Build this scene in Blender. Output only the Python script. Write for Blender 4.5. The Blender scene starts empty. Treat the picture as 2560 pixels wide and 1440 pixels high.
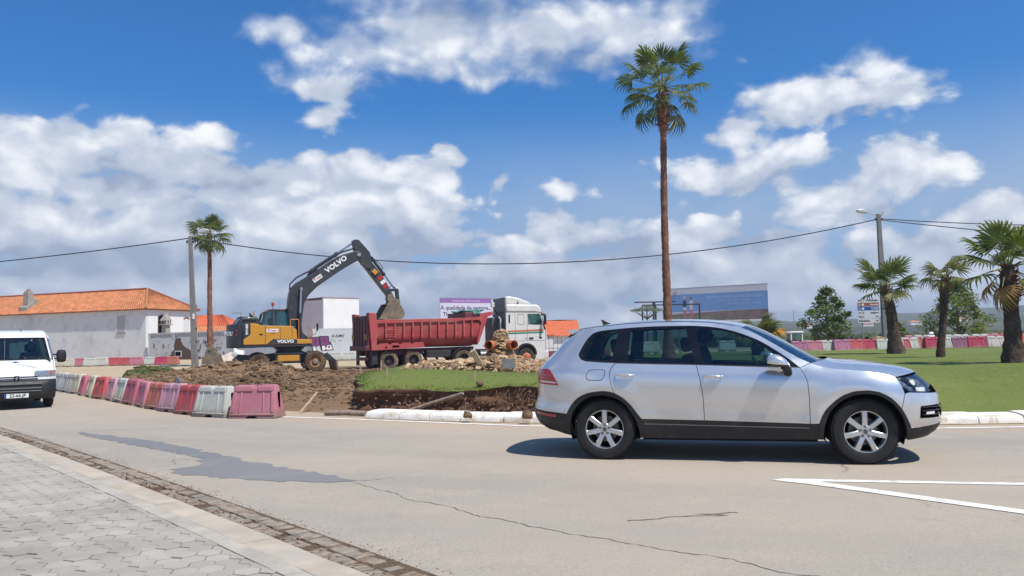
import bpy, math, random, bmesh
import numpy as np
from mathutils import Vector, Matrix, noise as mnoise
from mathutils.geometry import delaunay_2d_cdt
R = math.radians
sc = bpy.context.scene
col = sc.collection

# ------------------------------------------------------------------ camera
cam = bpy.data.cameras.new('camera')
cam.sensor_width = 36.0
cam.lens = 36.0 * 1991.0 / 2560.0
cam.clip_start = 0.05
cam.clip_end = 6000
camo = bpy.data.objects.new('camera', cam)
col.objects.link(camo)
camo.matrix_world = Matrix.Translation((0, 0, 1.48)) @ Matrix.Rotation(R(93.79), 4, 'X') @ Matrix.Rotation(R(-1.2), 4, 'Z')
sc.camera = camo

# ------------------------------------------------------------------ exposure
sc.view_settings.view_transform = 'Standard'
sc.view_settings.look = 'None'
sc.view_settings.exposure = 0.45
sc.view_settings.gamma = 1.0
sc.view_settings.use_curve_mapping = False

# ------------------------------------------------------------------ sun
SUN = Vector((0.42, -0.35, 1.0)).normalized()
sl = bpy.data.lights.new('sun', 'SUN')
sl.energy = 4.0
sl.angle = R(0.53)
sl.color = (1.0, 0.955, 0.88)
so = bpy.data.objects.new('sun', sl)
col.objects.link(so)
so.rotation_euler = SUN.to_track_quat('Z', 'Y').to_euler()

# ------------------------------------------------------------------ world
world = bpy.data.worlds.new('World')
sc.world = world
world.use_nodes = True
WN = world.node_tree
WN.nodes.clear()


class NT:
    """tiny helper for writing node graphs"""
    def __init__(s, nt):
        s.nt = nt

    def n(s, t, **k):
        nd = s.nt.nodes.new(t)
        for a, b in k.items():
            setattr(nd, a, b)
        return nd

    def put(s, sock, v):
        if isinstance(v, bpy.types.NodeSocket):
            s.nt.links.new(v, sock)
        elif v is not None:
            if isinstance(v, (tuple, list)) and len(v) == 3 and sock.type == 'RGBA':
                v = (*v, 1.0)
            sock.default_value = v

    def math(s, op, a, b=None, c=None, clamp=False):
        nd = s.n('ShaderNodeMath', operation=op, use_clamp=clamp)
        s.put(nd.inputs[0], a)
        s.put(nd.inputs[1], b)
        s.put(nd.inputs[2], c)
        return nd.outputs[0]

    def vec(s, op, a, b=None, c=None):
        nd = s.n('ShaderNodeVectorMath', operation=op)
        s.put(nd.inputs[0], a)
        s.put(nd.inputs[1], b)
        s.put(nd.inputs[2], c)
        return nd.outputs['Value' if op in ('LENGTH', 'DOT_PRODUCT', 'DISTANCE') else 'Vector']

    def mix(s, f, a, b, mode='MIX'):
        nd = s.n('ShaderNodeMix', data_type='RGBA', blend_type=mode)
        s.put(nd.inputs[0], f)
        s.put(nd.inputs[6], a)
        s.put(nd.inputs[7], b)
        return nd.outputs[2]

    def ss(s, v, a, b, c=0.0, d=1.0):
        nd = s.n('ShaderNodeMapRange', interpolation_type='SMOOTHSTEP')
        s.put(nd.inputs[0], v)
        for i, q in enumerate((a, b, c, d)):
            s.put(nd.inputs[1 + i], q)
        return nd.outputs[0]

    def noise(s, v, scale, detail=4, rough=0.55, dim='3D', dist=0.0):
        nd = s.n('ShaderNodeTexNoise', noise_dimensions=dim)
        s.put(nd.inputs['Vector'], v)
        nd.inputs['Scale'].default_value = scale
        nd.inputs['Detail'].default_value = detail
        nd.inputs['Roughness'].default_value = rough
        nd.inputs['Distortion'].default_value = dist
        return nd

    def xyz(s, v):
        nd = s.n('ShaderNodeSeparateXYZ')
        s.put(nd.inputs[0], v)
        return nd.outputs

    def comb(s, x, y, z=0.0):
        nd = s.n('ShaderNodeCombineXYZ')
        for i, q in enumerate((x, y, z)):
            s.put(nd.inputs[i], q)
        return nd.outputs[0]


# cloud banks: azimuth, elevation (degrees right of / above straight ahead), half sizes, weight
CLOUDS = [
    (-15.70, 21.29, 3.05, 1.50, 1.0),
    (-10.69, 20.44, 6.36, 2.81, 1.2),
    (-12.96, 18.11, 3.67, 1.44, 1.0),
    (-4.31, 21.77, 9.41, 3.81, 1.5),
    (1.86, 21.31, 7.57, 3.33, 1.5),
    (8.01, 21.53, 7.88, 3.17, 1.4),
    (12.63, 22.68, 3.60, 1.49, 1),
    (-7.47, 24.63, 7.35, 2.21, 1.3),
    (5.33, 19.59, 4.62, 1.58, 0.9),
    (-13.39, 15.96, 2.10, 1.33, 0.9),
    (-30.65, 12.73, 4.76, 2.05, 1.4),
    (-26.61, 13.87, 2.14, 1.12, 1.0),
    (-32.32, 10.88, 3.01, 1.44, 1.2),
    (-20.34, 14.38, 2.22, 1.30, 1.0),
    (-21.99, 12.32, 3.86, 2.08, 0.95),
    (-18.39, 10.50, 4.01, 2.41, 1.1),
    (-25.62, 9.89, 6.45, 1.79, 0.95),
    (-14.37, 11.45, 2.76, 2.04, 1.3),
    (-10.77, 11.53, 4.27, 2.21, 1.4),
    (-6.21, 11.86, 3.18, 1.40, 1.1),
    (-4.46, 12.83, 1.31, 1.25, 1.1),
    (-9.38, 9.31, 7.46, 2.52, 1.3),
    (-16.27, 8.93, 5.48, 2.46, 1.2),
    (-5.42, 7.03, 4.33, 1.71, 1.1),
    (-31.64, 7.78, 5.79, 2.68, 1.3),
    (-25.13, 7.33, 7.53, 2.85, 1.3),
    (-29.65, 3.89, 12.05, 2.75, 1.5),
    (-16.28, 4.80, 13.99, 3.31, 1.5),
    (3.27, 8.02, 2.16, 1.57, 1.35),
    (0.35, 6.52, 3.18, 1.43, 1.2),
    (5.84, 7.08, 3.97, 1.71, 1.2),
    (3.47, 4.29, 11.21, 2.58, 1.5),
    (-1.00, 11.31, 0.93, 0.62, 0.8),
    (3.93, 10.84, 1.44, 0.99, 0.7),
    (14.27, 7.56, 2.55, 1.38, 1.4),
    (10.36, 6.34, 3.86, 1.69, 1.2),
    (16.88, 5.48, 6.12, 1.92, 1.2),
    (17.30, 2.71, 12.06, 3.02, 1.5),
    (25.04, 17.20, 2.24, 2.07, 1.05),
    (23.23, 15.44, 5.21, 2.26, 1.25),
    (19.13, 15.16, 3.32, 1.81, 1.0),
    (27.32, 15.24, 2.70, 1.46, 0.8),
    (15.88, 14.02, 3.71, 1.99, 1.0),
    (14.14, 11.44, 3.76, 2.18, 1.0),
    (17.66, 11.71, 3.87, 1.87, 1.0),
    (26.83, 10.28, 3.80, 1.89, 1.25),
    (22.92, 8.85, 4.05, 1.96, 1.2),
    (30.23, 10.62, 1.50, 0.85, 0.7),
    (27.94, 4.83, 6.92, 2.03, 1.2),
    (31.75, 6.88, 2.64, 1.46, 1.1),
    (27.11, 1.80, 10.23, 2.30, 1.4),
    (32.49, 4.99, 2.01, 1.45, 1),
    (0.53, 1.48, 24.21, 1.72, 1.5),
]
# shaded undersides
SHADES = [
    (-7.70, 7.05, 5.45, 1.99, 1),
    (-25.88, 11.41, 4.15, 1.52, 1),
    (-19.17, 11.54, 3.45, 2.65, 1),
    (6.77, 18.98, 9.29, 1.32, 1.0),
    (-10.71, 17.54, 4.30, 1.06, 0.9),
    (-12.75, 5.64, 7.32, 1.68, 1),
    (-27.44, 5.96, 7.76, 1.53, 1),
    (8.09, 5.86, 3.64, 1.42, 1),
    (0.56, 3.20, 8.56, 1.44, 1),
    (17.45, 6.55, 3.61, 0.82, 0.9),
    (17.61, 10.36, 3.87, 1.08, 0.8),
    (25.05, 7.62, 3.91, 0.91, 0.9),
    (-16.28, 2.32, 19.69, 1.10, 1),
    (24.76, 1.37, 10.69, 1.04, 1),
    (-3.41, 22.68, 4.72, 1.53, 0.8),
    (24.14, 13.92, 2.85, 1.01, 0.8),
    (-22.22, 8.75, 3.05, 1.06, 0.8),
    (14.00, 14.98, 1.64, 1.07, 0.7),
]


def warp_field(t, p):
    pn = t.vec('MULTIPLY', p, (1.0, 1.45, 1.0))
    warp = t.noise(pn, 7.0, 2, 0.55)
    w2 = t.vec('SUBTRACT', warp.outputs['Color'], (0.5, 0.5, 0.5))
    return pn, w2


def blob_field(t, pw, table, sm=0.18):
    best = None
    for az, el, ra, re, wt in table:
        a, e, ra, re = (R(q) for q in (az, el, ra, re))
        q = t.vec('MULTIPLY_ADD', pw, (1 / ra, 1 / re, 0.0), (-a / ra, -e / re, 0.0))
        ln = t.vec('LENGTH', q)
        d = t.math('MULTIPLY_ADD', ln, -wt, wt)
        best = d if best is None else t.math('SMOOTH_MAX', best, d, sm)
    return best


def build_world():
    t = NT(WN)
    tc = t.n('ShaderNodeTexCoord')
    d = tc.outputs['Generated']
    s = t.xyz(d)
    az = t.math('ARCTAN2', s[0], s[1])
    el = t.math('ARCSINE', s[2])
    p = t.comb(az, el)
    pn, w2 = warp_field(t, p)
    pw = t.vec('MULTIPLY_ADD', w2, (0.07, 0.045, 0.0), p)
    best = blob_field(t, pw, CLOUDS)
    # broken cloud of the same kind outside the view
    big = t.noise(pn, 1.9, 2, 0.5)
    side = t.ss(t.math('ABSOLUTE', az), R(38), R(52))
    gen = t.math('ADD', t.math('MULTIPLY_ADD', big.outputs[0], 5.0, -2.6), t.math('MULTIPLY_ADD', side, 3.0, -3.0))
    high = t.ss(el, R(28), R(38))
    gen2 = t.math('ADD', t.math('MULTIPLY_ADD', big.outputs[0], 5.0, -2.9), t.math('MULTIPLY_ADD', high, 3.0, -3.0))
    best = t.math('MAXIMUM', best, t.math('MAXIMUM', gen, gen2))

    def billow(v):
        f1 = t.noise(v, 10.0, 9, 0.60)
        vor = t.n('ShaderNodeTexVoronoi', feature='SMOOTH_F1')
        t.put(vor.inputs['Vector'], v)
        vor.inputs['Scale'].default_value = 24.0
        vor.inputs['Detail'].default_value = 1.0
        vor.inputs['Smoothness'].default_value = 0.5
        return t.math('ADD', t.math('MULTIPLY_ADD', f1.outputs[0], 2.9, -1.45), t.math('MULTIPLY_ADD', vor.outputs['Distance'], -0.8, 0.32))
    pb = t.vec('MULTIPLY_ADD', w2, (0.05, 0.05, 0.0), pn)
    B0 = billow(pb)
    B1 = billow(t.vec('ADD', pb, (R(0.7), R(1.7), 0.0)))
    hi_ = t.ss(el, R(13), R(24))
    amp = t.math('MULTIPLY_ADD', hi_, -0.22, 1.0)
    D0 = t.math('ADD', t.math('ADD', best, t.math('MULTIPLY_ADD', hi_, -0.04, 0.38)), t.math('MULTIPLY', B0, amp))
    alpha = t.ss(D0, 0.0, t.math('MULTIPLY_ADD', hi_, 1.10, 0.42))
    lit = t.math('MULTIPLY_ADD', t.math('SUBTRACT', B0, B1), 0.34, 0.70)
    shade = blob_field(t, pw, SHADES, 0.3)
    lit = t.math('MULTIPLY_ADD', t.ss(shade, -0.35, 0.8), -0.34, lit)
    lit = t.math('MULTIPLY_ADD', t.ss(D0, 0.9, 0.1), -0.16, lit)
    lit = t.math('MULTIPLY_ADD', hi_, -0.13, lit)
    lit = t.math('MULTIPLY_ADD', t.ss(el, R(9), R(4)), -0.22, lit)
    sky = t.n('ShaderNodeTexSky', sky_type='NISHITA')
    sky.sun_disc = False
    sky.sun_elevation = math.asin(SUN.z)
    sky.sun_rotation = math.atan2(SUN.x, SUN.y)
    sky.altitude = 20
    sky.air_density = 1.0
    sky.dust_density = 0.6
    sky.ozone_density = 2.0
    blue = t.mix(1.0, sky.outputs[0], (0.135, 0.565, 0.98), 'MULTIPLY')
    # thin hazy veil of cloud that thickens towards the horizon
    veil = t.math('MULTIPLY', t.ss(el, R(17), R(7)), t.ss(t.math('ADD', big.outputs[0], t.math('MULTIPLY', B0, 0.12)), 0.15, 0.55, 0.55, 1.0))
    vcol = t.mix(t.ss(el, R(0), R(14)), (2.75, 3.5, 4.75), (2.8, 3.65, 5.0))
    blue = t.mix(t.math('MULTIPLY', veil, 0.9), blue, vcol)
    cl_dark = (2.55, 3.1, 4.2)
    cl_mid = (4.1, 4.65, 5.6)
    cl_lit = (7.6, 7.75, 8.0)
    c1 = t.mix(t.ss(lit, 0.10, 0.52), cl_dark, cl_mid)
    c2 = t.mix(t.ss(lit, 0.48, 0.98), c1, cl_lit)
    full = t.mix(alpha, blue, c2)
    bg = t.n('ShaderNodeBackground')
    t.put(bg.inputs[0], full)
    bg.inputs[1].default_value = 0.1
    out = t.n('ShaderNodeOutputWorld')
    t.put(out.inputs[0], bg.outputs[0])


build_world()
world.cycles.sampling_method = 'MANUAL'
world.cycles.sample_map_resolution = 512

# ------------------------------------------------------------------ materials
MATS = {}


def mat(name, c, rough=0.6, metal=0.0, var=0.12, scale=6.0, c2=None, bump=0.0, bscale=40.0, spec=0.5, coat=0.0,
        grime=None, gscale=3.0, gamt=0.5, detail=5):
    """principled material with noise-mottled colour, optional second colour patches and relief"""
    if name in MATS:
        return MATS[name]
    m = bpy.data.materials.new(name)
    m.use_nodes = True
    t = NT(m.node_tree)
    b = m.node_tree.nodes['Principled BSDF']
    tc = t.n('ShaderNodeTexCoord').outputs['Object']
    n1 = t.noise(tc, scale, detail, 0.6)
    lo = tuple(q * (1 - var) for q in c)
    hi = tuple(min(1, q * (1 + var)) for q in c)
    cc = t.mix(t.ss(n1.outputs[0], 0.3, 0.7), lo, hi)
    if c2 is not None:
        n2 = t.noise(tc, gscale, 6, 0.65)
        cc = t.mix(t.math('MULTIPLY', t.ss(n2.outputs[0], 0.50, 0.62), gamt), cc, c2)
    if grime is not None:
        n3 = t.noise(tc, gscale * 2.3, 7, 0.7)
        cc = t.mix(t.math('MULTIPLY', t.ss(n3.outputs[0], 0.46, 0.72), gamt), cc, grime)
    t.put(b.inputs['Base Color'], cc)
    r = t.ss(n1.outputs[0], 0.2, 0.8, max(0, rough - 0.08), min(1, rough + 0.08))
    t.put(b.inputs['Roughness'], r)
    b.inputs['Metallic'].default_value = metal
    b.inputs['Specular IOR Level'].default_value = spec
    b.inputs['Coat Weight'].default_value = coat
    b.inputs['Coat Roughness'].default_value = 0.05
    if bump > 0:
        nb = t.noise(tc, bscale, 6, 0.65)
        bp = t.n('ShaderNodeBump')
        bp.inputs['Strength'].default_value = min(1.0, bump)
        bp.inputs['Distance'].default_value = 0.4 / bscale * 2
        t.put(bp.inputs['Height'], nb.outputs[0])
        t.put(b.inputs['Normal'], bp.outputs[0])
    MATS[name] = m
    return m


def leafy(name, c, c2, trans=0.35, var=0.35, scale=2.5, gscale=1.4, rough=0.5):
    """leaf: principled with light passing through"""
    if name in MATS:
        return MATS[name]
    m = mat(name, c, rough, var=var, scale=scale, c2=c2, gscale=gscale, gamt=0.75, spec=0.35)
    t = NT(m.node_tree)
    b = m.node_tree.nodes['Principled BSDF']
    src = b.inputs['Base Color'].links[0].from_socket
    tl = t.n('ShaderNodeBsdfTranslucent')
    t.put(tl.inputs[0], t.mix(1.0, src, (1.25, 1.3, 0.7), 'MULTIPLY'))
    mx = t.n('ShaderNodeMixShader')
    mx.inputs[0].default_value = trans
    t.put(mx.inputs[1], b.outputs[0])
    t.put(mx.inputs[2], tl.outputs[0])
    t.put(m.node_tree.nodes['Material Output'].inputs[0], mx.outputs[0])
    return m


def glass(name, tint=(0.5, 0.6, 0.58), refl=1.0):
    if name in MATS:
        return MATS[name]
    m = bpy.data.materials.new(name)
    m.use_nodes = True
    t = NT(m.node_tree)
    m.node_tree.nodes.clear()
    tr = t.n('ShaderNodeBsdfTransparent')
    tr.inputs[0].default_value = (*tint, 1)
    gl = t.n('ShaderNodeBsdfGlossy')
    gl.inputs['Roughness'].default_value = 0.01
    gl.inputs[0].default_value = (1, 1, 1, 1)
    fr = t.n('ShaderNodeFresnel')
    fr.inputs[0].default_value = 1.5
    mx = t.n('ShaderNodeMixShader')
    t.put(mx.inputs[0], t.math('MULTIPLY_ADD', fr.outputs[0], refl, 0.02))
    t.put(mx.inputs[1], tr.outputs[0])
    t.put(mx.inputs[2], gl.outputs[0])
    o = t.n('ShaderNodeOutputMaterial')
    t.put(o.inputs[0], mx.outputs[0])
    MATS[name] = m
    return m


# ------------------------------------------------------------------ mesh helpers
class MB:
    def __init__(s):
        s.v = []
        s.f = []
        s.m = []

    def add(s, vs, fs, mi=0):
        k = len(s.v)
        s.v += [tuple(q) for q in vs]
        s.f += [tuple(i + k for i in f) for f in fs]
        s.m += [mi] * len(fs)
        return s

    def box(s, c, d, rot=None, mi=0, taper=1.0):
        x, y, z = (q / 2 for q in d)
        vs = []
        for sz in (-1, 1):
            k = taper if sz > 0 else 1.0
            for sx, sy in ((-1, -1), (1, -1), (1, 1), (-1, 1)):
                vs.append(Vector((sx * x * k, sy * y * k, sz * z)))
        if rot is not None:
            vs = [rot @ q for q in vs]
        c = Vector(c)
        return s.add([q + c for q in vs], [(3, 2, 1, 0), (4, 5, 6, 7), (0, 1, 5, 4), (1, 2, 6, 5), (2, 3, 7, 6), (3, 0, 4, 7)], mi)

    def b2(s, a, b, mi=0):
        return s.box([(p + q) / 2 for p, q in zip(a, b)], [abs(q - p) for p, q in zip(a, b)], None, mi)

    def bar(s, p, q, w, h, mi=0, up=(0, 0, 1)):
        p, q = Vector(p), Vector(q)
        d = q - p
        x = d.normalized()
        u = Vector(up)
        y = u.cross(x)
        if y.length < 1e-4:
            y = Vector((0, 1, 0))
        y.normalize()
        z = x.cross(y)
        m = Matrix((x, y, z)).transposed()
        return s.box((p + q) / 2, (d.length, w, h), m, mi)

    def cyl(s, p, q, r0, r1=None, n=16, mi=0, caps=True):
        r1 = r0 if r1 is None else r1
        return s.tube([p, q], [r0, r1], n, mi, caps)

    def tube(s, pts, r, n=8, mi=0, caps=True):
        pts = [Vector(p) for p in pts]
        if not isinstance(r, (list, tuple)):
            r = [r] * len(pts)
        vs, fs = [], []
        ref = None
        for i, p in enumerate(pts):
            d = (pts[min(i + 1, len(pts) - 1)] - pts[max(i - 1, 0)]).normalized()
            if ref is None:
                ref = d.orthogonal().normalized()
            x = (ref - d * ref.dot(d))
            if x.length < 1e-5:
                x = d.orthogonal()
            x.normalize()
            ref = x
            y = d.cross(x)
            for k in range(n):
                a = 2 * math.pi * k / n
                vs.append(p + (x * math.cos(a) + y * math.sin(a)) * r[i])
        for i in range(len(pts) - 1):
            for k in range(n):
                k2 = (k + 1) % n
                fs.append((i * n + k, i * n + k2, (i + 1) * n + k2, (i + 1) * n + k))
        if caps:
            fs.append(tuple(range(n - 1, -1, -1)))
            b = (len(pts) - 1) * n
            fs.append(tuple(range(b, b + n)))
        return s.add(vs, fs, mi)

    def prism(s, poly, a, b, axis='y', mi=0, top=None):
        """polygon (2D) pushed from a to b along an axis; top: polygon at b"""
        top = top or poly
        f = {'y': lambda p, h: (p[0], h, p[1]), 'x': lambda p, h: (h, p[0], p[1]), 'z': lambda p, h: (p[0], p[1], h)}[axis]
        n = len(poly)
        vs = [f(p, a) for p in poly] + [f(p, b) for p in top]
        ar = sum(poly[i][0] * poly[(i + 1) % n][1] - poly[(i + 1) % n][0] * poly[i][1] for i in range(n))
        flip = (ar > 0) ^ (axis == 'y') ^ (b < a)
        fs = [tuple(range(n)) if not flip else tuple(range(n - 1, -1, -1)),
              tuple(range(2 * n - 1, n - 1, -1)) if not flip else tuple(range(n, 2 * n))]
        for i in range(n):
            j = (i + 1) % n
            fs.append((j, i, n + i, n + j) if not flip else (i, j, n + j, n + i))
        return s.add(vs, fs, mi)

    def lathe(s, prof, n=24, o=(0, 0, 0), axis='z', mi=0, caps=True):
        """prof: (radius, height) list spun about an axis"""
        vs, fs = [], []
        for r, h in prof:
            for k in range(n):
                a = 2 * math.pi * k / n
                c, q = r * math.cos(a), r * math.sin(a)
                p = {'z': (c, q, h), 'y': (c, h, -q), 'x': (h, c, q)}[axis]
                vs.append((p[0] + o[0], p[1] + o[1], p[2] + o[2]))
        for i in range(len(prof) - 1):
            for k in range(n):
                k2 = (k + 1) % n
                fs.append((i * n + k, i * n + k2, (i + 1) * n + k2, (i + 1) * n + k))
        if caps and prof[0][0] > 1e-4:
            fs.append(tuple(range(n - 1, -1, -1)))
        if caps and prof[-1][0] > 1e-4:
            b = (len(prof) - 1) * n
            fs.append(tuple(range(b, b + n)))
        return s.add(vs, fs, mi)

    def blob(s, c, r, rng, sub=1, rough=0.25, mi=0, sq=1.0):
        vs, fs = ICO[sub]
        rot = Matrix.Rotation(rng.uniform(0, 6.28), 3, 'Z') @ Matrix.Rotation(rng.uniform(0, 6.28), 3, 'X')
        off = Vector((rng.uniform(-50, 50), rng.uniform(-50, 50), rng.uniform(-50, 50)))
        c = Vector(c)
        out = []
        for q in vs:
            k = 1 + rough * 2 * mnoise.noise(q * 1.3 + off)
            w = rot @ (q * k)
            out.append(c + Vector((w.x * r[0], w.y * r[1], w.z * r[2])))
        return s.add(out, fs, mi)

    def mesh(s, name, mats, smooth=None):
        me = bpy.data.meshes.new(name)
        me.from_pydata(s.v, [], s.f)
        for m in (mats if isinstance(mats, (list, tuple)) else [mats]):
            me.materials.append(m)
        if any(s.m):
            me.polygons.foreach_set('material_index', s.m)
        if smooth is not None:
            me.shade_smooth()
            if smooth < 180:
                me.set_sharp_from_angle(angle=R(smooth))
        me.update()
        return me

    def build(s, name, mats, parent=None, smooth=None, bevel=0.0, seg=2, **kw):
        return obj(name, s.mesh(name, mats, smooth), parent, bevel, seg, **kw)


def obj(name, me, parent=None, bevel=0.0, seg=2, loc=None, rot=None, kind=None):
    o = bpy.data.objects.new(name, me)
    col.objects.link(o)
    if parent is not None:
        o.parent = parent
    if loc is not None:
        o.location = loc
    if rot is not None:
        o.rotation_euler = rot
    if bevel > 0:
        md = o.modifiers.new('bevel', 'BEVEL')
        md.width = bevel
        md.segments = seg
        md.limit_method = 'ANGLE'
        md.angle_limit = R(38)
    if kind:
        o['kind'] = kind
    return o


def _ico():
    d = {}
    for sub in (1, 2, 3):
        bm = bmesh.new()
        bmesh.ops.create_icosphere(bm, subdivisions=sub, radius=1.0)
        bm.verts.ensure_lookup_table()
        d[sub] = ([v.co.copy() for v in bm.verts], [tuple(v.index for v in f.verts) for f in bm.faces])
        bm.free()
    return d


ICO = _ico()


def thing(name, label, cat, loc=(0, 0, 0), rz=0.0, group=None):
    o = bpy.data.objects.new(name, None)
    o.empty_display_size = 0.2
    col.objects.link(o)
    o.location = loc
    o.rotation_euler = (0, 0, rz)
    return tag(o, label, cat, group)


def tag(o, label, cat, group=None):
    o['label'] = label
    o['category'] = cat
    if group:
        o['group'] = group
    return o


def struct(o, kind='structure'):
    o['kind'] = kind
    return o


def dup(root, loc=None, rz=None, label=None, scale=None):
    """copy of a thing with its parts and sub-parts"""
    c = root.copy()
    col.objects.link(c)
    if loc is not None:
        c.location = loc
    if rz is not None:
        c.rotation_euler = (0, 0, rz)
    if label:
        c['label'] = label
    if scale:
        c.scale = scale
    for ch in root.children:
        k = ch.copy()
        col.objects.link(k)
        k.parent = c
        for g in ch.children:
            q = g.copy()
            col.objects.link(q)
            q.parent = k
    return c


def text_mesh(s, size=1.0, depth=0.004, bold=0.0, shear=0.0, align='CENTER', sx=1.0):
    cu = bpy.data.curves.new('lettering', 'FONT')
    cu.body = s
    cu.size = size
    cu.extrude = depth
    cu.offset = bold
    cu.shear = shear
    cu.align_x = align
    cu.align_y = 'CENTER'
    cu.resolution_u = 2
    o = bpy.data.objects.new('lettering', cu)
    col.objects.link(o)
    bpy.context.view_layer.update()
    me = bpy.data.meshes.new_from_object(o.evaluated_get(bpy.context.evaluated_depsgraph_get()))
    bpy.data.objects.remove(o)
    bpy.data.curves.remove(cu)
    if sx != 1.0:
        for v in me.vertices:
            v.co.x *= sx
    me.name = 'lettering'
    return me


def text(name, s, m, parent, loc, rot, size=0.2, depth=0.004, bold=0.0, shear=0.0, align='CENTER', sx=1.0):
    me = text_mesh(s, size, depth, bold, shear, align, sx)
    me.materials.clear()
    me.materials.append(m)
    return obj(name, me, parent, loc=loc, rot=rot)


def inpoly(x, y, P):
    c = False
    n = len(P)
    j = n - 1
    for i in range(n):
        xi, yi = P[i]
        xj, yj = P[j]
        if (yi > y) != (yj > y) and x < (xj - xi) * (y - yi) / (yj - yi) + xi:
            c = not c
        j = i
    return c


def cdt(poly, holes=(), step=0.08, extra=(), jitter=0.0, rng=None):
    """triangles filling a polygon with holes; returns 2D verts and faces"""
    vs, es = [], []
    for loop in (poly, *holes):
        k = len(vs)
        n = len(loop)
        pts = []
        for i in range(n):
            a, b = Vector(loop[i]), Vector(loop[(i + 1) % n])
            m = max(1, int(math.ceil((b - a).length / step)))
            pts += [a + (b - a) * (q / m) for q in range(m)]
        vs += pts
        es += [(k + i, k + (i + 1) % len(pts)) for i in range(len(pts))]
    xs = [p[0] for p in poly]
    ys = [p[1] for p in poly]
    y = min(ys) + step * 0.5
    row = 0
    while y < max(ys):
        x = min(xs) + (step * 0.5 if row % 2 else step)
        while x < max(xs):
            qx, qy = x, y
            if jitter:
                qx += rng.uniform(-jitter, jitter) * step
                qy += rng.uniform(-jitter, jitter) * step
            if inpoly(qx, qy, poly) and not any(inpoly(qx, qy, h) for h in holes):
                vs.append(Vector((qx, qy)))
            x += step
        y += step * 0.87
        row += 1
    vs += [Vector(p) for p in extra if inpoly(p[0], p[1], poly)]
    ov, oe, of, *_ = delaunay_2d_cdt([Vector((p[0], p[1])) for p in vs], es, [], 0, 1e-5)
    fs = []
    for f in of:
        cx = sum(ov[i].x for i in f) / len(f)
        cy = sum(ov[i].y for i in f) / len(f)
        if inpoly(cx, cy, poly) and not any(inpoly(cx, cy, h) for h in holes):
            ar = sum(ov[f[i]].x * ov[f[(i + 1) % len(f)]].y - ov[f[(i + 1) % len(f)]].x * ov[f[i]].y for i in range(len(f)))
            fs.append(tuple(f) if ar > 0 else tuple(reversed(f)))
    return [(p.x, p.y) for p in ov], fs


def lerpt(x, tab):
    if x <= tab[0][0]:
        return tab[0][1]
    for (a, p), (b, q) in zip(tab, tab[1:]):
        if x <= b:
            return p + (q - p) * (x - a) / (b - a)
    return tab[-1][1]


def sstep(a, b, x):
    t = max(0.0, min(1.0, (x - a) / (b - a)))
    return t * t * (3 - 2 * t)


def fbm(x, y, z=0.0, s=1.0, o=4):
    return mnoise.fractal(Vector((x * s, y * s, z)), 1.0, 2.0, o)

# ================================================================== setting
rng = random.Random(7)
CX, CY, RI = 9.0, 36.7, 24.0            # the roundabout island

M_ASPH = None


def ground_mat(name, base, specks, patches, bump=0.25, fine=60.0, rough=0.9, midb=1.5):
    m = bpy.data.materials.new(name)
    m.use_nodes = True
    t = NT(m.node_tree)
    b = m.node_tree.nodes['Principled BSDF']
    tc = t.n('ShaderNodeTexCoord').outputs['Object']
    big = t.noise(tc, 0.22, 5, 0.6)
    mid = t.noise(tc, 1.7, 5, 0.65)
    fin = t.noise(tc, fine, 3, 0.7)
    sp = t.noise(tc, fine * 0.55, 2, 0.6)
    c = t.mix(t.ss(big.outputs[0], 0.35, 0.65), base, patches[0])
    c = t.mix(t.math('MULTIPLY', t.ss(mid.outputs[0], 0.5, 0.68), 0.55), c, patches[1])
    c = t.mix(t.math('MULTIPLY', t.ss(fin.outputs[0], 0.54, 0.68), 0.75), c, specks[0])
    c = t.mix(t.math('MULTIPLY', t.ss(sp.outputs[0], 0.60, 0.70), 0.8), c, specks[1])
    t.put(b.inputs['Base Color'], c)
    b.inputs['Roughness'].default_value = rough
    b.inputs['Specular IOR Level'].default_value = 0.25
    bp = t.n('ShaderNodeBump')
    bp.inputs['Strength'].default_value = bump
    bp.inputs['Distance'].default_value = 0.012
    t.put(bp.inputs['Height'], t.math('ADD', fin.outputs[0], t.math('MULTIPLY', mid.outputs[0], midb)))
    t.put(b.inputs['Normal'], bp.outputs[0])
    MATS[name] = m
    return m


M_ASPH = ground_mat('pale_asphalt', (0.365, 0.312, 0.250), ((0.52, 0.46, 0.38), (0.13, 0.115, 0.10)), ((0.305, 0.272, 0.230), (0.400, 0.335, 0.258)), 0.3, 120.0, 0.9, 0.15)
_t = NT(M_ASPH.node_tree)
_b = M_ASPH.node_tree.nodes['Principled BSDF']
_tc = _t.n('ShaderNodeTexCoord').outputs['Object']
_src = _b.inputs['Base Color'].links[0].from_socket
_r = _t.vec('LENGTH', _t.vec('MULTIPLY', _t.vec('SUBTRACT', _tc, (CX, CY, 0.0)), (1, 1, 0)))
_wob = _t.noise(_tc, 0.35, 4, 0.6).outputs[0]
_band = _t.math('SINE', _t.math('MULTIPLY_ADD', _wob, 1.6, _t.math('MULTIPLY', _r, 3.4)))
_src = _t.mix(_t.math('MULTIPLY', _t.ss(_band, 0.1, 0.9), 0.26), _src, (0.27, 0.245, 0.215))
_st = _t.noise(_t.vec('MULTIPLY', _tc, (1.0, 1.6, 1.0)), 1.1, 8, 0.72).outputs[0]
_src = _t.mix(_t.math('MULTIPLY', _t.ss(_st, 0.58, 0.72), 0.45), _src, (0.20, 0.18, 0.155))
_du = _t.noise(_tc, 0.5, 6, 0.65).outputs[0]
_ag = _t.noise(_tc, 34.0, 3, 0.7).outputs[0]
_src = _t.mix(_t.math('MULTIPLY', _t.ss(_ag, 0.56, 0.70), 0.38), _src, (0.17, 0.15, 0.13))
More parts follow.
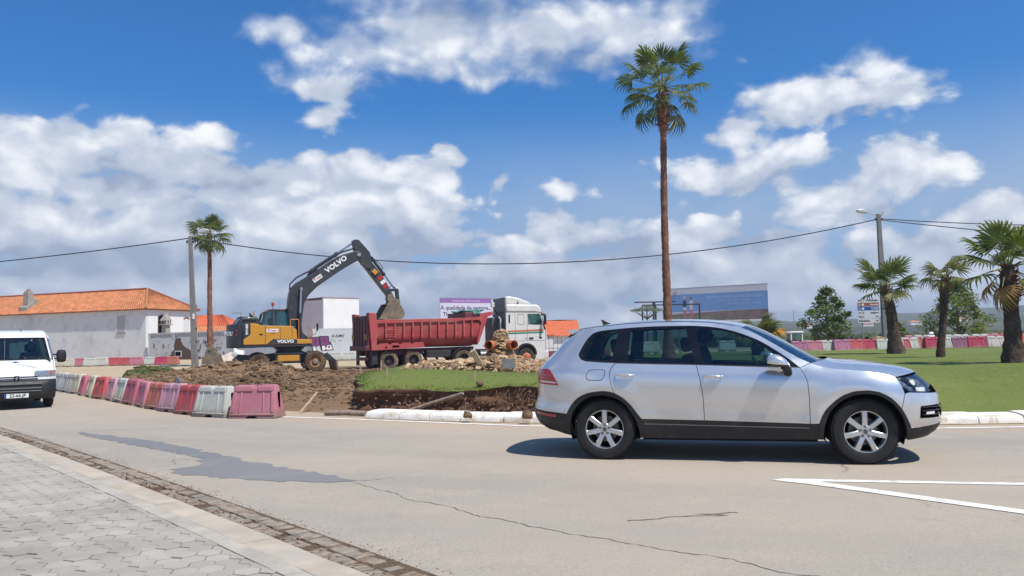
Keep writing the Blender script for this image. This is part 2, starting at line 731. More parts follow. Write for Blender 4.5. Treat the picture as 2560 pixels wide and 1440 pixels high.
_src = _t.mix(_t.math('MULTIPLY', _t.ss(_ag, 0.44, 0.32), 0.30), _src, (0.50, 0.44, 0.36))
_big2 = _t.noise(_tc, 0.13, 3, 0.5).outputs[0]
_src = _t.mix(_t.math('MULTIPLY', _t.ss(_big2, 0.40, 0.62), 0.45), _src, (0.42, 0.345, 0.262))
_near_isl = _t.ss(_t.math('MULTIPLY_ADD', _du, -2.2, _r), 24.6, 22.9)
_src = _t.mix(_t.math('MULTIPLY', _near_isl, 0.7), _src, (0.43, 0.32, 0.215))
_vor = _t.n('ShaderNodeTexVoronoi', feature='DISTANCE_TO_EDGE')
_t.put(_vor.inputs['Vector'], _t.vec('MULTIPLY_ADD', _t.noise(_tc, 3.0, 3, 0.6).outputs['Color'], (0.25, 0.25, 0), _tc))
_vor.inputs['Scale'].default_value = 0.55
_hc = _t.math('MULTIPLY', _t.ss(_vor.outputs['Distance'], 0.010, 0.003), _t.ss(_wob, 0.55, 0.66))
_src = _t.mix(_t.math('MULTIPLY', _hc, 0.55), _src, (0.13, 0.11, 0.09))
_t.put(_b.inputs['Base Color'], _src)
M_PATCH = ground_mat('dark_asphalt_patch', (0.205, 0.20, 0.195), ((0.26, 0.26, 0.255), (0.12, 0.12, 0.12)), ((0.17, 0.172, 0.175), (0.24, 0.23, 0.215)), 0.3, 110.0, 0.9, 0.15)
M_SAND = ground_mat('sandy_ground', (0.40, 0.31, 0.20), ((0.48, 0.39, 0.27), (0.28, 0.20, 0.12)), ((0.36, 0.28, 0.18), (0.44, 0.35, 0.24)), 0.4, 25)
M_SOIL = ground_mat('dug_soil', (0.175, 0.105, 0.056), ((0.28, 0.185, 0.105), (0.08, 0.045, 0.028)), ((0.235, 0.145, 0.078), (0.11, 0.068, 0.040)), 1.0, 20)
M_BANK = ground_mat('cut_earth', (0.10, 0.052, 0.032), ((0.15, 0.085, 0.05), (0.05, 0.028, 0.02)), ((0.13, 0.065, 0.038), (0.075, 0.042, 0.028)), 0.9, 16)
M_TURF = ground_mat('lawn_turf', (0.112, 0.148, 0.028), ((0.175, 0.19, 0.055), (0.07, 0.095, 0.02)), ((0.14, 0.168, 0.036), (0.18, 0.165, 0.060)), 0.8, 24)
M_PAVE = mat('concrete_paver', (0.345, 0.318, 0.270), 0.85, var=0.14, scale=1.3, bump=0.35, bscale=90, spec=0.25, grime=(0.30, 0.27, 0.22), gscale=1.6, gamt=0.35)
for _m in (M_PAVE,):
    _t = NT(_m.node_tree)
    _b = _m.node_tree.nodes['Principled BSDF']
    _s = _b.inputs['Base Color'].links[0].from_socket
    _v = _t.ss(_t.n('ShaderNodeObjectInfo').outputs['Random'], 0.0, 1.0, 0.91, 1.06)
    _t.put(_b.inputs['Base Color'], _t.vec('MULTIPLY', _s, _t.comb(_v, _v, _v)))
M_JOINT = mat('joint_dirt', (0.12, 0.085, 0.055), 0.95, var=0.3, scale=30, bump=0.6, bscale=60, spec=0.1)
M_KERBT = mat('worn_kerb', (0.43, 0.365, 0.285), 0.85, var=0.12, scale=3.0, bump=0.35, bscale=60, spec=0.25, c2=(0.40, 0.37, 0.32), gscale=1.2, gamt=0.6)
M_COB = mat('granite_cobble', (0.285, 0.245, 0.195), 0.85, var=0.35, scale=3.0, bump=0.5, bscale=60, spec=0.2, c2=(0.17, 0.115, 0.08), gscale=3.0, gamt=0.8, grime=(0.20, 0.15, 0.11))
M_WPAINT = mat('white_road_paint', (0.74, 0.71, 0.65), 0.7, var=0.06, scale=5, c2=(0.45, 0.40, 0.33), gscale=6, gamt=0.6, bump=0.3, bscale=120)
M_WKERB = mat('whitewashed_kerb', (0.76, 0.72, 0.66), 0.85, var=0.08, scale=4, c2=(0.50, 0.40, 0.29), gscale=3.2, gamt=0.75, bump=0.6, bscale=25, spec=0.2)

# ---- the ground out to the horizon (slight rise towards the houses)
def zg(x, y):
    z = 0.42 * sstep(45, 72, y) * (1 - sstep(-8, 14, x))
    return z - 0.02


def grid_mesh(name, xs, ys, zf, m, kind='structure', smooth=True):
    nx, ny = len(xs), len(ys)
    vs = [(x, y, zf(x, y)) for y in ys for x in xs]
    fs = [(j * nx + i, j * nx + i + 1, (j + 1) * nx + i + 1, (j + 1) * nx + i) for j in range(ny - 1) for i in range(nx - 1)]
    b = MB().add(vs, fs)
    return struct(b.build(name, m, smooth=180 if smooth else None), kind)


M_FAR = bpy.data.materials.new('open_country')
M_FAR.use_nodes = True
_t = NT(M_FAR.node_tree)
_b = M_FAR.node_tree.nodes['Principled BSDF']
_tc = _t.n('ShaderNodeTexCoord').outputs['Object']
_y = _t.xyz(_tc)[1]
_st = _t.noise(_t.vec('MULTIPLY', _tc, (0.006, 0.03, 1)), 1.0, 5, 0.6)
_fi = _t.noise(_tc, 0.35, 6, 0.7)
_c = _t.mix(_t.ss(_st.outputs[0], 0.42, 0.58), (0.20, 0.135, 0.075), (0.145, 0.15, 0.065))
_c = _t.mix(_t.math('MULTIPLY', _t.ss(_fi.outputs[0], 0.45, 0.7), 0.6), _c, (0.10, 0.11, 0.045))
_near = _t.mix(_t.ss(_t.noise(_tc, 0.9, 6, 0.7).outputs[0], 0.35, 0.65), (0.38, 0.295, 0.195), (0.45, 0.36, 0.245))
_t.put(_b.inputs['Base Color'], _t.mix(_t.ss(_y, 85, 110), _near, _c))
_b.inputs['Roughness'].default_value = 0.95
_b.inputs['Specular IOR Level'].default_value = 0.1
xs = [-1250, -900, -300, -120, -70, -50, -35, -20, -8, -2, 4, 9, 14, 25, 40, 70, 130, 300, 900, 1250]
ys = [-950, -200, -50, 0, 20, 35, 45, 50, 55, 60, 65, 70, 75, 90, 120, 200, 400, 900, 1450]
grid_mesh('ground', xs, ys, zg, M_FAR)


# ---- distant hills with scrub
def hill(x0, x1, y, tab, depth, seed, c1, c2):
    m = mat('scrub_hill_%d' % seed, c1, 0.95, var=0.35, scale=0.02, c2=c2, gscale=0.045, gamt=0.8, bump=1.0, bscale=0.06, spec=0.05, detail=8)
    n = 90
    vs, fs = [], []
    prof = [(0, 0), (0.12, 0.25), (0.3, 0.6), (0.5, 0.9), (0.62, 1.0), (0.8, 0.9), (1.0, 0.4)]
    for i in range(n + 1):
        x = x0 + (x1 - x0) * i / n
        h = lerpt(x, tab) * (1 + 0.10 * fbm(x, seed * 9.1, 0, 0.012)) + 2.2 * fbm(x, seed * 3.3, 2, 0.05)
        for d, k in prof:
            vs.append((x + d * 0, y + d * depth, -0.5 + h * k * (1 + 0.12 * fbm(x, d * 300, seed, 0.02))))
    np_ = len(prof)
    for i in range(n):
        for j in range(np_ - 1):
            a = i * np_ + j
            fs.append((a, a + np_, a + np_ + 1, a + 1))
    return struct(MB().add(vs, fs).build('hills', m, smooth=180))


hill(-900, 900, 900, [(-900, 6), (150, 8), (262, 15), (300, 21), (330, 26), (380, 22), (420, 20), (480, 22), (520, 27), (620, 33), (900, 40)], 300, 1, (0.075, 0.085, 0.045), (0.045, 0.055, 0.03))
hill(60, 620, 520, [(60, 0), (130, 3), (165, 7), (200, 8), (235, 6.5), (260, 7.5), (300, 10), (350, 13), (400, 15), (620, 18)], 170, 2, (0.10, 0.105, 0.05), (0.055, 0.065, 0.03))

# ---- road round the island
def disc_ring(r0, r1, a0, a1, z, n=180, cx=CX, cy=CY):
    vs, fs = [], []
    for i in range(n + 1):
        a = a0 + (a1 - a0) * i / n
        for r in (r0, r1):
            vs.append((cx + r * math.cos(a), cy + r * math.sin(a), z))
    for i in range(n):
        fs.append((2 * i, 2 * i + 1, 2 * i + 3, 2 * i + 2))
    return MB().add(vs, fs)


struct(disc_ring(23.3, 46.0, R(183), R(362), 0.004, 220).build('road', M_ASPH))

# painted line along the island edge and the chevron that splits the lanes
ln = MB()
pts = [(-6.6, 17.75), (-4.95, 16.72), (-3.6, 16.02), (-2.19, 15.25), (-1.0, 14.55), (0.09, 13.95), (1.7, 13.32), (3.4, 12.85), (5.0, 12.52), (6.5, 12.33), (7.8, 12.27), (9.6, 12.25), (12, 12.4)]
vs, fs = [], []
for i, p in enumerate(pts):
    q = Vector(pts[min(i + 1, len(pts) - 1)]) - Vector(pts[max(i - 1, 0)])
    q.normalize()
    nrm = Vector((-q.y, q.x)) * 0.065
    vs += [(p[0] - nrm.x, p[1] - nrm.y, 0.009), (p[0] + nrm.x, p[1] + nrm.y, 0.009)]
for i in range(len(pts) - 1):
    fs.append((2 * i, 2 * i + 2, 2 * i + 3, 2 * i + 1))
ln.add(vs, fs)
struct(ln.build('edge_line', M_WPAINT))
ch = MB()
ch.prism([(2.60, 8.25), (3.05, 8.10), (7.2, 7.16), (7.2, 7.28), (3.3, 8.17), (2.75, 8.31)], 0.0085, 0.0095, 'z')
ch.prism([(2.60, 8.24), (3.05, 8.095), (3.10, 8.00), (5.4, 5.05), (5.27, 5.00), (2.92, 7.93)], 0.0098, 0.0105, 'z')
struct(ch.build('lane_chevron', M_WPAINT))


def ragged(poly, z, seed, amp=0.05, step=0.045):
    out = []
    n = len(poly)
    for i in range(n):
        a, b = Vector(poly[i]), Vector(poly[(i + 1) % n])
        m = max(1, int((b - a).length / step))
        for k in range(m):
            p = a + (b - a) * (k / m)
            out.append((p.x + amp * fbm(p.x, p.y, seed, 4) + 0.22 * amp * fbm(p.x, p.y, seed, 9), p.y + amp * fbm(p.x, p.y, seed + 9, 4) + 0.22 * amp * fbm(p.x, p.y, seed + 9, 9)))
    v, f = cdt(out, step=0.5)
    return MB().add([(p[0], p[1], z) for p in v], f)


struct(ragged([(-7.9, 14.45), (-6.9, 13.75), (-5.6, 12.65), (-4.55, 11.6), (-3.6, 10.55), (-2.75, 9.75), (-2.1, 9.12), (-1.72, 8.72), (-2.2, 8.68), (-2.75, 8.85), (-3.3, 9.1), (-3.95, 9.42), (-4.22, 9.78), (-3.95, 10.15), (-4.2, 10.75), (-4.75, 11.3), (-5.6, 12.1), (-6.5, 12.95), (-7.3, 13.7)], 0.0075, 3, 0.10).build('asphalt_patch', M_PATCH))

# cracks in the asphalt
M_CRACK = mat('crack_dark', (0.15, 0.125, 0.10), 0.95, var=0.3, scale=20, spec=0.1)
def crack(pts, w, seed):
    out = []
    r_ = random.Random(seed)
    for a, b in zip(pts, pts[1:]):
        a, b = Vector(a), Vector(b)
        m = max(2, int((b - a).length / 0.05))
        for k in range(m):
            p = a + (b - a) * (k / m)
            d = (b - a).normalized()
            out.append(p + Vector((-d.y, d.x)) * (0.09 * fbm(p.x, p.y, seed, 2.2) + r_.uniform(-0.012, 0.012)))
    vs, fs = [], []
    for i, p in enumerate(out):
        d = (out[min(i + 1, len(out) - 1)] - out[max(i - 1, 0)]).normalized()
        nn = Vector((-d.y, d.x)) * w * r_.uniform(0.25, 1.0)
        vs += [(p.x - nn.x, p.y - nn.y, 0.0068), (p.x + nn.x, p.y + nn.y, 0.0068)]
    for i in range(len(out) - 1):
        fs.append((2 * i, 2 * i + 2, 2 * i + 3, 2 * i + 1))
    return MB().add(vs, fs)


ck = crack([(-1.75, 8.6), (-1.1, 7.8), (-0.4, 6.95), (0.05, 6.55), (0.6, 6.0), (1.25, 5.5), (1.9, 4.9), (2.6, 4.4)], 0.007, 11)
k2 = crack([(-1.95, 8.72), (-1.6, 8.75), (-1.35, 8.95)], 0.008, 12)
ck.add(k2.v, k2.f)
k2 = crack([(0.9, 6.55), (1.3, 6.62), (1.75, 6.7), (1.5, 6.75), (1.9, 6.78)], 0.015, 14)
ck.add(k2.v, k2.f)
k2 = crack([(-6.2, 14.9), (-6.9, 14.7), (-7.7, 14.55)], 0.012, 15)
ck.add(k2.v, k2.f)
struct(ck.build('road_crack', M_CRACK))

# ---- near pavement: frame along the kerb (s along, n towards the road)
KD = Vector((-0.70, 0.714))
KN = Vector((0.714, 0.70))


def nk(s):
    return 2.59 + 0.075 * s - 0.0016 * s * s


def kp(s, off):
    q = KD * s + KN * (nk(s) + off)
    return q.x, q.y


ZP = 0.05
S0, S1 = -4.0, 26.0
NS = 60
# bed under the pavers
vs, fs = [], []
for i in range(NS + 1):
    s = S0 + (S1 - S0) * i / NS
    for off in (-9.0, -3.0, -0.40):
        x, y = kp(s, off)
        vs.append((x, y, ZP - 0.013))
for i in range(NS):
    for j in range(2):
        a = i * 3 + j
        fs.append((a, a + 1, a + 4, a + 3))
pav = struct(MB().add(vs, [tuple(reversed(f)) for f in fs]).build('pavement', mat('sandy_joint', (0.085, 0.068, 0.05), 0.95, var=0.45, scale=5, spec=0.1, c2=(0.32, 0.28, 0.22), gscale=4, gamt=0.9)))
# hexagonal pavers, the nearest singly
hexes = []
HW, HL = 0.105, 0.125
for r_ in range(0, 70):
    for c_ in range(-30, 150):
        n_ = -0.385 - r_ * 0.1410
        s_ = c_ * 0.163 + (0.0815 if r_ % 2 else 0) - 3
        x, y = kp(s_, n_)
        if n_ < -8 or y < 1.5:
            continue
        px = x / y
        if abs(px) < 0.72 and y < 16:
            hexes.append((x * x + y * y, s_, n_))
hexes.sort()


def hex_pts(s_, n_):
    # nearest local frame on the kerb curve
    e = 0.01
    a = Vector(kp(s_, n_))
    d = (Vector(kp(s_ + e, n_)) - a).normalized()
    nn = Vector((d.y, -d.x))
    if nn.dot(KN) < 0:
        nn = -nn
    return a, d, nn


def hex_geo(b, a, d, nn, rr, dz, tl):
    hw, hl = 0.0765 + rr, 0.0898
    P = [(-hw, -hl * 0.5), (0, -hl), (hw, -hl * 0.5), (hw, hl * 0.5), (0, hl), (-hw, hl * 0.5)]
    vs = []
    for k, z in ((1.0, ZP - 0.02), (1.0, ZP - 0.004 + dz), (0.955, ZP + dz)):
        for u, v in P:
            q = a + d * (u * k) + nn * (v * k)
            vs.append((q.x, q.y, z + (tl * u * 0.02 if z > ZP - 0.01 else 0)))
    ccw = d.cross(nn) > 0
    fs = []
    for L in range(2):
        for i in range(6):
            j = (i + 1) % 6
            f = (L * 6 + i, L * 6 + j, L * 6 + 6 + j, L * 6 + 6 + i)
            fs.append(f if ccw else tuple(reversed(f)))
    f = tuple(range(12, 18))
    fs.append(f if ccw else tuple(reversed(f)))
    b.add(vs, fs)


rest = MB()
vis = 0
for d2, s_, n_ in hexes:
    a, d, nn = hex_pts(s_, n_)
    pr = (rng.uniform(-0.0015, 0.0015), rng.uniform(-0.0045, 0.0045), rng.uniform(-1, 1))
    py = a.y
    # inside the frame: below the bottom edge of the picture there is nothing to pick apart
    inframe = py > 3.75 + 0.1 * abs(a.x) and a.x / a.y > -0.66
    if n_ > -0.30:
        continue
    if inframe and vis < 290:
        b = MB()
        hex_geo(b, a, d, nn, *pr)
        b.build('paver', M_PAVE, pav)
        vis += 1
    else:
        hex_geo(rest, a, d, nn, *pr)
o = rest.build('pavers', M_PAVE, pav)
o['kind'] = 'stuff'

# kerb: tan stones with a concrete strip behind
kb = MB()
vs, fs = [], []
for i in range(NS + 1):
    s = S0 + (S1 - S0) * i / NS
    for off, z in ((-0.40, ZP - 0.02), (-0.40, ZP + 0.005), (-0.27, ZP + 0.006), (-0.27, -0.05)):
        x, y = kp(s, off)
        vs.append((x, y, z))
for i in range(NS):
    for j in range(3):
        a = i * 4 + j
        fs.append((a + 1, a, a + 4, a + 5))
M_STRIP = mat('concrete_strip', (0.385, 0.35, 0.295), 0.9, var=0.16, scale=4, bump=0.4, bscale=50, spec=0.2)
kerb = struct(MB().add(vs, [tuple(reversed(f)) for f in fs]).build('kerb', M_STRIP))
s = S0
while s < 24:
    L = rng.uniform(0.85, 1.1)
    q0, q1 = s + 0.004, s + L - 0.004
    pr = [(-0.27, -0.08), (-0.27, ZP + 0.006), (-0.255, ZP + 0.010), (-0.03, ZP + 0.006), (-0.008, ZP - 0.012), (0.0, -0.08)]
    dz = rng.uniform(-0.003, 0.003)
    vs = []
    K = 4
    for k in range(K):
        ss_ = q0 + (q1 - q0) * k / (K - 1)
        for off, z in pr:
            wob = 0.006 * fbm(ss_, off, 4, 5)
            x, y = kp(ss_, off + wob)
            vs.append((x, y, z + dz))
    n = len(pr)
    fs = [(k * n + i + 1, k * n + i, (k + 1) * n + i, (k + 1) * n + i + 1) for k in range(K - 1) for i in range(n - 1)]
    fs += [tuple(range(n)), tuple(reversed(range((K - 1) * n, K * n)))]
    MB().add(vs, [tuple(reversed(f)) for f in fs]).build('kerb_stone', M_KERBT, kerb)
    s += L

# gutter of small cobbles set in dirt
vs, fs = [], []
for i in range(NS + 1):
    s = S0 + (S1 - S0) * i / NS
    for off, z in ((0.0, 0.008), (0.17, 0.009), (0.37, 0.010)):
        x, y = kp(s, off)
        vs.append((x, y, z))
for i in range(NS):
    for j in range(2):
        a = i * 3 + j
        fs.append((a + 1, a, a + 3, a + 4))
gut = struct(MB().add(vs, [tuple(reversed(f)) for f in fs]).build('gutter', M_JOINT))
ncob = 0
more = MB()
for row, (o0, o1) in enumerate(((0.02, 0.16), (0.175, 0.32))):
    s = 1.0
    while s < 20:
        L = rng.uniform(0.075, 0.125)
        if rng.random() < (0.25 if row == 0 else 0.08):
            s += L
            continue
        a0, a1 = o0 + rng.uniform(0, 0.02), o1 + rng.uniform(-0.015, 0.02)
        h = 0.012 + rng.uniform(0.0, 0.010)
        sk = rng.uniform(-0.02, 0.02)
        vs = []
        for k, z in ((1.0, 0.0), (1.0, h), (0.72, h + 0.007)):
            sc_, ac = (s + L / 2), (a0 + a1) / 2
            for u, v in ((-1, -1), (1, -1), (1, 1), (-1, 1)):
                x, y = kp(sc_ + u * k * (L / 2 - 0.005) + sk * v, ac + v * k * (a1 - a0) / 2)
                vs.append((x, y, z))
        fs = []
        for l in range(2):
            for i in range(4):
                j = (i + 1) % 4
                fs.append((l * 4 + i, l * 4 + j, l * 4 + 4 + j, l * 4 + 4 + i))
        fs.append((8, 9, 10, 11))
        fs = [tuple(reversed(f)) for f in fs]
        if 4.0 < s < 15 and ncob < 290:
            MB().add(vs, fs).build('cobble', M_COB, gut)
            ncob += 1
        else:
            more.add(vs, fs)
        s += L + rng.uniform(0.004, 0.014)
o = more.build('cobbles', M_COB, gut)
o['kind'] = 'stuff'
# crumbled asphalt edge and dead leaves along the gutter
M_LEAF = mat('dead_leaf', (0.16, 0.075, 0.04), 0.8, var=0.5, scale=9, spec=0.2)
lv = MB()
for i in range(900):
    s = rng.uniform(4, 17)
    off = abs(rng.gauss(0.05, 0.07))
    dens = 0.3 + 0.7 * sstep(0.0, 0.4, fbm(s, 0, 5, 0.5) + 0.15)
    if rng.random() > dens:
        continue
    x, y = kp(s, off)
    a = rng.uniform(0, 6.28)
    L, w = rng.uniform(0.012, 0.04), rng.uniform(0.004, 0.012)
    z = 0.02 + rng.uniform(0, 0.02)
    c, q = math.cos(a), math.sin(a)
    lv.add([(x - c * L, y - q * L, z), (x + q * w, y - c * w, z + 0.008), (x + c * L, y + q * L, z + rng.uniform(0, 0.012)), (x - q * w, y + c * w, z + 0.004)], [(0, 1, 2, 3)])
struct(lv.build('dead_leaves', M_LEAF), 'stuff')
gr = MB()
for i in range(1100):
    s = rng.uniform(4, 17)
    off = 0.34 + abs(rng.gauss(0, 0.07)) + 0.05 * fbm(s, 1, 3, 1.2)
    x, y = kp(s, off)
    gr.blob((x, y, 0.008), [q_ * 1.2, q_, q_ * 0.5] if (q_ := rng.uniform(0.002, 0.007)) else 0, rng, 1, 0.2)
struct(gr.build('loose_grit', M_COB), 'stuff')

# ---- island: heights
def ri(x, y):
    return math.hypot(x - CX, y - CY)


def zlawn(x, y):
    e = RI - ri(x, y)
    z = 0.12 + 0.48 * sstep(0.2, 4.5, e)
    z += 0.30 * math.exp(-(((x + 2.9) / 2.4) ** 2 + ((y - 18.8) / 3.2) ** 2)) * sstep(0.0, 1.6, e)
    z += 0.22 * math.exp(-(((x - 0.6) / 2.2) ** 2 + ((y - 16.4) / 2.0) ** 2)) * sstep(0.0, 1.6, e)
    return z + 0.025 * fbm(x, y, 1, 0.5)


CUT = [(-4.3, 33.0), (-4.45, 28.5), (-4.25, 24.0), (-3.95, 20.5), (-3.62, 18.5), (-3.35, 17.75), (-2.7, 17.42), (-1.9, 17.1), (-1.1, 16.62), (-0.62, 16.45), (-0.1, 16.62), (0.5, 16.3), (1.3, 15.75), (2.2, 15.25), (3.1, 14.75), (3.9, 14.2)]
_c = []
for _a, _b2 in zip(CUT, CUT[1:]):
    _a, _b2 = Vector(_a), Vector(_b2)
    _m = max(1, int((_b2 - _a).length / 0.16))
    for _k in range(_m):
        _p = _a + (_b2 - _a) * (_k / _m)
        _d = (_b2 - _a).normalized()
        _w = 0.16 * fbm(_p.x, _p.y, 31, 1.3) + 0.07 * fbm(_p.x, _p.y, 37, 5.0)
        _c.append((_p.x - _d.y * _w, _p.y + _d.x * _w))
CUT = _c + [CUT[-1]]
lawn_poly = list(CUT)
a0 = math.atan2(13.6 - CY, 4.2 - CX)
for k in range(40):
    a = a0 + (R(35) - a0) * k / 39
    lawn_poly.append((CX + 23.55 * math.cos(a), CY + 23.55 * math.sin(a)))
lawn_poly += [(24, 49.0), (16, 47.5), (9.5, 44.5), (6.5, 42.5), (3, 38.0), (0, 35.5)]
rough_cut = []
v2, f2 = cdt(lawn_poly, step=0.42, jitter=0.3, rng=rng)
lawn = struct(MB().add([(x, y, zlawn(x, y)) for x, y in v2], f2).build('lawn', M_TURF, smooth=180))

# grass blades, dense where the lawn is near or seen edge-on
def grass(name, n, sel, hmin, hmax, cols):
    m = leafy(name + '_blades', cols[0], cols[1], 0.3, 0.4, 1.2, 0.9, 0.6)
    g = np.random.default_rng(5)
    V = np.zeros((n * 3, 3), np.float32)
    k = 0
    while k < n:
        x, y = sel(g)
        if not inpoly(x, y, lawn_poly):
            continue
        z = zlawn(x, y)
        a = g.uniform(0, 6.28)
        h = g.uniform(hmin, hmax)
        w = h * g.uniform(0.10, 0.22)
        lx, ly = g.normal(0, 0.4, 2) * h
        c, s_ = math.cos(a) * w, math.sin(a) * w
        V[3 * k] = (x - c, y - s_, z - 0.005)
        V[3 * k + 1] = (x + c, y + s_, z - 0.005)
        V[3 * k + 2] = (x + lx, y + ly, z + h)
        k += 1
    me = bpy.data.meshes.new(name)
    F = np.arange(n * 3, dtype=np.int32)
    me.vertices.add(n * 3)
    me.vertices.foreach_set('co', V.ravel())
    me.loops.add(n * 3)
    me.loops.foreach_set('vertex_index', F)
    me.polygons.add(n)
    me.polygons.foreach_set('loop_start', np.arange(0, n * 3, 3, dtype=np.int32))
    me.update(calc_edges=True)
    me.materials.append(m)
    return struct(obj(name, me), 'stuff')


def sel_left(g):
    return g.uniform(-4.5, 6), g.uniform(14, 33)


def sel_right(g):
    y = 12.8 + 20 * g.uniform(0, 1) ** 1.5
    return y * g.uniform(0.22, 0.70), y


def sel_edge(g):
    k = g.integers(int(len(CUT) * 0.45), len(CUT) - 1)
    t = g.uniform()
    x = CUT[k][0] + (CUT[k + 1][0] - CUT[k][0]) * t
    y = CUT[k][1] + (CUT[k + 1][1] - CUT[k][1]) * t
    return x + abs(g.normal(0, 0.12)) + 0.01, y + abs(g.normal(0, 0.15)) + 0.01


grass('grass', 50000, sel_left, 0.010, 0.024, ((0.120, 0.160, 0.030), (0.19, 0.185, 0.065)))
grass('grass', 50000, sel_right, 0.008, 0.020, ((0.122, 0.162, 0.030), (0.19, 0.19, 0.060)))
grass('grass', 2000, sel_edge, 0.02, 0.06, ((0.16, 0.16, 0.06), (0.22, 0.17, 0.09)))

st = MB()
for i in range(420):
    x, y = (rng.uniform(-4, 3), rng.uniform(16, 22)) if rng.random() < 0.6 else (rng.uniform(5, 15), rng.uniform(13.5, 30))
    if not inpoly(x, y, lawn_poly):
        continue
    a = rng.gauss(0.1, 0.5)
    L = rng.uniform(0.03, 0.11)
    z = zlawn(x, y) + 0.025
    st.tube([(x - math.cos(a) * L, y - math.sin(a) * L, z), (x, y, z + 0.012), (x + math.cos(a) * L, y + math.sin(a) * L, z)], rng.uniform(0.002, 0.005), 4)
struct(st.build('straw', mat('dry_straw', (0.30, 0.25, 0.13), 0.9, var=0.3, scale=4, spec=0.1)), 'stuff')

# the cut face of the bank, with an overhanging lip and hanging roots
def bank():
    vs, fs = [], []
    pts = []
    for a, b in zip(CUT, CUT[1:]):
        a, b = Vector(a), Vector(b)
        m = max(1, int((b - a).length / 0.10))
        pts += [a + (b - a) * (k / m) for k in range(m)]
    pts.append(Vector(CUT[-1]))
    rows = 16
    for i, p in enumerate(pts):
        d = (pts[min(i + 1, len(pts) - 1)] - pts[max(i - 1, 0)]).normalized()
        out = Vector((d.y, -d.x))
        if out.dot(Vector((-1, -1))) < 0:
            out = -out
        zt = zlawn(p.x, p.y) + 0.01
        zb = -0.12
        for r_ in range(rows):
            t = r_ / (rows - 1)
            z = zt + (zb - zt) * t
            lip = 0.03 * (1 - sstep(0, 0.2, t)) if r_ else -0.02
            w = lip + 0.10 * sstep(0.55, 1.0, t) + 0.11 * fbm(p.x + p.y, z * 2.2, 3, 1.6, 5) * (1 if r_ else 0) + 0.09 * fbm(p.x - p.y, z * 1.5, 8, 4.0, 5)
            q = p + out * w
            vs.append((q.x, q.y, z + (0.02 * fbm(p.x, p.y, 2, 5) if r_ else 0)))
    for i in range(len(pts) - 1):
        for r_ in range(rows - 1):
            a = i * rows + r_
            fs.append((a, a + rows, a + rows + 1, a + 1))
    b = MB().add(vs, [tuple(reversed(f)) for f in fs])
    return struct(b.build('earth_bank', M_BANK, smooth=180))


bank()
bc2 = MB()
for i in range(420):
    k = rng.randrange(len(CUT) // 2, len(CUT) - 1)
    x, y = CUT[k]
    zt = zlawn(x, y)
    t = rng.random() ** 0.6
    z = zt - 0.06 - (zt - 0.02) * t
    s_ = min(0.035, 0.011 * math.exp(abs(rng.gauss(0, 0.7))))
    bc2.blob((x + rng.uniform(-0.1, 0.1) - 0.02, y - 0.05 - 0.12 * t - (rng.uniform(0, 0.35) if t > 0.93 else 0), z), (s_ * 1.2, s_, s_), rng, 1, 0.35)
struct(bc2.build('bank_clods', ground_mat('bank_stone', (0.17, 0.10, 0.06), ((0.28, 0.19, 0.12), (0.08, 0.05, 0.03)), ((0.22, 0.14, 0.085), (0.10, 0.06, 0.04)), 0.8, 20)), 'stuff')
M_ROOT = mat('dry_root', (0.30, 0.20, 0.12), 0.9, var=0.3, scale=12, spec=0.1)
rt = MB()
for i in range(80):
    k = rng.uniform(0.0, 1.0)
    clump = rng.choice([(-0.7, 0.25), (0.05, 0.3), (0.6, 0.35), (-1.7, 0.5), (1.5, 0.6)])
    x0 = rng.gauss(clump[0], clump[1])
    for a, b in zip(CUT[len(CUT) // 2:], CUT[len(CUT) // 2 + 1:]):
        if a[0] <= x0 <= b[0]:
            y0 = a[1] + (b[1] - a[1]) * (x0 - a[0]) / (b[0] - a[0])
            break
    else:
        continue
    zt = zlawn(x0, y0)
    z = zt - abs(rng.gauss(0.10, 0.12))
    p = Vector((x0, y0 - 0.06, z))
    d = Vector((rng.gauss(-0.4, 0.5), -0.3, -rng.uniform(0.2, 1.0))).normalized()
    pts = [p.copy()]
    for q in range(5):
        d = (d + Vector((rng.gauss(0, 0.25), rng.gauss(-0.05, 0.1), rng.gauss(-0.12, 0.15)))).normalized()
        p = p + d * rng.uniform(0.03, 0.085)
        pts.append(p.copy())
    r0 = rng.uniform(0.002, 0.0045)
    rt.tube(pts, [r0 * (1 - 0.15 * q) for q in range(6)], 4)
struct(rt.build('hanging_roots', M_ROOT), 'stuff')

# ---- dug-out soil: heaps and hollows
HUMPS = [(-10.3, 31.2, 0.62, 1.5, 1.8), (-8.8, 30.6, 0.42, 1.3, 2.0), (-11.9, 31.0, 0.36, 1.6, 2.2), (-6.2, 28.5, 0.20, 1.6, 2.0),
         (-13.2, 32.5, 0.26, 1.8, 2.4), (-16.4, 34.6, 0.46, 1.2, 1.6), (-15.0, 34.2, 0.30, 1.2, 1.6), (-18.0, 34.6, 0.44, 1.3, 1.7), (-19.6, 34.8, 0.42, 1.1, 1.5),
         (-9.2, 27.0, 0.24, 1.6, 2.2), (-7.3, 26.0, 0.20, 1.3, 1.8), (-11.5, 27.5, 0.18, 1.8, 2.2), (-13.5, 29.3, 0.20, 2.0, 2.0), (-16.3, 32.4, 0.22, 1.5, 1.8),
         (-8.0, 23.6, 0.12, 1.5, 1.5), (-5.9, 25.5, 0.16, 1.0, 1.5), (-6.3, 34.4, 0.18, 1.5, 0.9)]


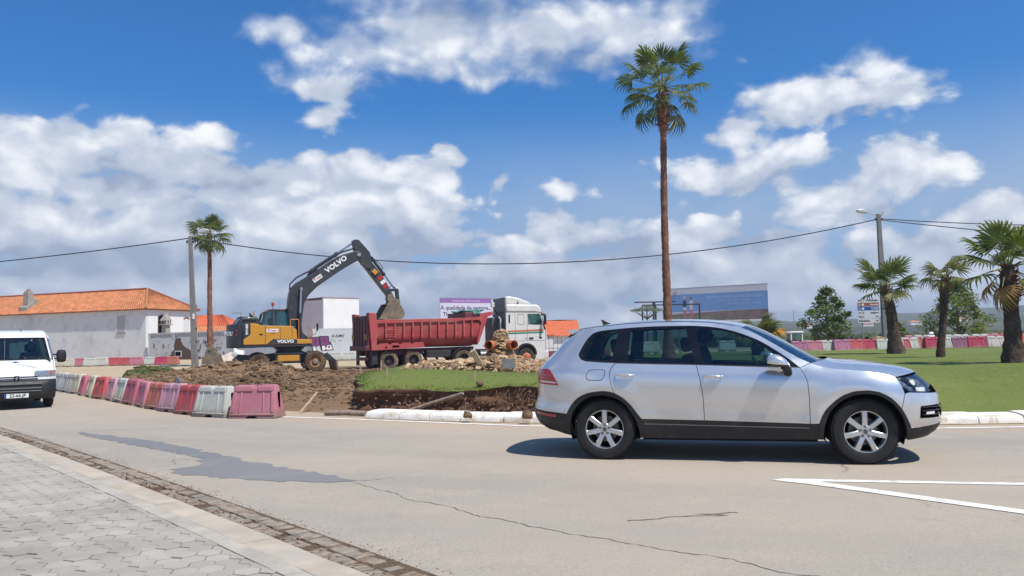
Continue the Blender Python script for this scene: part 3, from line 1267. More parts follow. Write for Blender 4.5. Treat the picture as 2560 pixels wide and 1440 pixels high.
def zsoil(x, y):
    z = 0.03
    for a, b, h, rx, ry in HUMPS:
        q = ((x - a) / rx) ** 2 + ((y - b) / ry) ** 2
        if q < 6:
            z = z + h * math.exp(-q) * (1 - 0.25 * z)
    rough = sstep(0.06, 0.4, z)
    z += (0.02 + 0.08 * rough) * fbm(x, y, 5, 1.1, 5) + 0.05 * rough * abs(fbm(x, y, 9, 3.5, 3))
    z += 0.17 * sstep(35, 37, y) * (1 - rough)
    # fades under the road outside the fenced works
    rb = lerpt(x, [(-21, 26.9), (-17, 26.0), (-12, 25.1), (-8, 24.4), (-4.5, 23.9), (0, 23.85)])
    e = rb - ri(x, y)
    k = sstep(-0.1, 0.9, e)
    z = -0.09 + (z + 0.09) * k
    if y > 44:
        z -= 0.3 * sstep(44, 48, y) * (z + 0.1)
    return z


xs = [-21 + 0.16 * i for i in range(162)]
ys = [14.6 + 0.16 * i for i in range(222)]
grid_mesh('soil', xs, ys, zsoil, M_SOIL)
M_CLOD = mat('soil_clod', (0.160, 0.102, 0.060), 0.95, var=0.45, scale=1.5, c2=(0.25, 0.17, 0.105), gscale=0.7, gamt=0.8, bump=0.8, bscale=14, spec=0.1)
M_SOD = mat('torn_sod', (0.085, 0.10, 0.035), 0.95, var=0.45, scale=2.5, c2=(0.13, 0.085, 0.05), gscale=1.4, gamt=0.9, bump=1.0, bscale=12, spec=0.1)
cl = MB()
n = 0
while n < 9500:
    x, y = rng.uniform(-20, -4.2), rng.uniform(17, 39)
    z = zsoil(x, y)
    d = sstep(0.04, 0.35, z) + (0.07 if z > 0.01 else 0) + 0.8 * math.exp(-(((x + 7.0) / 2.2) ** 2 + ((y - 26.5) / 3.4) ** 2))
    if z < -0.02 or rng.random() > d * 0.8:
        continue
    s_ = min(0.15, 0.015 * math.exp(abs(rng.gauss(0, 0.72))) + 0.006)
    if x < -12.5:
        s_ *= 0.9
    cl.blob((x, y, z + s_ * 0.25), (s_ * rng.uniform(0.8, 1.5), s_ * rng.uniform(0.8, 1.3), s_ * rng.uniform(0.6, 1.0)), rng, 2 if s_ > 0.09 else 1, 0.38)
    n += 1
struct(cl.build('soil_clods', M_CLOD), 'stuff')
sd = MB()
for i in range(420):
    x, y = (rng.gauss(-17.4, 1.6), rng.gauss(34.2, 1.0))
    z = zsoil(x, y)
    if z < 0.05:
        continue
    s_ = rng.uniform(0.04, 0.15)
    sd.blob((x, y, z + s_ * 0.1), (s_ * 1.6, s_ * 1.2, s_ * 0.8), rng, 2, 0.45)
struct(sd.build('turf_clods', M_SOD, None, smooth=60), 'stuff')
# tufts of torn turf on the left heap
tv, tf = [], []
for i in range(9000):
    x, y = rng.gauss(-16.9, 1.7), rng.gauss(34.3, 1.0)
    if fbm(x, y, 4, 0.8) < -0.05:
        continue
    z = zsoil(x, y)
    if z < 0.06:
        continue
    h = rng.uniform(0.03, 0.11)
    a = rng.uniform(0, 6.28)
    w = h * 0.16
    k = len(tv)
    tv += [(x - math.cos(a) * w, y - math.sin(a) * w, z - 0.01), (x + math.cos(a) * w, y + math.sin(a) * w, z - 0.01), (x + rng.gauss(0, 0.5) * h, y + rng.gauss(0, 0.5) * h, z + h)]
    tf.append((k, k + 1, k + 2))
struct(MB().add(tv, tf).build('turf_tufts', leafy('turf_tuft', (0.10, 0.125, 0.035), (0.17, 0.14, 0.07), 0.25)), 'stuff')

# ---- white kerb stones of the island
bed = MB()
vs, fs = [], []
A0, A1 = math.atan2(15.98 - CY, -2.95 - CX), R(-60)
N = 60
for i in range(N + 1):
    a = A0 + (A1 - A0) * i / N
    for r_, z in ((23.2, 0.02), (24.02, 0.012)):
        vs.append((CX + r_ * math.cos(a), CY + r_ * math.sin(a), z))
for i in range(N):
    fs.append((2 * i, 2 * i + 1, 2 * i + 3, 2 * i + 2))
ikerb = struct(MB().add(vs, fs).build('island_kerb', M_SAND))
a = A0
Lst = 0.74 / 23.7
while a < A1:
    L = Lst * rng.uniform(0.85, 1.2)
    vs = []
    K = 6
    prof = [(23.95, 0.0), (23.94, 0.085), (23.90, 0.125), (23.72, 0.150), (23.52, 0.155), (23.46, 0.0)]
    dz, dr = rng.uniform(-0.012, 0.012), rng.uniform(-0.02, 0.02)
    for k in range(K):
        aa = a + 0.0004 + (L - 0.0010) * k / (K - 1)
        end = 0.018 if k in (0, K - 1) else 0
        for r_, z in prof:
            w = 0.018 * fbm(aa * 60, r_ * 4, 6, 1.0)
            rr = r_ + dr + w
            vs.append((CX + rr * math.cos(aa), CY + rr * math.sin(aa), max(0, z * (1 - end * 1.5) + dz + w * 0.6) if z else 0.0))
    n = len(prof)
    fs = [(k * n + i, k * n + i + 1, (k + 1) * n + i + 1, (k + 1) * n + i) for k in range(K - 1) for i in range(n - 1)]
    fs += [tuple(range(n - 1, -1, -1)), tuple(range((K - 1) * n, K * n))]
    MB().add(vs, [tuple(reversed(f)) for f in fs]).build('kerb_stone', M_WKERB, ikerb, smooth=50)
    a += L

# ---- the air: thin haze over the whole scene
hz_ = MB().b2((-1300, -1000, -3.5), (1300, 1500, 70))
_m = bpy.data.materials.new('haze')
_m.use_nodes = True
_nt = _m.node_tree
_nt.nodes.clear()
_v = _nt.nodes.new('ShaderNodeVolumePrincipled')
_v.inputs['Color'].default_value = (0.80, 0.88, 1.0, 1)
_v.inputs['Density'].default_value = 0.0005
_v.inputs['Anisotropy'].default_value = 0.2
_o = _nt.nodes.new('ShaderNodeOutputMaterial')
_nt.links.new(_v.outputs[0], _o.inputs['Volume'])
struct(hz_.build('haze', _m), 'stuff')

# ================================================================== silver car
M_SILVER = bpy.data.materials.new('silver_paint')
M_SILVER.use_nodes = True
_t = NT(M_SILVER.node_tree)
_b = M_SILVER.node_tree.nodes['Principled BSDF']
_tc = _t.n('ShaderNodeTexCoord').outputs['Object']
_fl = _t.noise(_tc, 900, 2, 0.7)
_du = _t.noise(_tc, 3.0, 5, 0.6)
_c = _t.mix(_t.ss(_fl.outputs[0], 0.35, 0.7), (0.62, 0.63, 0.645), (0.78, 0.79, 0.80))
_z = _t.xyz(_tc)[2]
_c = _t.mix(_t.math('MULTIPLY', _t.ss(_t.math('MULTIPLY_ADD', _du.outputs[0], 0.5, _z), 1.0, 0.62), 0.30), _c, (0.36, 0.31, 0.25))
_t.put(_b.inputs['Base Color'], _c)
_b.inputs['Metallic'].default_value = 0.68
_t.put(_b.inputs['Roughness'], _t.ss(_du.outputs[0], 0.2, 0.8, 0.20, 0.29))
_b.inputs['Coat Weight'].default_value = 1.0
_b.inputs['Coat Roughness'].default_value = 0.03
M_BLKPL = mat('black_plastic', (0.018, 0.018, 0.02), 0.55, var=0.2, scale=8, bump=0.05, bscale=300, spec=0.4, grime=(0.10, 0.085, 0.07), gscale=1.5, gamt=0.25)
M_GLOSSB = mat('gloss_black', (0.008, 0.008, 0.010), 0.10, var=0.1, spec=0.5)
M_DARK = mat('dark_underside', (0.012, 0.012, 0.012), 0.9, var=0.2, spec=0.1)
M_TYRE = mat('tyre_rubber', (0.022, 0.022, 0.023), 0.8, var=0.25, scale=6, bump=0.2, bscale=120, spec=0.25, grime=(0.09, 0.075, 0.06), gscale=2.0, gamt=0.35)
M_ALLOY = mat('alloy_silver', (0.60, 0.61, 0.62), 0.32, metal=0.85, var=0.05, scale=5, grime=(0.35, 0.30, 0.24), gscale=3, gamt=0.25)
M_CHROME = mat('chrome', (0.75, 0.75, 0.76), 0.12, metal=1.0, var=0.03)
M_DISC = mat('brake_disc', (0.20, 0.19, 0.18), 0.5, metal=0.7, var=0.2)
M_GLASS = glass('tinted_glass', (0.36, 0.50, 0.50), 0.9)
M_WSCR = glass('windscreen_glass', (0.62, 0.72, 0.72), 1.2)
M_REDL = mat('red_lens', (0.42, 0.012, 0.018), 0.12, var=0.25, scale=14, spec=0.6, coat=0.6)
M_CLEAR = glass('clear_lens', (0.86, 0.9, 0.92), 1.0)
M_LENSW = mat('white_lens', (0.72, 0.70, 0.68), 0.2, var=0.08, scale=20, coat=0.5)
M_TRIM = mat('cabin_trim', (0.028, 0.028, 0.032), 0.85, var=0.25, scale=6, spec=0.2)
M_SEAT = mat('seat_cloth', (0.018, 0.018, 0.022), 0.9, var=0.25, scale=20, spec=0.1)
M_RECESS = mat('black_gap', (0.004, 0.004, 0.004), 1.0, spec=0.0)

car = thing('silver_suv', 'silver five-door off-road estate car with black wheel-arch cladding, driving past in the foreground', 'car', (2.755, 10.37, 0.004), R(-15.6))


def zbelt(x):
    if x < 0.95:
        return 1.10 + (0.834 - x) * 0.038
    return lerpt(x, [(0.95, 1.095), (1.25, 1.075), (1.55, 1.05), (1.85, 0.99), (2.1, 0.93), (2.5, 0.88)])


WPROF = [(-1.2, 0.88), (-0.85, 0.905), (-0.68, 0.940), (-0.60, 0.948), (-0.48, 0.955), (-0.32, 0.966), (-0.22, 0.968), (-0.13, 0.958), (-0.06, 0.935), (0.0, 0.905), (0.03, 0.888), (0.28, 0.795), (0.48, 0.705), (0.54, 0.66), (0.62, 0.56), (0.9, 0.3)]
XF = [(0.27, 2.20), (0.32, 2.31), (0.40, 2.38), (0.46, 2.405), (0.60, 2.41), (0.74, 2.39), (0.82, 2.35), (0.90, 2.30), (0.97, 2.22), (1.05, 2.10), (1.2, 1.95)]
XR = [(0.26, -2.16), (0.33, -2.31), (0.40, -2.43), (0.50, -2.475), (0.60, -2.49), (0.68, -2.46), (0.75, -2.435), (0.94, -2.43), (1.06, -2.43), (1.11, -2.40), (1.19, -2.32), (1.30, -2.21), (1.42, -2.10), (1.53, -1.99), (1.62, -1.94), (1.8, -1.9)]


def smooth_tab(x, tab):
    # piecewise with a little rounding
    return (lerpt(x - 0.03, tab) + 2 * lerpt(x, tab) + lerpt(x + 0.03, tab)) / 4


def Wc(x, z):
    t = z - zbelt(x)
    w = smooth_tab(t, WPROF)
    # waist crease low on the doors
    w -= 0.012 * math.exp(-((t + 0.52) / 0.06) ** 2)
    # flares round the wheels
    for xa in (-1.46, 1.46):
        r = math.hypot(x - xa, z - 0.38)
        w += 0.018 * math.exp(-((r - 0.50) / 0.09) ** 2) * (1 if z > 0.3 else 0.4)
    if x > 0:
        xf = smooth_tab(z, XF)
        q = (x - 1.2) / (xf - 1.2)
        if q > 0:
            w *= max(0.0, 1 - min(1, q) ** 4.0) ** 0.28
        # bonnet narrows to the nose, fender top follows
    else:
        xr = smooth_tab(z, XR)
        q = (-1.1 - x) / (-1.1 - xr)
        if q > 0:
            w *= max(0.0, 1 - min(1, q) ** 4.0) ** 0.28
    if z > zbelt(x) and x > 0.2:                     # cabin tapers towards the screen
        w -= 0.035 * sstep(0.2, 1.0, x) * min(1, (z - zbelt(x)) / 0.1)
    return w


def xfb(z):
    return 1.2 + 0.975 * (smooth_tab(z, XF) - 1.2)


def xrb(z):
    return -1.1 + 0.975 * (smooth_tab(z, XR) + 1.1)


def curve_to(pts):
    return pts


def dens_poly(poly, step=0.05):
    out = []
    for i in range(len(poly)):
        a, b = Vector(poly[i]), Vector(poly[(i + 1) % len(poly)])
        m = max(1, int((b - a).length / step))
        out += [tuple(a + (b - a) * (k / m)) for k in range(m)]
    return out


def rounded(poly, r=0.03, n=3, keep=()):
    """corner-cut a polygon"""
    out = []
    N = len(poly)
    for i in range(N):
        p = Vector(poly[i])
        a = Vector(poly[i - 1])
        b = Vector(poly[(i + 1) % N])
        if i in keep:
            out.append(tuple(p))
            continue
        da, db = (a - p), (b - p)
        ra, rb = min(r, da.length * 0.45), min(r, db.length * 0.45)
        p0, p1 = p + da.normalized() * ra, p + db.normalized() * rb
        for k in range(n + 1):
            t = k / n
            out.append(tuple(p0 * (1 - t) ** 2 + p * 2 * t * (1 - t) + p1 * t * t))
    return out


def panel(name, poly, m, off=0.0, side=-1, holes=(), step=0.07, rim=0.025, parent=None, W=Wc, smooth=40, label=None):
    v, f = cdt(poly, holes, step)
    used = sorted({i for q in f for i in q})
    mp = {k: i for i, k in enumerate(used)}
    vs = [(v[k][0], side * (W(v[k][0], v[k][1]) + off), v[k][1]) for k in used]
    f = [tuple(mp[i] for i in q) for q in f]
    if side > 0:
        f = [tuple(reversed(q)) for q in f]
    if rim:
        cnt = {}
        for q in f:
            for a, b in zip(q, q[1:] + q[:1]):
                cnt[(a, b)] = 1
        edges = [(a, b) for a, b in cnt if (b, a) not in cnt]
        inner = {}
        for a, b in edges:
            for k in (a, b):
                if k not in inner:
                    inner[k] = len(vs)
                    x, y, z = vs[k]
                    vs.append((x, y - side * rim, z))
        for a, b in edges:
            f.append((b, a, inner[a], inner[b]))
    o = MB().add(vs, f).build(name, m, parent if parent is not None else car, smooth=smooth)
    if label:
        o['label'] = label
    return o


ROOFE = [(-1.80, 1.600), (-1.61, 1.622), (-1.27, 1.650), (-0.85, 1.667), (-0.44, 1.663), (-0.2, 1.648), (0.0, 1.622), (0.17, 1.585), (0.28, 1.545), (0.38, 1.492), (0.58, 1.367), (0.712, 1.280), (0.841, 1.200), (0.952, 1.150)]
DLO_T = [(-1.776, 1.268), (-1.765, 1.315), (-1.691, 1.451), (-1.625, 1.527), (-1.555, 1.562), (-1.439, 1.580), (-1.186, 1.600), (-0.853, 1.614), (-0.444, 1.612), (-0.28, 1.604), (-0.113, 1.586), (0.029, 1.556), (0.17, 1.513), (0.342, 1.442), (0.444, 1.388), (0.577, 1.300), (0.707, 1.205), (0.771, 1.153), (0.834, 1.094)]
DLO_B = [(0.565, 1.106), (0.155, 1.122), (-0.338, 1.140), (-0.849, 1.159), (-1.309, 1.176), (-1.51, 1.188), (-1.679, 1.204), (-1.745, 1.228)]
GAPR = [(-1.309, 1.174), (-1.352, 1.123), (-1.376, 1.066), (-1.374, 1.018), (-1.357, 0.919), (-1.325, 0.811)]
GAPM = [(-0.337, 1.139), (-0.305, 1.010), (-0.272, 0.818), (-0.264, 0.70), (-0.262, 0.487)]
GAPF = [(0.834, 1.094), (0.880, 1.017), (0.908, 0.933), (0.920, 0.75), (0.918, 0.457)]
ARC_R = [(-1.929, 0.552), (-1.875, 0.655), (-1.784, 0.750), (-1.651, 0.812), (-1.462, 0.836), (-1.325, 0.811), (-1.207, 0.740), (-1.097, 0.623), (-1.040, 0.545), (-1.005, 0.497)]
ARC_F = [(1.016, 0.455), (1.078, 0.590), (1.17, 0.695), (1.272, 0.774), (1.397, 0.822), (1.544, 0.834), (1.664, 0.813), (1.781, 0.748), (1.883, 0.632), (1.947, 0.503), (1.978, 0.414)]


def crv(P, n=3):
    out = []
    for i in range(len(P) - 1):
        p0, p1, p2, p3 = (Vector(P[max(0, i - 1)]), Vector(P[i]), Vector(P[i + 1]), Vector(P[min(len(P) - 1, i + 2)]))
        for k in range(n):
            t = k / n
            out.append(tuple(0.5 * ((2 * p1) + (p2 - p0) * t + (2 * p0 - 5 * p1 + 4 * p2 - p3) * t * t + (3 * p1 - p0 - 3 * p2 + p3) * t ** 3)))
    out.append(tuple(P[-1]))
    return out


DLO_T = crv(DLO_T)
g_ = 0.0035
rear_edge = [(xrb(z), z) for z in (0.60, 0.68, 0.75, 0.85, 0.94, 1.02, 1.08, 1.13, 1.19, 1.27, 1.35, 1.42, 1.48)]
front_edge = [(xfb(z), z) for z in (0.454, 0.53, 0.60, 0.67, 0.74, 0.785)]
GLQ = rounded([(-1.735, 1.262), (-1.690, 1.365), (-1.607, 1.510), (-1.545, 1.540), (-1.278, 1.572), (-1.355, 1.205), (-1.68, 1.226)], 0.05)
GLR = rounded([(-1.125, 1.572), (-0.46, 1.590), (-0.352, 1.168), (-1.165, 1.196)], 0.04)
GLF = rounded([(-0.332, 1.50), (-0.300, 1.572), (-0.22, 1.578), (-0.05, 1.555), (0.169, 1.490), (0.342, 1.418), (0.51, 1.310), (0.61, 1.235), (0.71, 1.14), (0.70, 1.118), (-0.237, 1.152)], 0.03)
SQ = [(x, z) for x, z in ROOFE]
quarter = list(ROOFE) + [(0.905, 1.128), (0.850, 1.104)] + [(0.840, 1.099)] + [(x, z + g_) for x, z in reversed(DLO_T)][1:] + \
    [(-1.750, 1.226), (-1.679, 1.200), (-1.51, 1.184)] + [(x - g_, z) for x, z in GAPR] + [(x, z + g_) for x, z in reversed(ARC_R[:5])] + \
    [(-2.174, 0.574)] + rear_edge + [(-1.884, 1.522)]
for side, nm in ((-1, ''), (1, '')):
    panel('quarter_panel', quarter, M_SILVER, 0, side)
    panel('rear_door', [(x + g_, z - g_) for x, z in GAPR] + [(x, z + g_) for x, z in ARC_R[5:9]] + [(-1.000, 0.501)] + [(x - g_, z) for x, z in reversed(GAPM)] + [(-0.849, 1.154)], M_SILVER, 0, side)
    panel('front_door', [(x + g_, z) for x, z in GAPM] + [(x - g_, z) for x, z in reversed(GAPF)] + [(0.565, 1.101), (0.155, 1.117)], M_SILVER, 0, side)
    panel('fender', [(x + g_, z) for x, z in GAPF] + [(1.014, 0.459)] + [(x, z + g_) for x, z in ARC_F[1:9]] + [(1.925, 0.795), (1.905, 0.875), (1.846, 0.978), (1.793, 0.999), (1.68, 1.025), (1.555, 1.046), (1.37, 1.064), (1.188, 1.080), (1.05, 1.11), (0.957, 1.145), (0.905, 1.122)], M_SILVER, 0, side)
    panel('front_bumper', [(x, z) for x, z in ((1.888, 0.629), (1.947, 0.505), (1.98, 0.418), (2.12, 0.424))] + front_edge + [(1.974, 0.806), (1.931, 0.79)], M_SILVER, 0, side)
    panel('rear_bumper', [(-1.932, 0.546), (-2.174, 0.566), (xrb(0.592), 0.592), (xrb(0.5), 0.5), (xrb(0.42), 0.42), (xrb(0.34), 0.335), (-2.1, 0.325), (-1.977, 0.294), (-1.826, 0.271), (-1.87, 0.40), (-1.90, 0.49)], M_BLKPL, 0.004, side)
    panel('bumper_skirt', [(1.985, 0.411), (2.12, 0.417), (xfb(0.45), 0.447), (xfb(0.38), 0.38), (xfb(0.31), 0.31), (1.948, 0.275), (1.90, 0.30), (1.94, 0.36)], M_BLKPL, 0.004, side)
    panel('sill', [(-1.000, 0.495), (-0.262, 0.484), (0.657, 0.458), (1.012, 0.452), (1.03, 0.275), (0.5, 0.268), (0.0, 0.272), (-0.968, 0.268)], M_BLKPL, 0.004, side, rim=0.06)
    panel('sill_strip', [(-0.97, 0.444), (-0.262, 0.430), (0.905, 0.410), (0.905, 0.402), (-0.262, 0.422), (-0.97, 0.436)], M_CHROME if False else mat('sill_line', (0.25, 0.25, 0.26), 0.4, metal=0.5), 0.008, side, rim=0.008)
    # wheel-arch cladding
    for nm_, xa, arc, zlow in (('arch_cladding', -1.462, ARC_R, (-1.899, 0.300, -1.005, 0.270)), ('arch_cladding', 1.50, ARC_F, (1.03, 0.275, 1.945, 0.275))):
        if xa < 0:
            outer = [(-1.935, 0.545)] + arc[1:] + [(-0.975, 0.40), (-0.968, 0.268)]
            inner = [(-1.020, 0.268), (-1.045, 0.40), (-1.095, 0.525), (-1.181, 0.655), (-1.292, 0.742), (-1.463, 0.786), (-1.640, 0.762), (-1.775, 0.675), (-1.862, 0.545), (-1.893, 0.40), (-1.885, 0.285)]
        else:
            outer = [(1.012, 0.275)] + arc + [(1.965, 0.30)]
            inner = [(1.930, 0.285), (1.928, 0.40), (1.888, 0.550), (1.800, 0.680), (1.668, 0.772), (1.542, 0.795), (1.400, 0.782), (1.240, 0.705), (1.135, 0.585), (1.072, 0.43), (1.055, 0.275)]
        panel(nm_, crv(outer) + crv(inner), M_BLKPL, 0.010, side, step=0.06, rim=0.09)
    # window band: black surround with three panes
    panel('window_surround', DLO_T + DLO_B, M_GLOSSB, -0.008, side, holes=(GLQ, GLR, GLF), rim=0.02)
    for gp in (GLQ, GLR, GLF):
        panel('window', gp, M_GLASS, -0.014, side, rim=0)
    # chrome-less belt moulding
    panel('belt_moulding', [(-1.70, 1.207), (-1.30, 1.182), (-0.34, 1.147), (0.83, 1.104), (0.83, 1.094), (-0.34, 1.137), (-1.30, 1.172), (-1.70, 1.197)], M_BLKPL, -0.001, side, rim=0.01)
    # rear lamp
    tl = panel('tail_lamp', rounded([(xrb(1.10) + 0.003, 1.105), (-2.206, 1.112), (-2.150, 1.096), (-2.10, 1.024), (-2.034, 0.906), (xrb(0.925) + 0.003, 0.924), (xrb(1.02) + 0.003, 1.02)], 0.02), M_REDL, 0.006, side, rim=0.02)
    panel('reversing_lens', [(-2.31, 0.965), (-2.075, 0.948), (-2.058, 0.928), (-2.307, 0.940)], M_LENSW, 0.009, side, rim=0.005, parent=tl)
    panel('reflector', rounded([(-2.37, 0.567), (-2.069, 0.537), (-2.083, 0.506), (-2.36, 0.532)], 0.01), M_REDL, 0.009, side, rim=0.01)
    panel('fuel_flap' if side < 0 else 'side_badge', rounded([(-1.668, 1.020), (-1.632, 1.094), (-1.440, 1.096), (-1.432, 1.050), (-1.471, 0.969), (-1.650, 0.976)], 0.035), M_SILVER, 0.0035, side, rim=0.008, step=0.05) if side < 0 else None
    if side < 0:
        o_ = panel('fuel_flap_gap', rounded([(-1.675, 1.020), (-1.636, 1.100), (-1.435, 1.102), (-1.426, 1.050), (-1.467, 0.963), (-1.655, 0.970)], 0.035), M_RECESS, 0.0018, side, rim=0.004, step=0.05)
    # head lamp: dark bowl, reflectors, clear cover
    hp = rounded([(1.850, 0.970), (2.03, 0.962), (2.10, 0.94), (2.185, 0.850), (2.190, 0.802), (1.974, 0.812), (1.912, 0.877)], 0.015)
    hl = panel('headlight', hp, mat('lamp_bowl', (0.22, 0.23, 0.25), 0.25, metal=0.6, var=0.3, scale=30), -0.03, side, rim=0.01)
    panel('lens_cover', hp, M_CLEAR, 0.002, side, rim=0.03, parent=hl)
    panel('reflector_bowl', rounded([(1.965, 0.862), (2.165, 0.857), (2.168, 0.812), (1.975, 0.820)], 0.012), M_LENSW, -0.02, side, rim=0.005, parent=hl)
    panel('projector', rounded([(2.005, 0.945), (2.06, 0.94), (2.06, 0.878), (2.0, 0.878)], 0.02), M_LENSW, -0.02, side, rim=0.005, parent=hl)
    # fog lamp grille
    fg = panel('fog_lamp_grille', rounded([(2.095, 0.653), (xfb(0.66), 0.668), (xfb(0.52), 0.520), (2.080, 0.519)], 0.015), M_RECESS, 0.004, side, rim=0.01)
    for zz in (0.555, 0.60, 0.64):
        panel('grille_bar', [(2.11, zz + 0.008), (xfb(zz), zz + 0.010), (xfb(zz), zz - 0.004), (2.11, zz - 0.004)], M_BLKPL, 0.014, side, rim=0.008, parent=fg)
    panel('fog_lamp', rounded([(2.15, 0.588), (2.25, 0.592), (2.25, 0.562), (2.15, 0.560)], 0.008), M_LENSW, 0.016, side, rim=0.006, parent=fg)
    # door handles with their cups
    for hx, hz in ((-1.19, 1.028), (-0.148, 1.005)):
        cup = panel('handle_cup', rounded([(hx - 0.085, hz - 0.005), (hx + 0.075, hz - 0.008), (hx + 0.05, hz - 0.055), (hx, hz - 0.072), (hx - 0.055, hz - 0.055)], 0.03), M_SILVER, 0.0035, side, rim=0.004)
        b = MB()
        y0 = Wc(hx, hz)
        pts = []
        for k in range(9):
            q = -1 + 2 * k / 8
            pts.append((hx + 0.112 * q, side * (y0 + 0.012 + 0.030 * (1 - q ** 4)), hz + 0.004 - 0.006 * q))
        b.tube(pts, [0.010, 0.015, 0.017, 0.018, 0.018, 0.018, 0.017, 0.015, 0.010], 10)
        b.build('door_handle', M_SILVER, car, smooth=60)
        panel('handle_lock', rounded([(hx - 0.045, hz - 0.022), (hx + 0.045, hz - 0.024), (hx + 0.03, hz - 0.05), (hx - 0.03, hz - 0.05)], 0.02), M_CHROME, 0.006, side, rim=0.003)
    # door mirror
    ym = side * 0.90
    b = MB()
    vs, fs = ICO[3]
    base = Vector((0.59, side * 1.055, 1.165))
    pts = []
    for q in vs:
        x, y, z = q
        fx = 0.125 * math.copysign(abs(x) ** 0.75, x)
        fz = 0.095 * math.copysign(abs(z) ** 0.9, z)
        if z < -0.2:
            fz = -0.02 - 0.03 * (-(z + 0.2) / 0.8)
        pts.append((base.x + fx - 0.03 * z, base.y + 0.105 * math.copysign(abs(y) ** 0.8, y), base.z + fz - 0.02 * (x > 0) * x * 2))
    zc = base.z - 0.028
    mi = MB().add([(x, y, max(z, zc)) for x, y, z in pts], fs).build('door_mirror', M_SILVER, car, smooth=60)
    b = MB().add([(x + (0.003 if x > 0.59 else -0.003), y, min(z, zc + 0.001)) for x, y, z in pts], fs)
    b.tube([(0.66, side * 1.00, 1.125), (0.70, side * 0.96, 1.07), (0.70, side * 0.93, 1.035)], [0.05, 0.045, 0.05], 10)
    b.build('mirror_foot', M_BLKPL, mi, smooth=60)
    # inner black side so panel gaps read dark
    panel('inner_side', [(-1.00, 0.30), (1.0, 0.30), (1.03, 0.50), (1.16, 0.72), (1.30, 0.82), (1.55, 0.86), (1.7, 0.83), (1.85, 0.70), (1.90, 0.85), (1.72, 0.96), (0.95, 1.05), (-1.74, 1.16), (-1.95, 1.05), (-1.95, 0.62), (-1.9, 0.62), (-1.7, 0.83), (-1.46, 0.86), (-1.2, 0.78), (-1.05, 0.60)], M_DARK, -0.045, side, rim=0, step=0.12)


# ---- top: bonnet, screens, roof, tailgate as crowned spans between the two sides
def span(name, pts, m, crown, nx=14, parent=None, off=0.0, exp=2.0, bowx=0.0, inset=0.0, rimz=0.0):
    """pts: side-edge points (x, z) in order; crown: bulge (x shift, z shift) at the middle"""
    vs, fs = [], []
    for i, (x, z) in enumerate(pts):
        w = Wc(x, z) - inset
        cx_, cz_ = crown[i] if isinstance(crown, list) else crown
        for k in range(nx + 1):
            u = -1 + 2 * k / nx
            s_ = 1 - abs(u) ** exp
            vs.append((x + cx_ * s_, u * w, z + cz_ * s_ + off))
    n = nx + 1
    for i in range(len(pts) - 1):
        for k in range(nx):
            fs.append((i * n + k + 1, i * n + k, (i + 1) * n + k, (i + 1) * n + k + 1))
    return MB().add(vs, [tuple(reversed(f)) for f in fs] if rimz else fs).build(name, m, parent if parent is not None else car, smooth=50)


roofpts = [(-1.80, 1.600), (-1.61, 1.622), (-1.44, 1.637), (-1.27, 1.650), (-1.05, 1.660), (-0.85, 1.667), (-0.62, 1.667), (-0.44, 1.663), (-0.2, 1.648), (0.0, 1.622), (0.12, 1.597), (0.20, 1.574)]
span('roof', roofpts, M_SILVER, [(0.10 * sstep(-0.5, 0.2, x), 0.035 + 0.012 * sstep(-1.7, -1.0, x)) for x, z in roofpts], exp=2.4)
scr = [(0.205, 1.573), (0.28, 1.540), (0.38, 1.487), (0.48, 1.428), (0.58, 1.363), (0.712, 1.277), (0.841, 1.197), (0.94, 1.148)]
span('windscreen', scr, M_WSCR, [(0.10 + 0.12 * i / 7, 0.050 - 0.03 * i / 7) for i in range(8)], exp=2.2)
bon = [(0.957, 1.145), (1.05, 1.11), (1.188, 1.080), (1.37, 1.064), (1.555, 1.046), (1.68, 1.025), (1.793, 0.999), (1.846, 0.978)]
span('cowl', [(0.90, 1.150), (0.957, 1.142), (1.02, 1.118)], M_BLKPL, [(0.24, 0.03), (0.25, 0.035), (0.25, 0.03)], exp=2.2, off=-0.01)
bc = [(0.26, 0.050), (0.22, 0.065), (0.20, 0.085), (0.17, 0.090), (0.15, 0.088), (0.18, 0.085), (0.24, 0.075), (0.34, 0.045)]
span('bonnet', bon, M_SILVER, bc, exp=2.6, nx=24)
nose = [(1.846, 0.974), (1.91, 0.93), (1.96, 0.88), (1.97, 0.82)]
span('radiator_grille', [(1.90, 0.968), (1.96, 0.93), (2.02, 0.87), (2.04, 0.80)], M_GLOSSB, [(0.29, 0.03), (0.30, 0.0), (0.31, 0.0), (0.33, 0)], exp=2.6)
# closing faces at both ends
def endcap(name, zs, xb, m, bulge, off=0.0):
    vs, fs = [], []
    nx = 12
    for z in zs:
        x = xb(z)
        w = Wc(x, z) + off
        for k in range(nx + 1):
            u = -1 + 2 * k / nx
            vs.append((x + bulge * (1 - u * u), u * w, z))
    n = nx + 1
    for i in range(len(zs) - 1):
        for k in range(nx):
            fs.append((i * n + k, i * n + k + 1, (i + 1) * n + k + 1, (i + 1) * n + k) if bulge > 0 else (i * n + k + 1, i * n + k, (i + 1) * n + k, (i + 1) * n + k + 1))
    return MB().add(vs, fs).build(name, m, car, smooth=50)


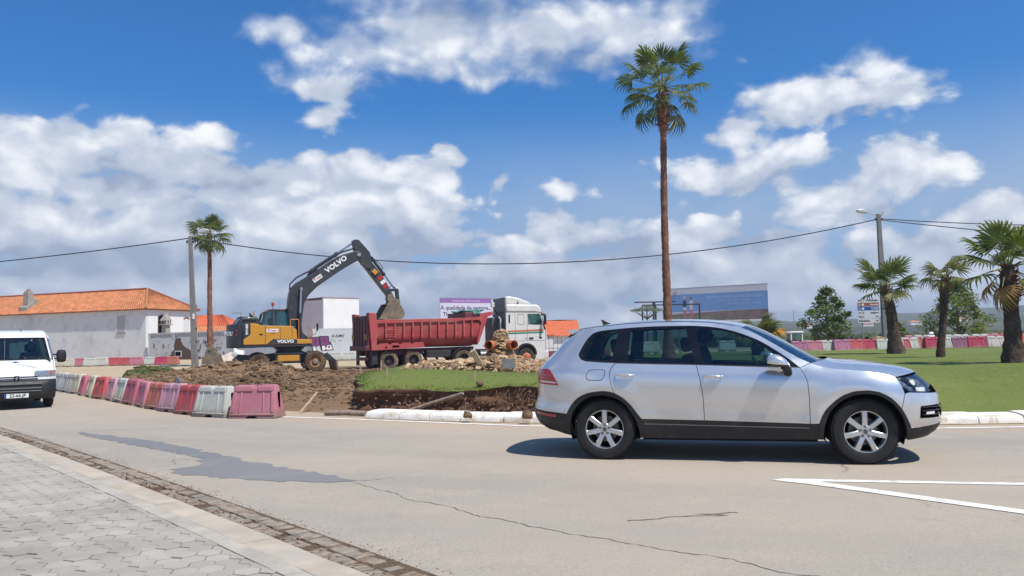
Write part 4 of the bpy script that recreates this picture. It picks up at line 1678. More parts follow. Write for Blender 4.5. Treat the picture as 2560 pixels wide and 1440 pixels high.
endcap('front_bumper_face', [0.447, 0.53, 0.60, 0.67, 0.74, 0.80, 0.86], xfb, M_SILVER, 0.045)
endcap('front_skirt_face', [0.31, 0.36, 0.41, 0.447], xfb, M_BLKPL, 0.045)
endcap('rear_bumper_face', [0.335, 0.40, 0.45, 0.50, 0.55, 0.592], xrb, M_BLKPL, -0.045)
endcap('tailgate', [0.60, 0.66, 0.72, 0.80, 0.88, 0.96, 1.04, 1.10, 1.15, 1.18], xrb, M_SILVER, -0.05)
endcap('rear_window', [1.185, 1.23, 1.29, 1.36, 1.43, 1.50, 1.56], xrb, M_GLASS, -0.05)
MB().prism([(-1.79, 1.606), (-1.93, 1.600), (-1.965, 1.585), (-1.90, 1.535), (-1.80, 1.592)], -0.60, 0.60, 'y').build('roof_spoiler', M_SILVER, car, smooth=40, bevel=0.012)
b = MB()
b.prism([(-1.58, 1.64), (-1.615, 1.735), (-1.597, 1.735), (-1.52, 1.695), (-1.44, 1.66)], -0.018, 0.018, 'y')
b.build('roof_antenna', M_BLKPL, car, smooth=40, bevel=0.008)
for side in (-1, 1):
    b = MB()
    pts = [(x, side * (Wc(x, z) - 0.045), z + 0.030 + (0.012 if 0 < i < 8 else -0.01)) for i, (x, z) in enumerate(roofpts[1:10])]
    # gutter strip where roof and side meet
    b.tube([(x, side * (Wc(x, z) - 0.02), z + 0.003) for x, z in roofpts[:11]], 0.006, 6)
    b.build('roof_gutter', M_BLKPL, car, smooth=60)
# wiper
b = MB()
b.tube([(1.10, -0.45, 1.165), (1.05, -0.1, 1.20), (1.06, 0.35, 1.195)], 0.009, 6)
b.tube([(1.10, 0.15, 1.19), (1.07, 0.4, 1.185), (1.0, 0.6, 1.165)], 0.009, 6)
b.build('wiper', M_BLKPL, car, smooth=60)
# floor, wheel wells, roof lining
b = MB()
b.b2((-1.75, -0.62, 0.27), (1.75, 0.62, 0.33))
b.b2((-1.0, -0.85, 0.24), (1.0, 0.85, 0.30))
b.b2((-2.2, -0.78, 0.60), (-1.05, 0.78, 0.95))
b.b2((0.98, -0.70, 0.33), (1.9, 0.70, 0.88))
b.build('underbody', M_DARK, car)
for xa in (-1.46, 1.49):
    for side in (-1, 1):
        vs, fs = [], []
        n = 16
        for k in range(n + 1):
            a = math.pi * (-0.12 + 1.24 * k / n)
            for y in (0.93, 0.55):
                vs.append((xa + 0.43 * math.cos(a), side * y, 0.385 + 0.42 * math.sin(a)))
        for k in range(n):
            fs.append((2 * k, 2 * k + 1, 2 * k + 3, 2 * k + 2))
        MB().add(vs, fs).prism([(xa + 0.43 * math.cos(math.pi * k / 10), 0.3 + 0.5 * math.sin(math.pi * k / 10)) for k in range(11)], side * 0.55, side * 0.53, 'y').build('wheel_housing', M_DARK, car)
# cabin
b = MB()
lin = [(x, z - 0.012) for x, z in roofpts]
span('headlining', [(x, z - 0.015) for x, z in roofpts], mat('headlining', (0.16, 0.155, 0.15), 0.9, spec=0.1), (0, 0.03), inset=0.03)
b.b2((-2.05, -0.78, 0.95), (-1.35, 0.78, 1.10))
b.b2((0.55, -0.76, 0.80), (1.0, 0.76, 1.06))
b.prism([(0.50, 0.9), (0.52, 1.10), (0.62, 1.135), (0.95, 1.14), (1.05, 1.0), (0.9, 0.8)], -0.74, 0.74, 'y')
b.build('dashboard', M_TRIM, car, bevel=0.02)
for sx, pair in ((-0.20, ((-0.37), 0.37)), (-1.08, (-0.40, 0.40, 0.0))):
    for sy in pair:
        b = MB()
        w = 0.25 if sy else 0.14
        b.prism([(sx - 0.15, 0.55), (sx + 0.42, 0.58), (sx + 0.46, 0.70), (sx - 0.05, 0.68)], sy - w, sy + w, 'y')
        b.prism([(sx - 0.20, 0.55), (sx - 0.05, 0.60), (sx - 0.17, 1.16), (sx - 0.27, 1.27), (sx - 0.33, 1.24), (sx - 0.32, 1.05)], sy - w * 0.95, sy + w * 0.95, 'y')
        st = b.build('seat', M_SEAT, car, smooth=40, bevel=0.05, seg=3)
        MB().prism([(sx - 0.33, 1.29), (sx - 0.23, 1.29), (sx - 0.245, 1.46), (sx - 0.30, 1.475), (sx - 0.35, 1.44)], sy - 0.13, sy + 0.13, 'y').build('headrest', M_SEAT, st, smooth=40, bevel=0.03, seg=3)
b = MB()
ring = []
for k in range(25):
    a = 2 * math.pi * k / 24
    ring.append((0.42 - 0.19 * math.sin(a) * 0.42, 0.37 + 0.19 * math.cos(a), 1.02 + 0.19 * math.sin(a) * 0.9))
b.tube(ring, 0.017, 8, caps=False)
b.tube([(0.42, 0.37, 1.02), (0.62, 0.37, 0.95)], 0.035, 8)
b.bar((0.42, 0.19, 1.02), (0.42, 0.55, 1.02), 0.03, 0.05)
b.build('steering_wheel', M_TRIM, car, smooth=60)
MB().prism([(0.20, 1.44), (0.25, 1.46), (0.255, 1.52), (0.215, 1.51)], -0.12, 0.12, 'y').build('interior_mirror', M_TRIM, car, bevel=0.01)


# ---- wheel with seven-spoke rim
def wheel_parts(rt, wt, rr, nsp=7, parent=None, facing=-1):
    """wheel about local y axis, outer face at facing*y"""
    f = facing
    w = wt / 2
    prof = [(rr * 0.98, -w * 0.9), (rt * 0.80, -w), (rt * 0.93, -w * 0.96), (rt * 0.985, -w * 0.78), (rt, -w * 0.5), (rt, w * 0.5), (rt * 0.985, w * 0.78), (rt * 0.93, w * 0.96), (rt * 0.80, w), (rr * 1.02, w * 0.93), (rr * 0.98, w * 0.88), (rr * 0.98, -w * 0.9)]
    b = MB()
    b.lathe([(r_, h * f) for r_, h in prof], 48, axis='y', caps=False)
    # tread blocks
    for k in range(60):
        a = 2 * math.pi * k / 60
        for yy, da in ((-w * 0.62, 0.0), (0.0, 0.02), (w * 0.62, 0.0)):
            m = Matrix.Rotation(a + da, 3, 'Y')
            c = m @ Vector((rt - 0.002, yy, 0))
            b.box(c, (0.010, wt * 0.26, 0.022), m)
    tyre = b.build('tyre', M_TYRE, parent, smooth=40)
    b = MB()
    yo = w * 0.86
    b.lathe([(rr * 1.0, -w * 0.8 * f), (rr * 0.93, -w * 0.5 * f), (rr * 0.90, 0.5 * yo * f), (rr * 0.95, yo * f * 0.97), (rr * 1.015, yo * f), (rr * 1.02, yo * 0.94 * f), (rr * 1.0, yo * 0.9 * f)], 48, axis='y', caps=False)
    for k in range(nsp):
        a = 2 * math.pi * k / nsp + math.pi / 2
        # spoke: tapering bar, dished
        secs = []
        for t in (0.0, 0.35, 0.7, 1.0):
            r_ = rr * (0.20 + 0.76 * t)
            hw = rr * (0.120 + 0.02 * t + 0.10 * max(0, 0.3 - t))
            yy = yo * (0.80 + 0.16 * math.sin(t * 2.4))
            secs.append((r_, hw, yy))
        vs = []
        for r_, hw, yy in secs:
            for u, dy, kk in ((-1, -0.10, 1.05), (-1, 0.0, 0.92), (-0.8, 0.012, 0.9), (0.8, 0.012, 0.9), (1, 0.0, 0.92), (1, -0.10, 1.05)):
                x, z = r_, u * hw * kk
                ca, sa = math.cos(a), math.sin(a)
                vs.append((x * ca - z * sa, (yy * 1.0 + dy * 0.5) * f, x * sa + z * ca))
        fs = []
        for i in range(3):
            for j in range(5):
                q = (i * 6 + j, i * 6 + j + 1, i * 6 + 7 + j, i * 6 + 6 + j)
                fs.append(q if f > 0 else tuple(reversed(q)))
        b.add(vs, fs)
    b.lathe([(0.0, yo * 0.55 * f), (rr * 0.34, yo * 0.60 * f), (rr * 0.34, yo * 0.80 * f), (rr * 0.28, yo * 0.90 * f), (0.0, yo * 0.92 * f)], 28, axis='y')
    rim = b.build('rim', M_ALLOY, tyre, smooth=35)
    b = MB()
    b.lathe([(0, -0.2 * w * f), (rr * 0.66, -0.2 * w * f), (rr * 0.66, 0.0), (0, 0.0)], 32, axis='y')
    b.lathe([(rr * 0.60, -0.62 * w * f), (rr * 0.89, -0.6 * w * f), (rr * 0.885, 0.25 * w * f)], 32, axis='y', mi=1, caps=False)
    b.build('brake_disc', [M_DISC, M_DARK], tyre, smooth=40)
    b = MB()
    for k in range(5):
        a = 2 * math.pi * k / 5 + math.pi / 2
        o_ = (rr * 0.235 * math.cos(a), 0, rr * 0.235 * math.sin(a))
        b.lathe([(0.017, yo * 0.90 * f), (0.017, (yo * 0.93) * f), (0.011, (yo * 0.93) * f), (0.010, yo * 0.915 * f), (0, yo * 0.915 * f)], 12, o=o_, axis='y')
    b.build('wheel_bolts', M_DISC, tyre, smooth=40)
    b = MB()
    b.lathe([(rr * 0.13, yo * 0.90 * f), (rr * 0.13, yo * 0.965 * f), (0, yo * 0.97 * f)], 24, axis='y')
    b.build('hub_cap', M_GLOSSB, tyre, smooth=40)
    b = MB()
    rc = rr * 0.115
    ring = [(rc * math.cos(2 * math.pi * k / 20), (yo * 0.975) * f, rc * math.sin(2 * math.pi * k / 20)) for k in range(21)]
    b.tube(ring, 0.0025, 5, caps=False)
    q = rc
    for pl in ([(-0.55, 0.8), (0, -0.05), (0.55, 0.8)], [(-0.9, 0.3), (-0.42, -0.85), (0, -0.12), (0.42, -0.85), (0.9, 0.3)]):
        b.tube([(x * q * (-f), (yo * 0.978) * f, z * q) for x, z in pl], 0.0028, 5)
    b.build('hub_emblem', M_CHROME, tyre, smooth=60)
    return tyre


def car_wheel(x, side, steer=0.0):
    t = wheel_parts(0.368, 0.255, 0.240, 7, car, -1)
    t.name = 'wheel'
    t.location = (x, side * 0.815, 0.368)
    t.rotation_euler = (0, R(random.Random(int(x * 100)).uniform(0, 50)), 0) if False else (0, 0, 0)
    a = steer + (math.pi if side > 0 else 0)
    t.rotation_euler = (0, 0, a)
    return t


for side in (-1, 1):
    car_wheel(-1.46, side)
    car_wheel(1.49, side, R(7))

# ================================================================== white van
M_VANW = mat('van_white', (0.78, 0.78, 0.77), 0.25, var=0.03, scale=2, spec=0.5, coat=0.5, grime=(0.60, 0.57, 0.52), gscale=1.2, gamt=0.2)
M_HLAMP = mat('headlamp_glass', (0.30, 0.31, 0.33), 0.15, metal=0.4, var=0.25, scale=25, coat=0.8)
M_ORANGE = mat('orange_lens', (0.50, 0.13, 0.04), 0.2, var=0.15, scale=20)
M_PLATE = mat('number_plate', (0.72, 0.72, 0.70), 0.4, var=0.03)
M_BLUE = mat('sign_blue', (0.02, 0.08, 0.36), 0.4, var=0.1)
M_INK = mat('black_ink', (0.012, 0.012, 0.014), 0.5, var=0.1)
M_GREYINK = mat('grey_ink', (0.36, 0.37, 0.42), 0.5, var=0.1)
M_STEELRIM = mat('steel_rim', (0.30, 0.30, 0.30), 0.5, metal=0.4, var=0.2, scale=6)

van = thing('white_van', 'white panel van coming towards the camera at the left edge, number plate 22-66-JP', 'van', (-13.09, 20.96, 0.004), math.atan2(-0.815, 0.58))
VW = 0.88


def vw(z):
    return lerpt(z, [(0.2, 0.86), (0.4, 0.89), (0.9, 0.895), (1.22, 0.885), (1.9, 0.80), (2.0, 0.76), (2.1, 0.70)])


def vfront(y, x):
    """front bows back towards the corners"""
    q = abs(y) / 0.9
    return x - 0.10 * q ** 2 - 0.16 * max(0, q - 0.72) ** 2 / 0.0784


def vloft(name, prof, m, w=1.0, nx=20, parent=van, off=0.0, y0=-1.0, y1=1.0, smooth=50, rev=False):
    vs, fs = [], []
    for x, z in prof:
        for k in range(nx + 1):
            u = y0 + (y1 - y0) * k / nx
            y = u * vw(z) * w
            vs.append((vfront(y, x) + off, y, z + off * 0.5))
    n = nx + 1
    for i in range(len(prof) - 1):
        for k in range(nx):
            f = (i * n + k, i * n + k + 1, (i + 1) * n + k + 1, (i + 1) * n + k)
            fs.append(tuple(reversed(f)) if rev else f)
    return MB().add(vs, fs).build(name, m, parent, smooth=smooth)


vloft('bumper', [(0.60, 0.27), (0.86, 0.25), (0.93, 0.30), (0.955, 0.42), (0.95, 0.55), (0.93, 0.66), (0.88, 0.725), (0.80, 0.735)], M_BLKPL)
for z in (0.46, 0.53, 0.64):
    vloft('bumper_moulding', [(0.955, z - 0.012), (0.972, z - 0.006), (0.972, z + 0.006), (0.955, z + 0.012)], mat('grey_moulding', (0.16, 0.16, 0.165), 0.5, var=0.1), 0.62)
vloft('front_panel', [(0.80, 0.735), (0.865, 0.74), (0.865, 0.82), (0.845, 0.88), (0.80, 0.965)], M_VANW)
for z in (0.765, 0.815):
    vloft('grille_slot', [(0.872, z - 0.012), (0.871, z + 0.012)], M_RECESS, 0.52)
bonp = [(0.80, 0.965), (0.72, 1.03), (0.60, 1.10), (0.45, 1.18), (0.34, 1.235)]
vloft('bonnet', bonp, M_VANW)
vloft('scuttle', [(0.34, 1.233), (0.27, 1.262)], M_BLKPL, 0.99)
wsp = [(0.27, 1.262), (0.05, 1.415), (-0.18, 1.57), (-0.40, 1.72), (-0.55, 1.83)]
vloft('windscreen', wsp, M_WSCR, 0.90, off=-0.005)
for sg in (-1, 1):
    for (u0, u1) in ((0.90, 1.0),):
        a, b_ = (u0, u1) if sg > 0 else (-u1, -u0)
        vloft('windscreen_pillar', wsp, M_VANW, 1.0, 4, van, 0.0, a, b_)
        a, b_ = (0.83, 0.905) if sg > 0 else (-0.905, -0.83)
        vloft('screen_border', wsp, M_GLOSSB, 1.0, 4, van, 0.004, a, b_)
vloft('screen_top_band', [(-0.50, 1.79), (-0.56, 1.835)], M_GLOSSB, 0.9, off=0.004)
vloft('roof', [(-0.55, 1.83), (-0.66, 1.905), (-0.80, 1.965), (-1.0, 2.01), (-1.4, 2.045), (-2.2, 2.06), (-4.3, 2.05), (-4.42, 2.0), (-4.46, 1.9)], M_VANW)
# sides
for sg in (-1, 1):
    def side_sheet(name, poly, m, off=0.0, holes=(), rim=0.02, parent=van):
        return panel(name, poly, m, off, sg, holes, 0.15, rim, parent, lambda x, z: vw(z) - 0.03 * sstep(0.1, 0.8, x), 50)
    xe = 0.56
    wino = [(-0.95, 1.30), (-0.95, 1.82), (-0.42, 1.80), (-0.02, 1.52), (0.22, 1.35), (0.22, 1.30)]
    arch = [(0.42 * math.cos(a) * 1.0, 0.33 + 0.42 * math.sin(a)) for a in [R(q) for q in range(175, 4, -17)]]
    side_sheet('side_panel', [(-4.4, 0.40), (-3.55, 0.40), (-3.52, 0.6), (-3.35, 0.74), (-3.1, 0.78), (-2.85, 0.74), (-2.68, 0.6), (-2.65, 0.40), (-1.06, 0.40), (-1.06, 1.9), (-0.66, 1.905), (-1.0, 1.99), (-4.42, 1.99)], M_VANW)
    side_sheet('cab_door', [(-1.05, 0.42), (-0.46, 0.42)] + arch[:3] + [(-0.40, 0.75), (0.0, 0.9), (0.30, 1.22), (-0.54, 1.835), (-0.66, 1.9), (-1.05, 1.9)], M_VANW, holes=(wino,))
    side_sheet('front_wing', arch + [(0.44, 0.34), (0.56, 0.34), (0.60, 0.74), (0.60, 1.06), (0.34, 1.23), (0.30, 1.21), (0.01, 0.9), (-0.39, 0.75)], M_VANW)
    side_sheet('door_window', wino, M_GLASS, -0.01, rim=0)
    side_sheet('sill', [(-2.66, 0.38), (-0.47, 0.38), (-0.47, 0.27), (-2.66, 0.27)], M_BLKPL)
    # headlamp and marker
    h = vloft('headlamp', [(0.876, 0.825), (0.868, 0.88), (0.835, 0.965)], M_HLAMP, 1.0, 8, van, 0.006, *((0.44, 0.99) if sg > 0 else (-0.99, -0.44)))
    vloft('indicator_lamp', [(0.878, 0.87), (0.860, 0.93)], M_ORANGE, 1.0, 4, h, 0.010, *((0.82, 0.92) if sg > 0 else (-0.92, -0.82)))
    # mirror
    b = MB()
    b.lathe([(0.0, -0.165), (0.075, -0.16), (0.11, -0.12), (0.12, 0.0), (0.115, 0.10), (0.08, 0.165), (0.0, 0.175)], 16, axis='z')
    b.v = [(x * 0.55 + 0.02, y, z) for x, y, z in b.v]
    b.v = [(0.10 + x, sg * 1.06 + y, 1.32 + z) for x, y, z in b.v]
    b.tube([(0.12, sg * 0.86, 1.27), (0.10, sg * 0.98, 1.25)], 0.022, 8)
    b.tube([(0.12, sg * 0.86, 1.37), (0.10, sg * 0.98, 1.36)], 0.022, 8)
    b.build('door_mirror', M_BLKPL, van, smooth=60)
    for wx in (0.0, -3.1):
        t = MB()
        t.lathe([(0.20, -0.09), (0.29, -0.105), (0.325, -0.08), (0.335, -0.03), (0.335, 0.03), (0.325, 0.08), (0.29, 0.105), (0.20, 0.09), (0.20, -0.09)], 32, axis='y', caps=False)
        w = t.build('wheel', M_TYRE, van, smooth=40)
        w.location = (wx, sg * 0.78, 0.335)
        r_ = MB()
        r_.lathe([(0.205, -0.02), (0.205, 0.085), (0.17, 0.06), (0.10, 0.05), (0.09, 0.07), (0.0, 0.075)], 24, axis='y')
        rr = r_.build('rim', M_STEELRIM, w, smooth=40)
        if sg < 0:
            rr.rotation_euler = (0, 0, math.pi)
b = MB()
b.b2((-4.4, -0.82, 0.36), (0.45, 0.82, 0.55))
b.b2((-4.4, -0.84, 0.5), (-1.05, 0.84, 0.56))
b.b2((-0.9, -0.80, 0.5), (0.55, 0.80, 0.9))
b.build('underbody', M_DARK, van)
MB().prism([(-0.15, 0.9), (-0.12, 1.22), (0.05, 1.27), (0.26, 1.25), (0.5, 1.05), (0.5, 0.9)], -0.80, 0.80, 'y').build('dashboard', M_TRIM, van, bevel=0.03)
for y0, y1 in ((-0.84, -0.005), (0.005, 0.84)):
    b = MB()
    b.b2((-4.45, y0, 0.45), (-4.40, y1, 1.22))
    b.b2((-4.45, y0, 1.75), (-4.40, y1, 1.98))
    b.b2((-4.45, y0, 1.22), (-4.40, y0 + 0.12, 1.75))
    b.b2((-4.45, y1 - 0.12, 1.22), (-4.40, y1, 1.75))
    rd = b.build('rear_door', M_VANW, van)
    MB().b2((-4.43, y0 + 0.12, 1.22), (-4.42, y1 - 0.12, 1.75)).build('window', M_GLASS, rd)
for sy in (-0.50, 0.42):
    b = MB()
    b.prism([(-0.95, 0.6), (-0.42, 0.62), (-0.40, 0.80), (-0.9, 0.76)], sy - 0.25, sy + 0.25, 'y')
    b.prism([(-0.98, 0.7), (-0.84, 0.72), (-0.95, 1.33), (-1.0, 1.45), (-1.07, 1.40)], sy - 0.23, sy + 0.23, 'y')
    s_ = b.build('seat', M_SEAT, van, bevel=0.04, seg=3, smooth=40)
    MB().prism([(-1.07, 1.46), (-0.97, 1.46), (-0.99, 1.66), (-1.07, 1.66)], sy - 0.13, sy + 0.13, 'y').build('headrest', M_SEAT, s_, bevel=0.03, smooth=40)
b = MB()
ring = [(-0.30 - 0.20 * math.sin(a) * 0.55, 0.42 + 0.20 * math.cos(a), 1.24 + 0.20 * math.sin(a) * 0.8) for a in [2 * math.pi * k / 24 for k in range(25)]]
b.tube(ring, 0.016, 8, caps=False)
b.tube([(-0.30, 0.42, 1.24), (-0.1, 0.42, 1.12)], 0.03, 8)
b.bar((-0.30, 0.23, 1.24), (-0.30, 0.61, 1.24), 0.03, 0.04)
b.build('steering_wheel', M_TRIM, van, smooth=60)
MB().b2((-0.50, -0.12, 1.70), (-0.47, 0.12, 1.77)).build('interior_mirror', M_TRIM, van, bevel=0.01)
b = MB()
b.tube([(0.30, 0.75, 1.26), (0.22, 0.45, 1.31), (0.21, 0.05, 1.32)], 0.010, 6)
b.tube([(0.33, 0.05, 1.26), (0.25, -0.25, 1.31), (0.22, -0.6, 1.30)], 0.010, 6)
b.build('wiper', M_BLKPL, van, smooth=60)
MB().tube([(-1.0, 0.20, 2.01), (-1.03, 0.20, 2.11)], [0.012, 0.004], 6).build('aerial', M_BLKPL, van)
pl = MB().b2((0.968, -0.26, 0.300), (0.975, 0.26, 0.405)).build('number_plate', M_PLATE, van)
text('plate_lettering', '22-66-JP', M_INK, pl, (0.9755, 0.025, 0.352), (R(90), 0, R(90)), 0.105, 0.001, 0.003)
MB().b2((0.9752, -0.26, 0.301), (0.9765, -0.218, 0.404)).build('plate_band', M_BLUE, pl)
eb = MB().prism([(-0.055, 0.72), (0.055, 0.72), (0.06, 0.775), (0.05, 0.845), (-0.05, 0.845), (-0.06, 0.775)], 0.875, 0.893, 'x').build('badge', M_GLOSSB, van, bevel=0.004)
MB().prism([(-0.02, 0.745), (0.0, 0.74), (0.0, 0.765), (0.025, 0.775), (0.01, 0.79), (0.03, 0.82), (0.005, 0.83), (-0.005, 0.80), (-0.03, 0.805), (-0.035, 0.79), (-0.01, 0.78)], 0.894, 0.897, 'x').build('badge_figure', M_CHROME, eb)


def on_bonnet(y, z):
    """point of the bonnet/front skin for flat print"""
    x = lerpt(-z, [(-q[1], q[0]) for q in reversed(bonp)])
    return Vector((vfront(y, x), y, z))


def bonnet_print(name, me, m, y, z, ang, parent):
    p = on_bonnet(y, z)
    tz = (on_bonnet(y, z + 0.03) - on_bonnet(y, z - 0.03)).normalized()
    ty = (on_bonnet(y + 0.05, z) - on_bonnet(y - 0.05, z)).normalized()
    nn = ty.cross(tz).normalized()
    if nn.x < 0:
        nn = -nn
    ux = ty * math.cos(ang) + tz * math.sin(ang)
    uy = nn.cross(ux)
    M4 = Matrix((ux, uy, nn)).transposed().to_4x4()
    M4.translation = p + nn * 0.006
    me.materials.clear()
    me.materials.append(m)
    o = obj(name, me, parent)
    o.matrix_local = M4
    return o


bonnet_print('bonnet_lettering', text_mesh('Adribing', 0.13, 0.001, 0.0, 0.25, 'LEFT'), M_GREYINK, 0.02, 1.14, R(-24), van)
bonnet_print('bonnet_small_print', text_mesh('rent a car', 0.055, 0.001, 0.0, 0.0, 'LEFT'), M_GREYINK, -0.20, 1.11, R(-22), van)
lg = MB().prism([(-0.16, 0.06), (0.02, 0.10), (0.12, 0.03), (0.05, 0.045), (0.0, 0.0), (-0.04, 0.05)], 0.0, 0.002, 'z').mesh('bonnet_logo', M_BLUE)
bonnet_print('bonnet_logo', lg, mat('logo_blue', (0.03, 0.07, 0.22), 0.4), -0.02, 1.16, R(-12), van)

# ================================================================== people at the wheel
M_SKIN = mat('skin', (0.42, 0.25, 0.18), 0.6, var=0.08, scale=8, spec=0.4)
M_HAIR = mat('dark_hair', (0.015, 0.011, 0.009), 0.6, var=0.3, scale=40)
M_SHIRTD = mat('dark_shirt', (0.03, 0.035, 0.05), 0.9, var=0.2, scale=20, spec=0.1)
M_SHIRTT = mat('teal_shirt', (0.06, 0.13, 0.15), 0.9, var=0.2, scale=20, spec=0.1)
M_TROUS = mat('dark_trousers', (0.02, 0.022, 0.03), 0.9, var=0.2, spec=0.1)


def skinned(name, verts, edges, radii, m, root=0, parent=None, sub=2):
    me = bpy.data.meshes.new(name)
    me.from_pydata(verts, edges, [])
    me.materials.append(m)
    o = obj(name, me, parent)
    md = o.modifiers.new('skin', 'SKIN')
    md.use_smooth_shade = True
    sv = me.skin_vertices[0].data
    for i, r in enumerate(radii):
        sv[i].radius = (r, r) if not isinstance(r, tuple) else r
        sv[i].use_root = (i == root)
    ss = o.modifiers.new('sub', 'SUBSURF')
    ss.levels = ss.render_levels = sub
    return o


def driver(label, loc, rz, hip, lean, wheel, shirt, group=None):
    """seated figure, x forward; wheel: (x, z, radius) of the rim it holds"""
    p = bpy.data.objects.new('person', None)
    hx, hz = hip
    sx, sz = hx - lean, hz + 0.50
    V = [(hx, 0, hz), (hx - lean * 0.35, 0, hz + 0.18), (hx - lean * 0.75, 0, hz + 0.36), (sx, 0, sz), (sx + 0.02, 0, sz + 0.10), (sx + 0.035, 0, sz + 0.155)]
    rad = [(0.15, 0.13), (0.145, 0.115), (0.16, 0.12), (0.11, 0.085), (0.055, 0.055), (0.06, 0.06)]
    E = [(0, 1), (1, 2), (2, 3), (3, 4), (4, 5)]
    wx, wz, wr = wheel
    for s_ in (-1, 1):
        k = len(V)
        V += [(sx, s_ * 0.18, sz - 0.02), (sx + 0.10, s_ * 0.25, sz - 0.24), (wx - 0.10, s_ * (wr + 0.02), wz - 0.02), (wx - 0.035, s_ * wr, wz + 0.01)]
        rad += [0.075, 0.048, 0.036, 0.032]
        E += [(3, k), (k, k + 1), (k + 1, k + 2), (k + 2, k + 3)]
        k = len(V)
        V += [(hx + 0.06, s_ * 0.10, hz - 0.02), (hx + 0.44, s_ * 0.14, hz + 0.08), (hx + 0.62, s_ * 0.13, hz - 0.30), (hx + 0.76, s_ * 0.13, hz - 0.33)]
        rad += [0.10, 0.062, 0.045, 0.04]
        E += [(0, k), (k, k + 1), (k + 1, k + 2), (k + 2, k + 3)]
    body = skinned('person', V, E, rad, shirt)
    body.location = loc
    body.rotation_euler = (0, 0, rz)
    tag(body, label, 'person', group)
    c = Vector((sx + 0.055, 0, sz + 0.235))
    b = MB()
    vs, fs = ICO[3]
    out = []
    for q in vs:
        x, y, z = q.x * 0.098, q.y * 0.075, q.z * 0.122
        if q.z < 0:
            x += 0.012 * (-q.z)
            y *= 1 - 0.22 * (-q.z)
        if q.x > 0.8 and abs(q.y) < 0.3 and -0.35 < q.z < 0.15:
            x += 0.022 * (1 - abs(q.y) / 0.3)
        out.append((c.x + x, c.y + y, c.z + z))
    b.add(out, fs)
    for s_ in (-1, 1):
        b.blob((c.x - 0.01, s_ * 0.077, c.z - 0.005), (0.026, 0.010, 0.034), random.Random(2), 2, 0.05)
    head = b.build('head', M_SKIN, body, smooth=180)
    b = MB()
    for s_ in (-1, 1):
        b.blob((c.x + 0.086, s_ * 0.032, c.z + 0.012), (0.010, 0.014, 0.008), random.Random(3), 2, 0.0)
    b.prism([(-0.028, -0.004), (0.028, -0.004), (0.022, 0.005), (-0.022, 0.005)], 0.088 + c.x, 0.099 + c.x, 'x')
    b.v[-8:] = [(x, y + c.y, z + c.z - 0.062) for x, y, z in b.v[-8:]]
    b.build('face_features', M_HAIR, head, smooth=60)
    b = MB()
    out = []
    for q in vs:
        k = 1.09
        x, y, z = q.x * 0.100 * k, q.y * 0.078 * k, q.z * 0.124 * k
        if q.x > 0.35 and q.z < 0.62:
            x, z = x * 0.6, max(z, 0.07)
        if q.z < -0.35:
            z = -0.35 * 0.124
        out.append((c.x - 0.006 + x, c.y + y, c.z + 0.006 + z))
    b.add(out, fs).build('hair', M_HAIR, body, smooth=180)
    for s_ in (-1, 1):
        h0 = Vector((wx - 0.045, s_ * wr, wz + 0.01))
        hv, he, hr = [tuple(h0 - Vector((0.03, 0, 0.01))), tuple(h0)], [(0, 1)], [0.026, 0.030]
        for i in range(4):
            k = len(hv)
            o_ = -0.026 + 0.0175 * i
            L = (0.9, 1.0, 1.05, 0.8)[i]
            hv += [tuple(h0 + Vector((0.03, 0.0, o_ * 0.9 + 0.012))), tuple(h0 + Vector((0.055 * L, -s_ * 0.018, o_ + 0.012))), tuple(h0 + Vector((0.050 * L, -s_ * 0.042, o_ + 0.008)))]
            he += [(1, k), (k, k + 1), (k + 1, k + 2)]
            hr += [0.011, 0.009, 0.008]
        k = len(hv)
        hv += [tuple(h0 + Vector((0.0, -s_ * 0.03, 0.012))), tuple(h0 + Vector((0.022, -s_ * 0.046, 0.02)))]
        he += [(1, k), (k, k + 1)]
        hr += [0.012, 0.010]
        skinned('hand', hv, he, hr, M_SKIN, 0, body, 1)
    return body


def place_local(root, x, y, z):
    m = Matrix.Translation(root.location) @ Matrix.Rotation(root.rotation_euler.z, 4, 'Z')
    return m @ Vector((x, y, z))


driver('dark-haired driver behind the wheel of the silver car, in profile', place_local(car, 0, 0.37, 0), R(-15.6), (-0.18, 0.76), 0.14, (0.40, 1.02, 0.17), M_SHIRTT)
driver('driver in dark clothes behind the windscreen of the white van', place_local(van, 0, 0.42, 0), van.rotation_euler.z, (-0.78, 0.86), 0.10, (-0.30, 1.24, 0.18), M_SHIRTD)

# ================================================================== wheeled excavator
M_YEL = mat('machine_yellow', (0.58, 0.27, 0.022), 0.42, var=0.06, scale=2.5, coat=0.2, grime=(0.36, 0.24, 0.11), gscale=1.6, gamt=0.35)
M_CHAR = mat('machine_charcoal', (0.030, 0.033, 0.040), 0.45, var=0.15, scale=2.5, coat=0.15, grime=(0.12, 0.105, 0.09), gscale=1.6, gamt=0.4)
M_MUD = mat('muddy_rubber', (0.115, 0.080, 0.052), 0.95, var=0.35, scale=4, bump=0.6, bscale=25, spec=0.1, c2=(0.21, 0.15, 0.095), gscale=3, gamt=0.7)
M_RUST = mat('muddy_rim', (0.30, 0.16, 0.07), 0.8, var=0.3, scale=5, c2=(0.16, 0.07, 0.035), gscale=4, gamt=0.7)
M_BUCK = mat('worn_bucket_steel', (0.19, 0.145, 0.10), 0.7, metal=0.15, var=0.3, scale=3, bump=0.3, bscale=18, c2=(0.27, 0.215, 0.155), gscale=1.8, gamt=0.7)
M_STEEL = mat('piston_steel', (0.55, 0.57, 0.60), 0.2, metal=0.95, var=0.05)
M_WSTICK = mat('white_sticker', (0.74, 0.74, 0.74), 0.5, var=0.04)
M_REDPR = mat('red_print', (0.45, 0.02, 0.02), 0.5, var=0.08)
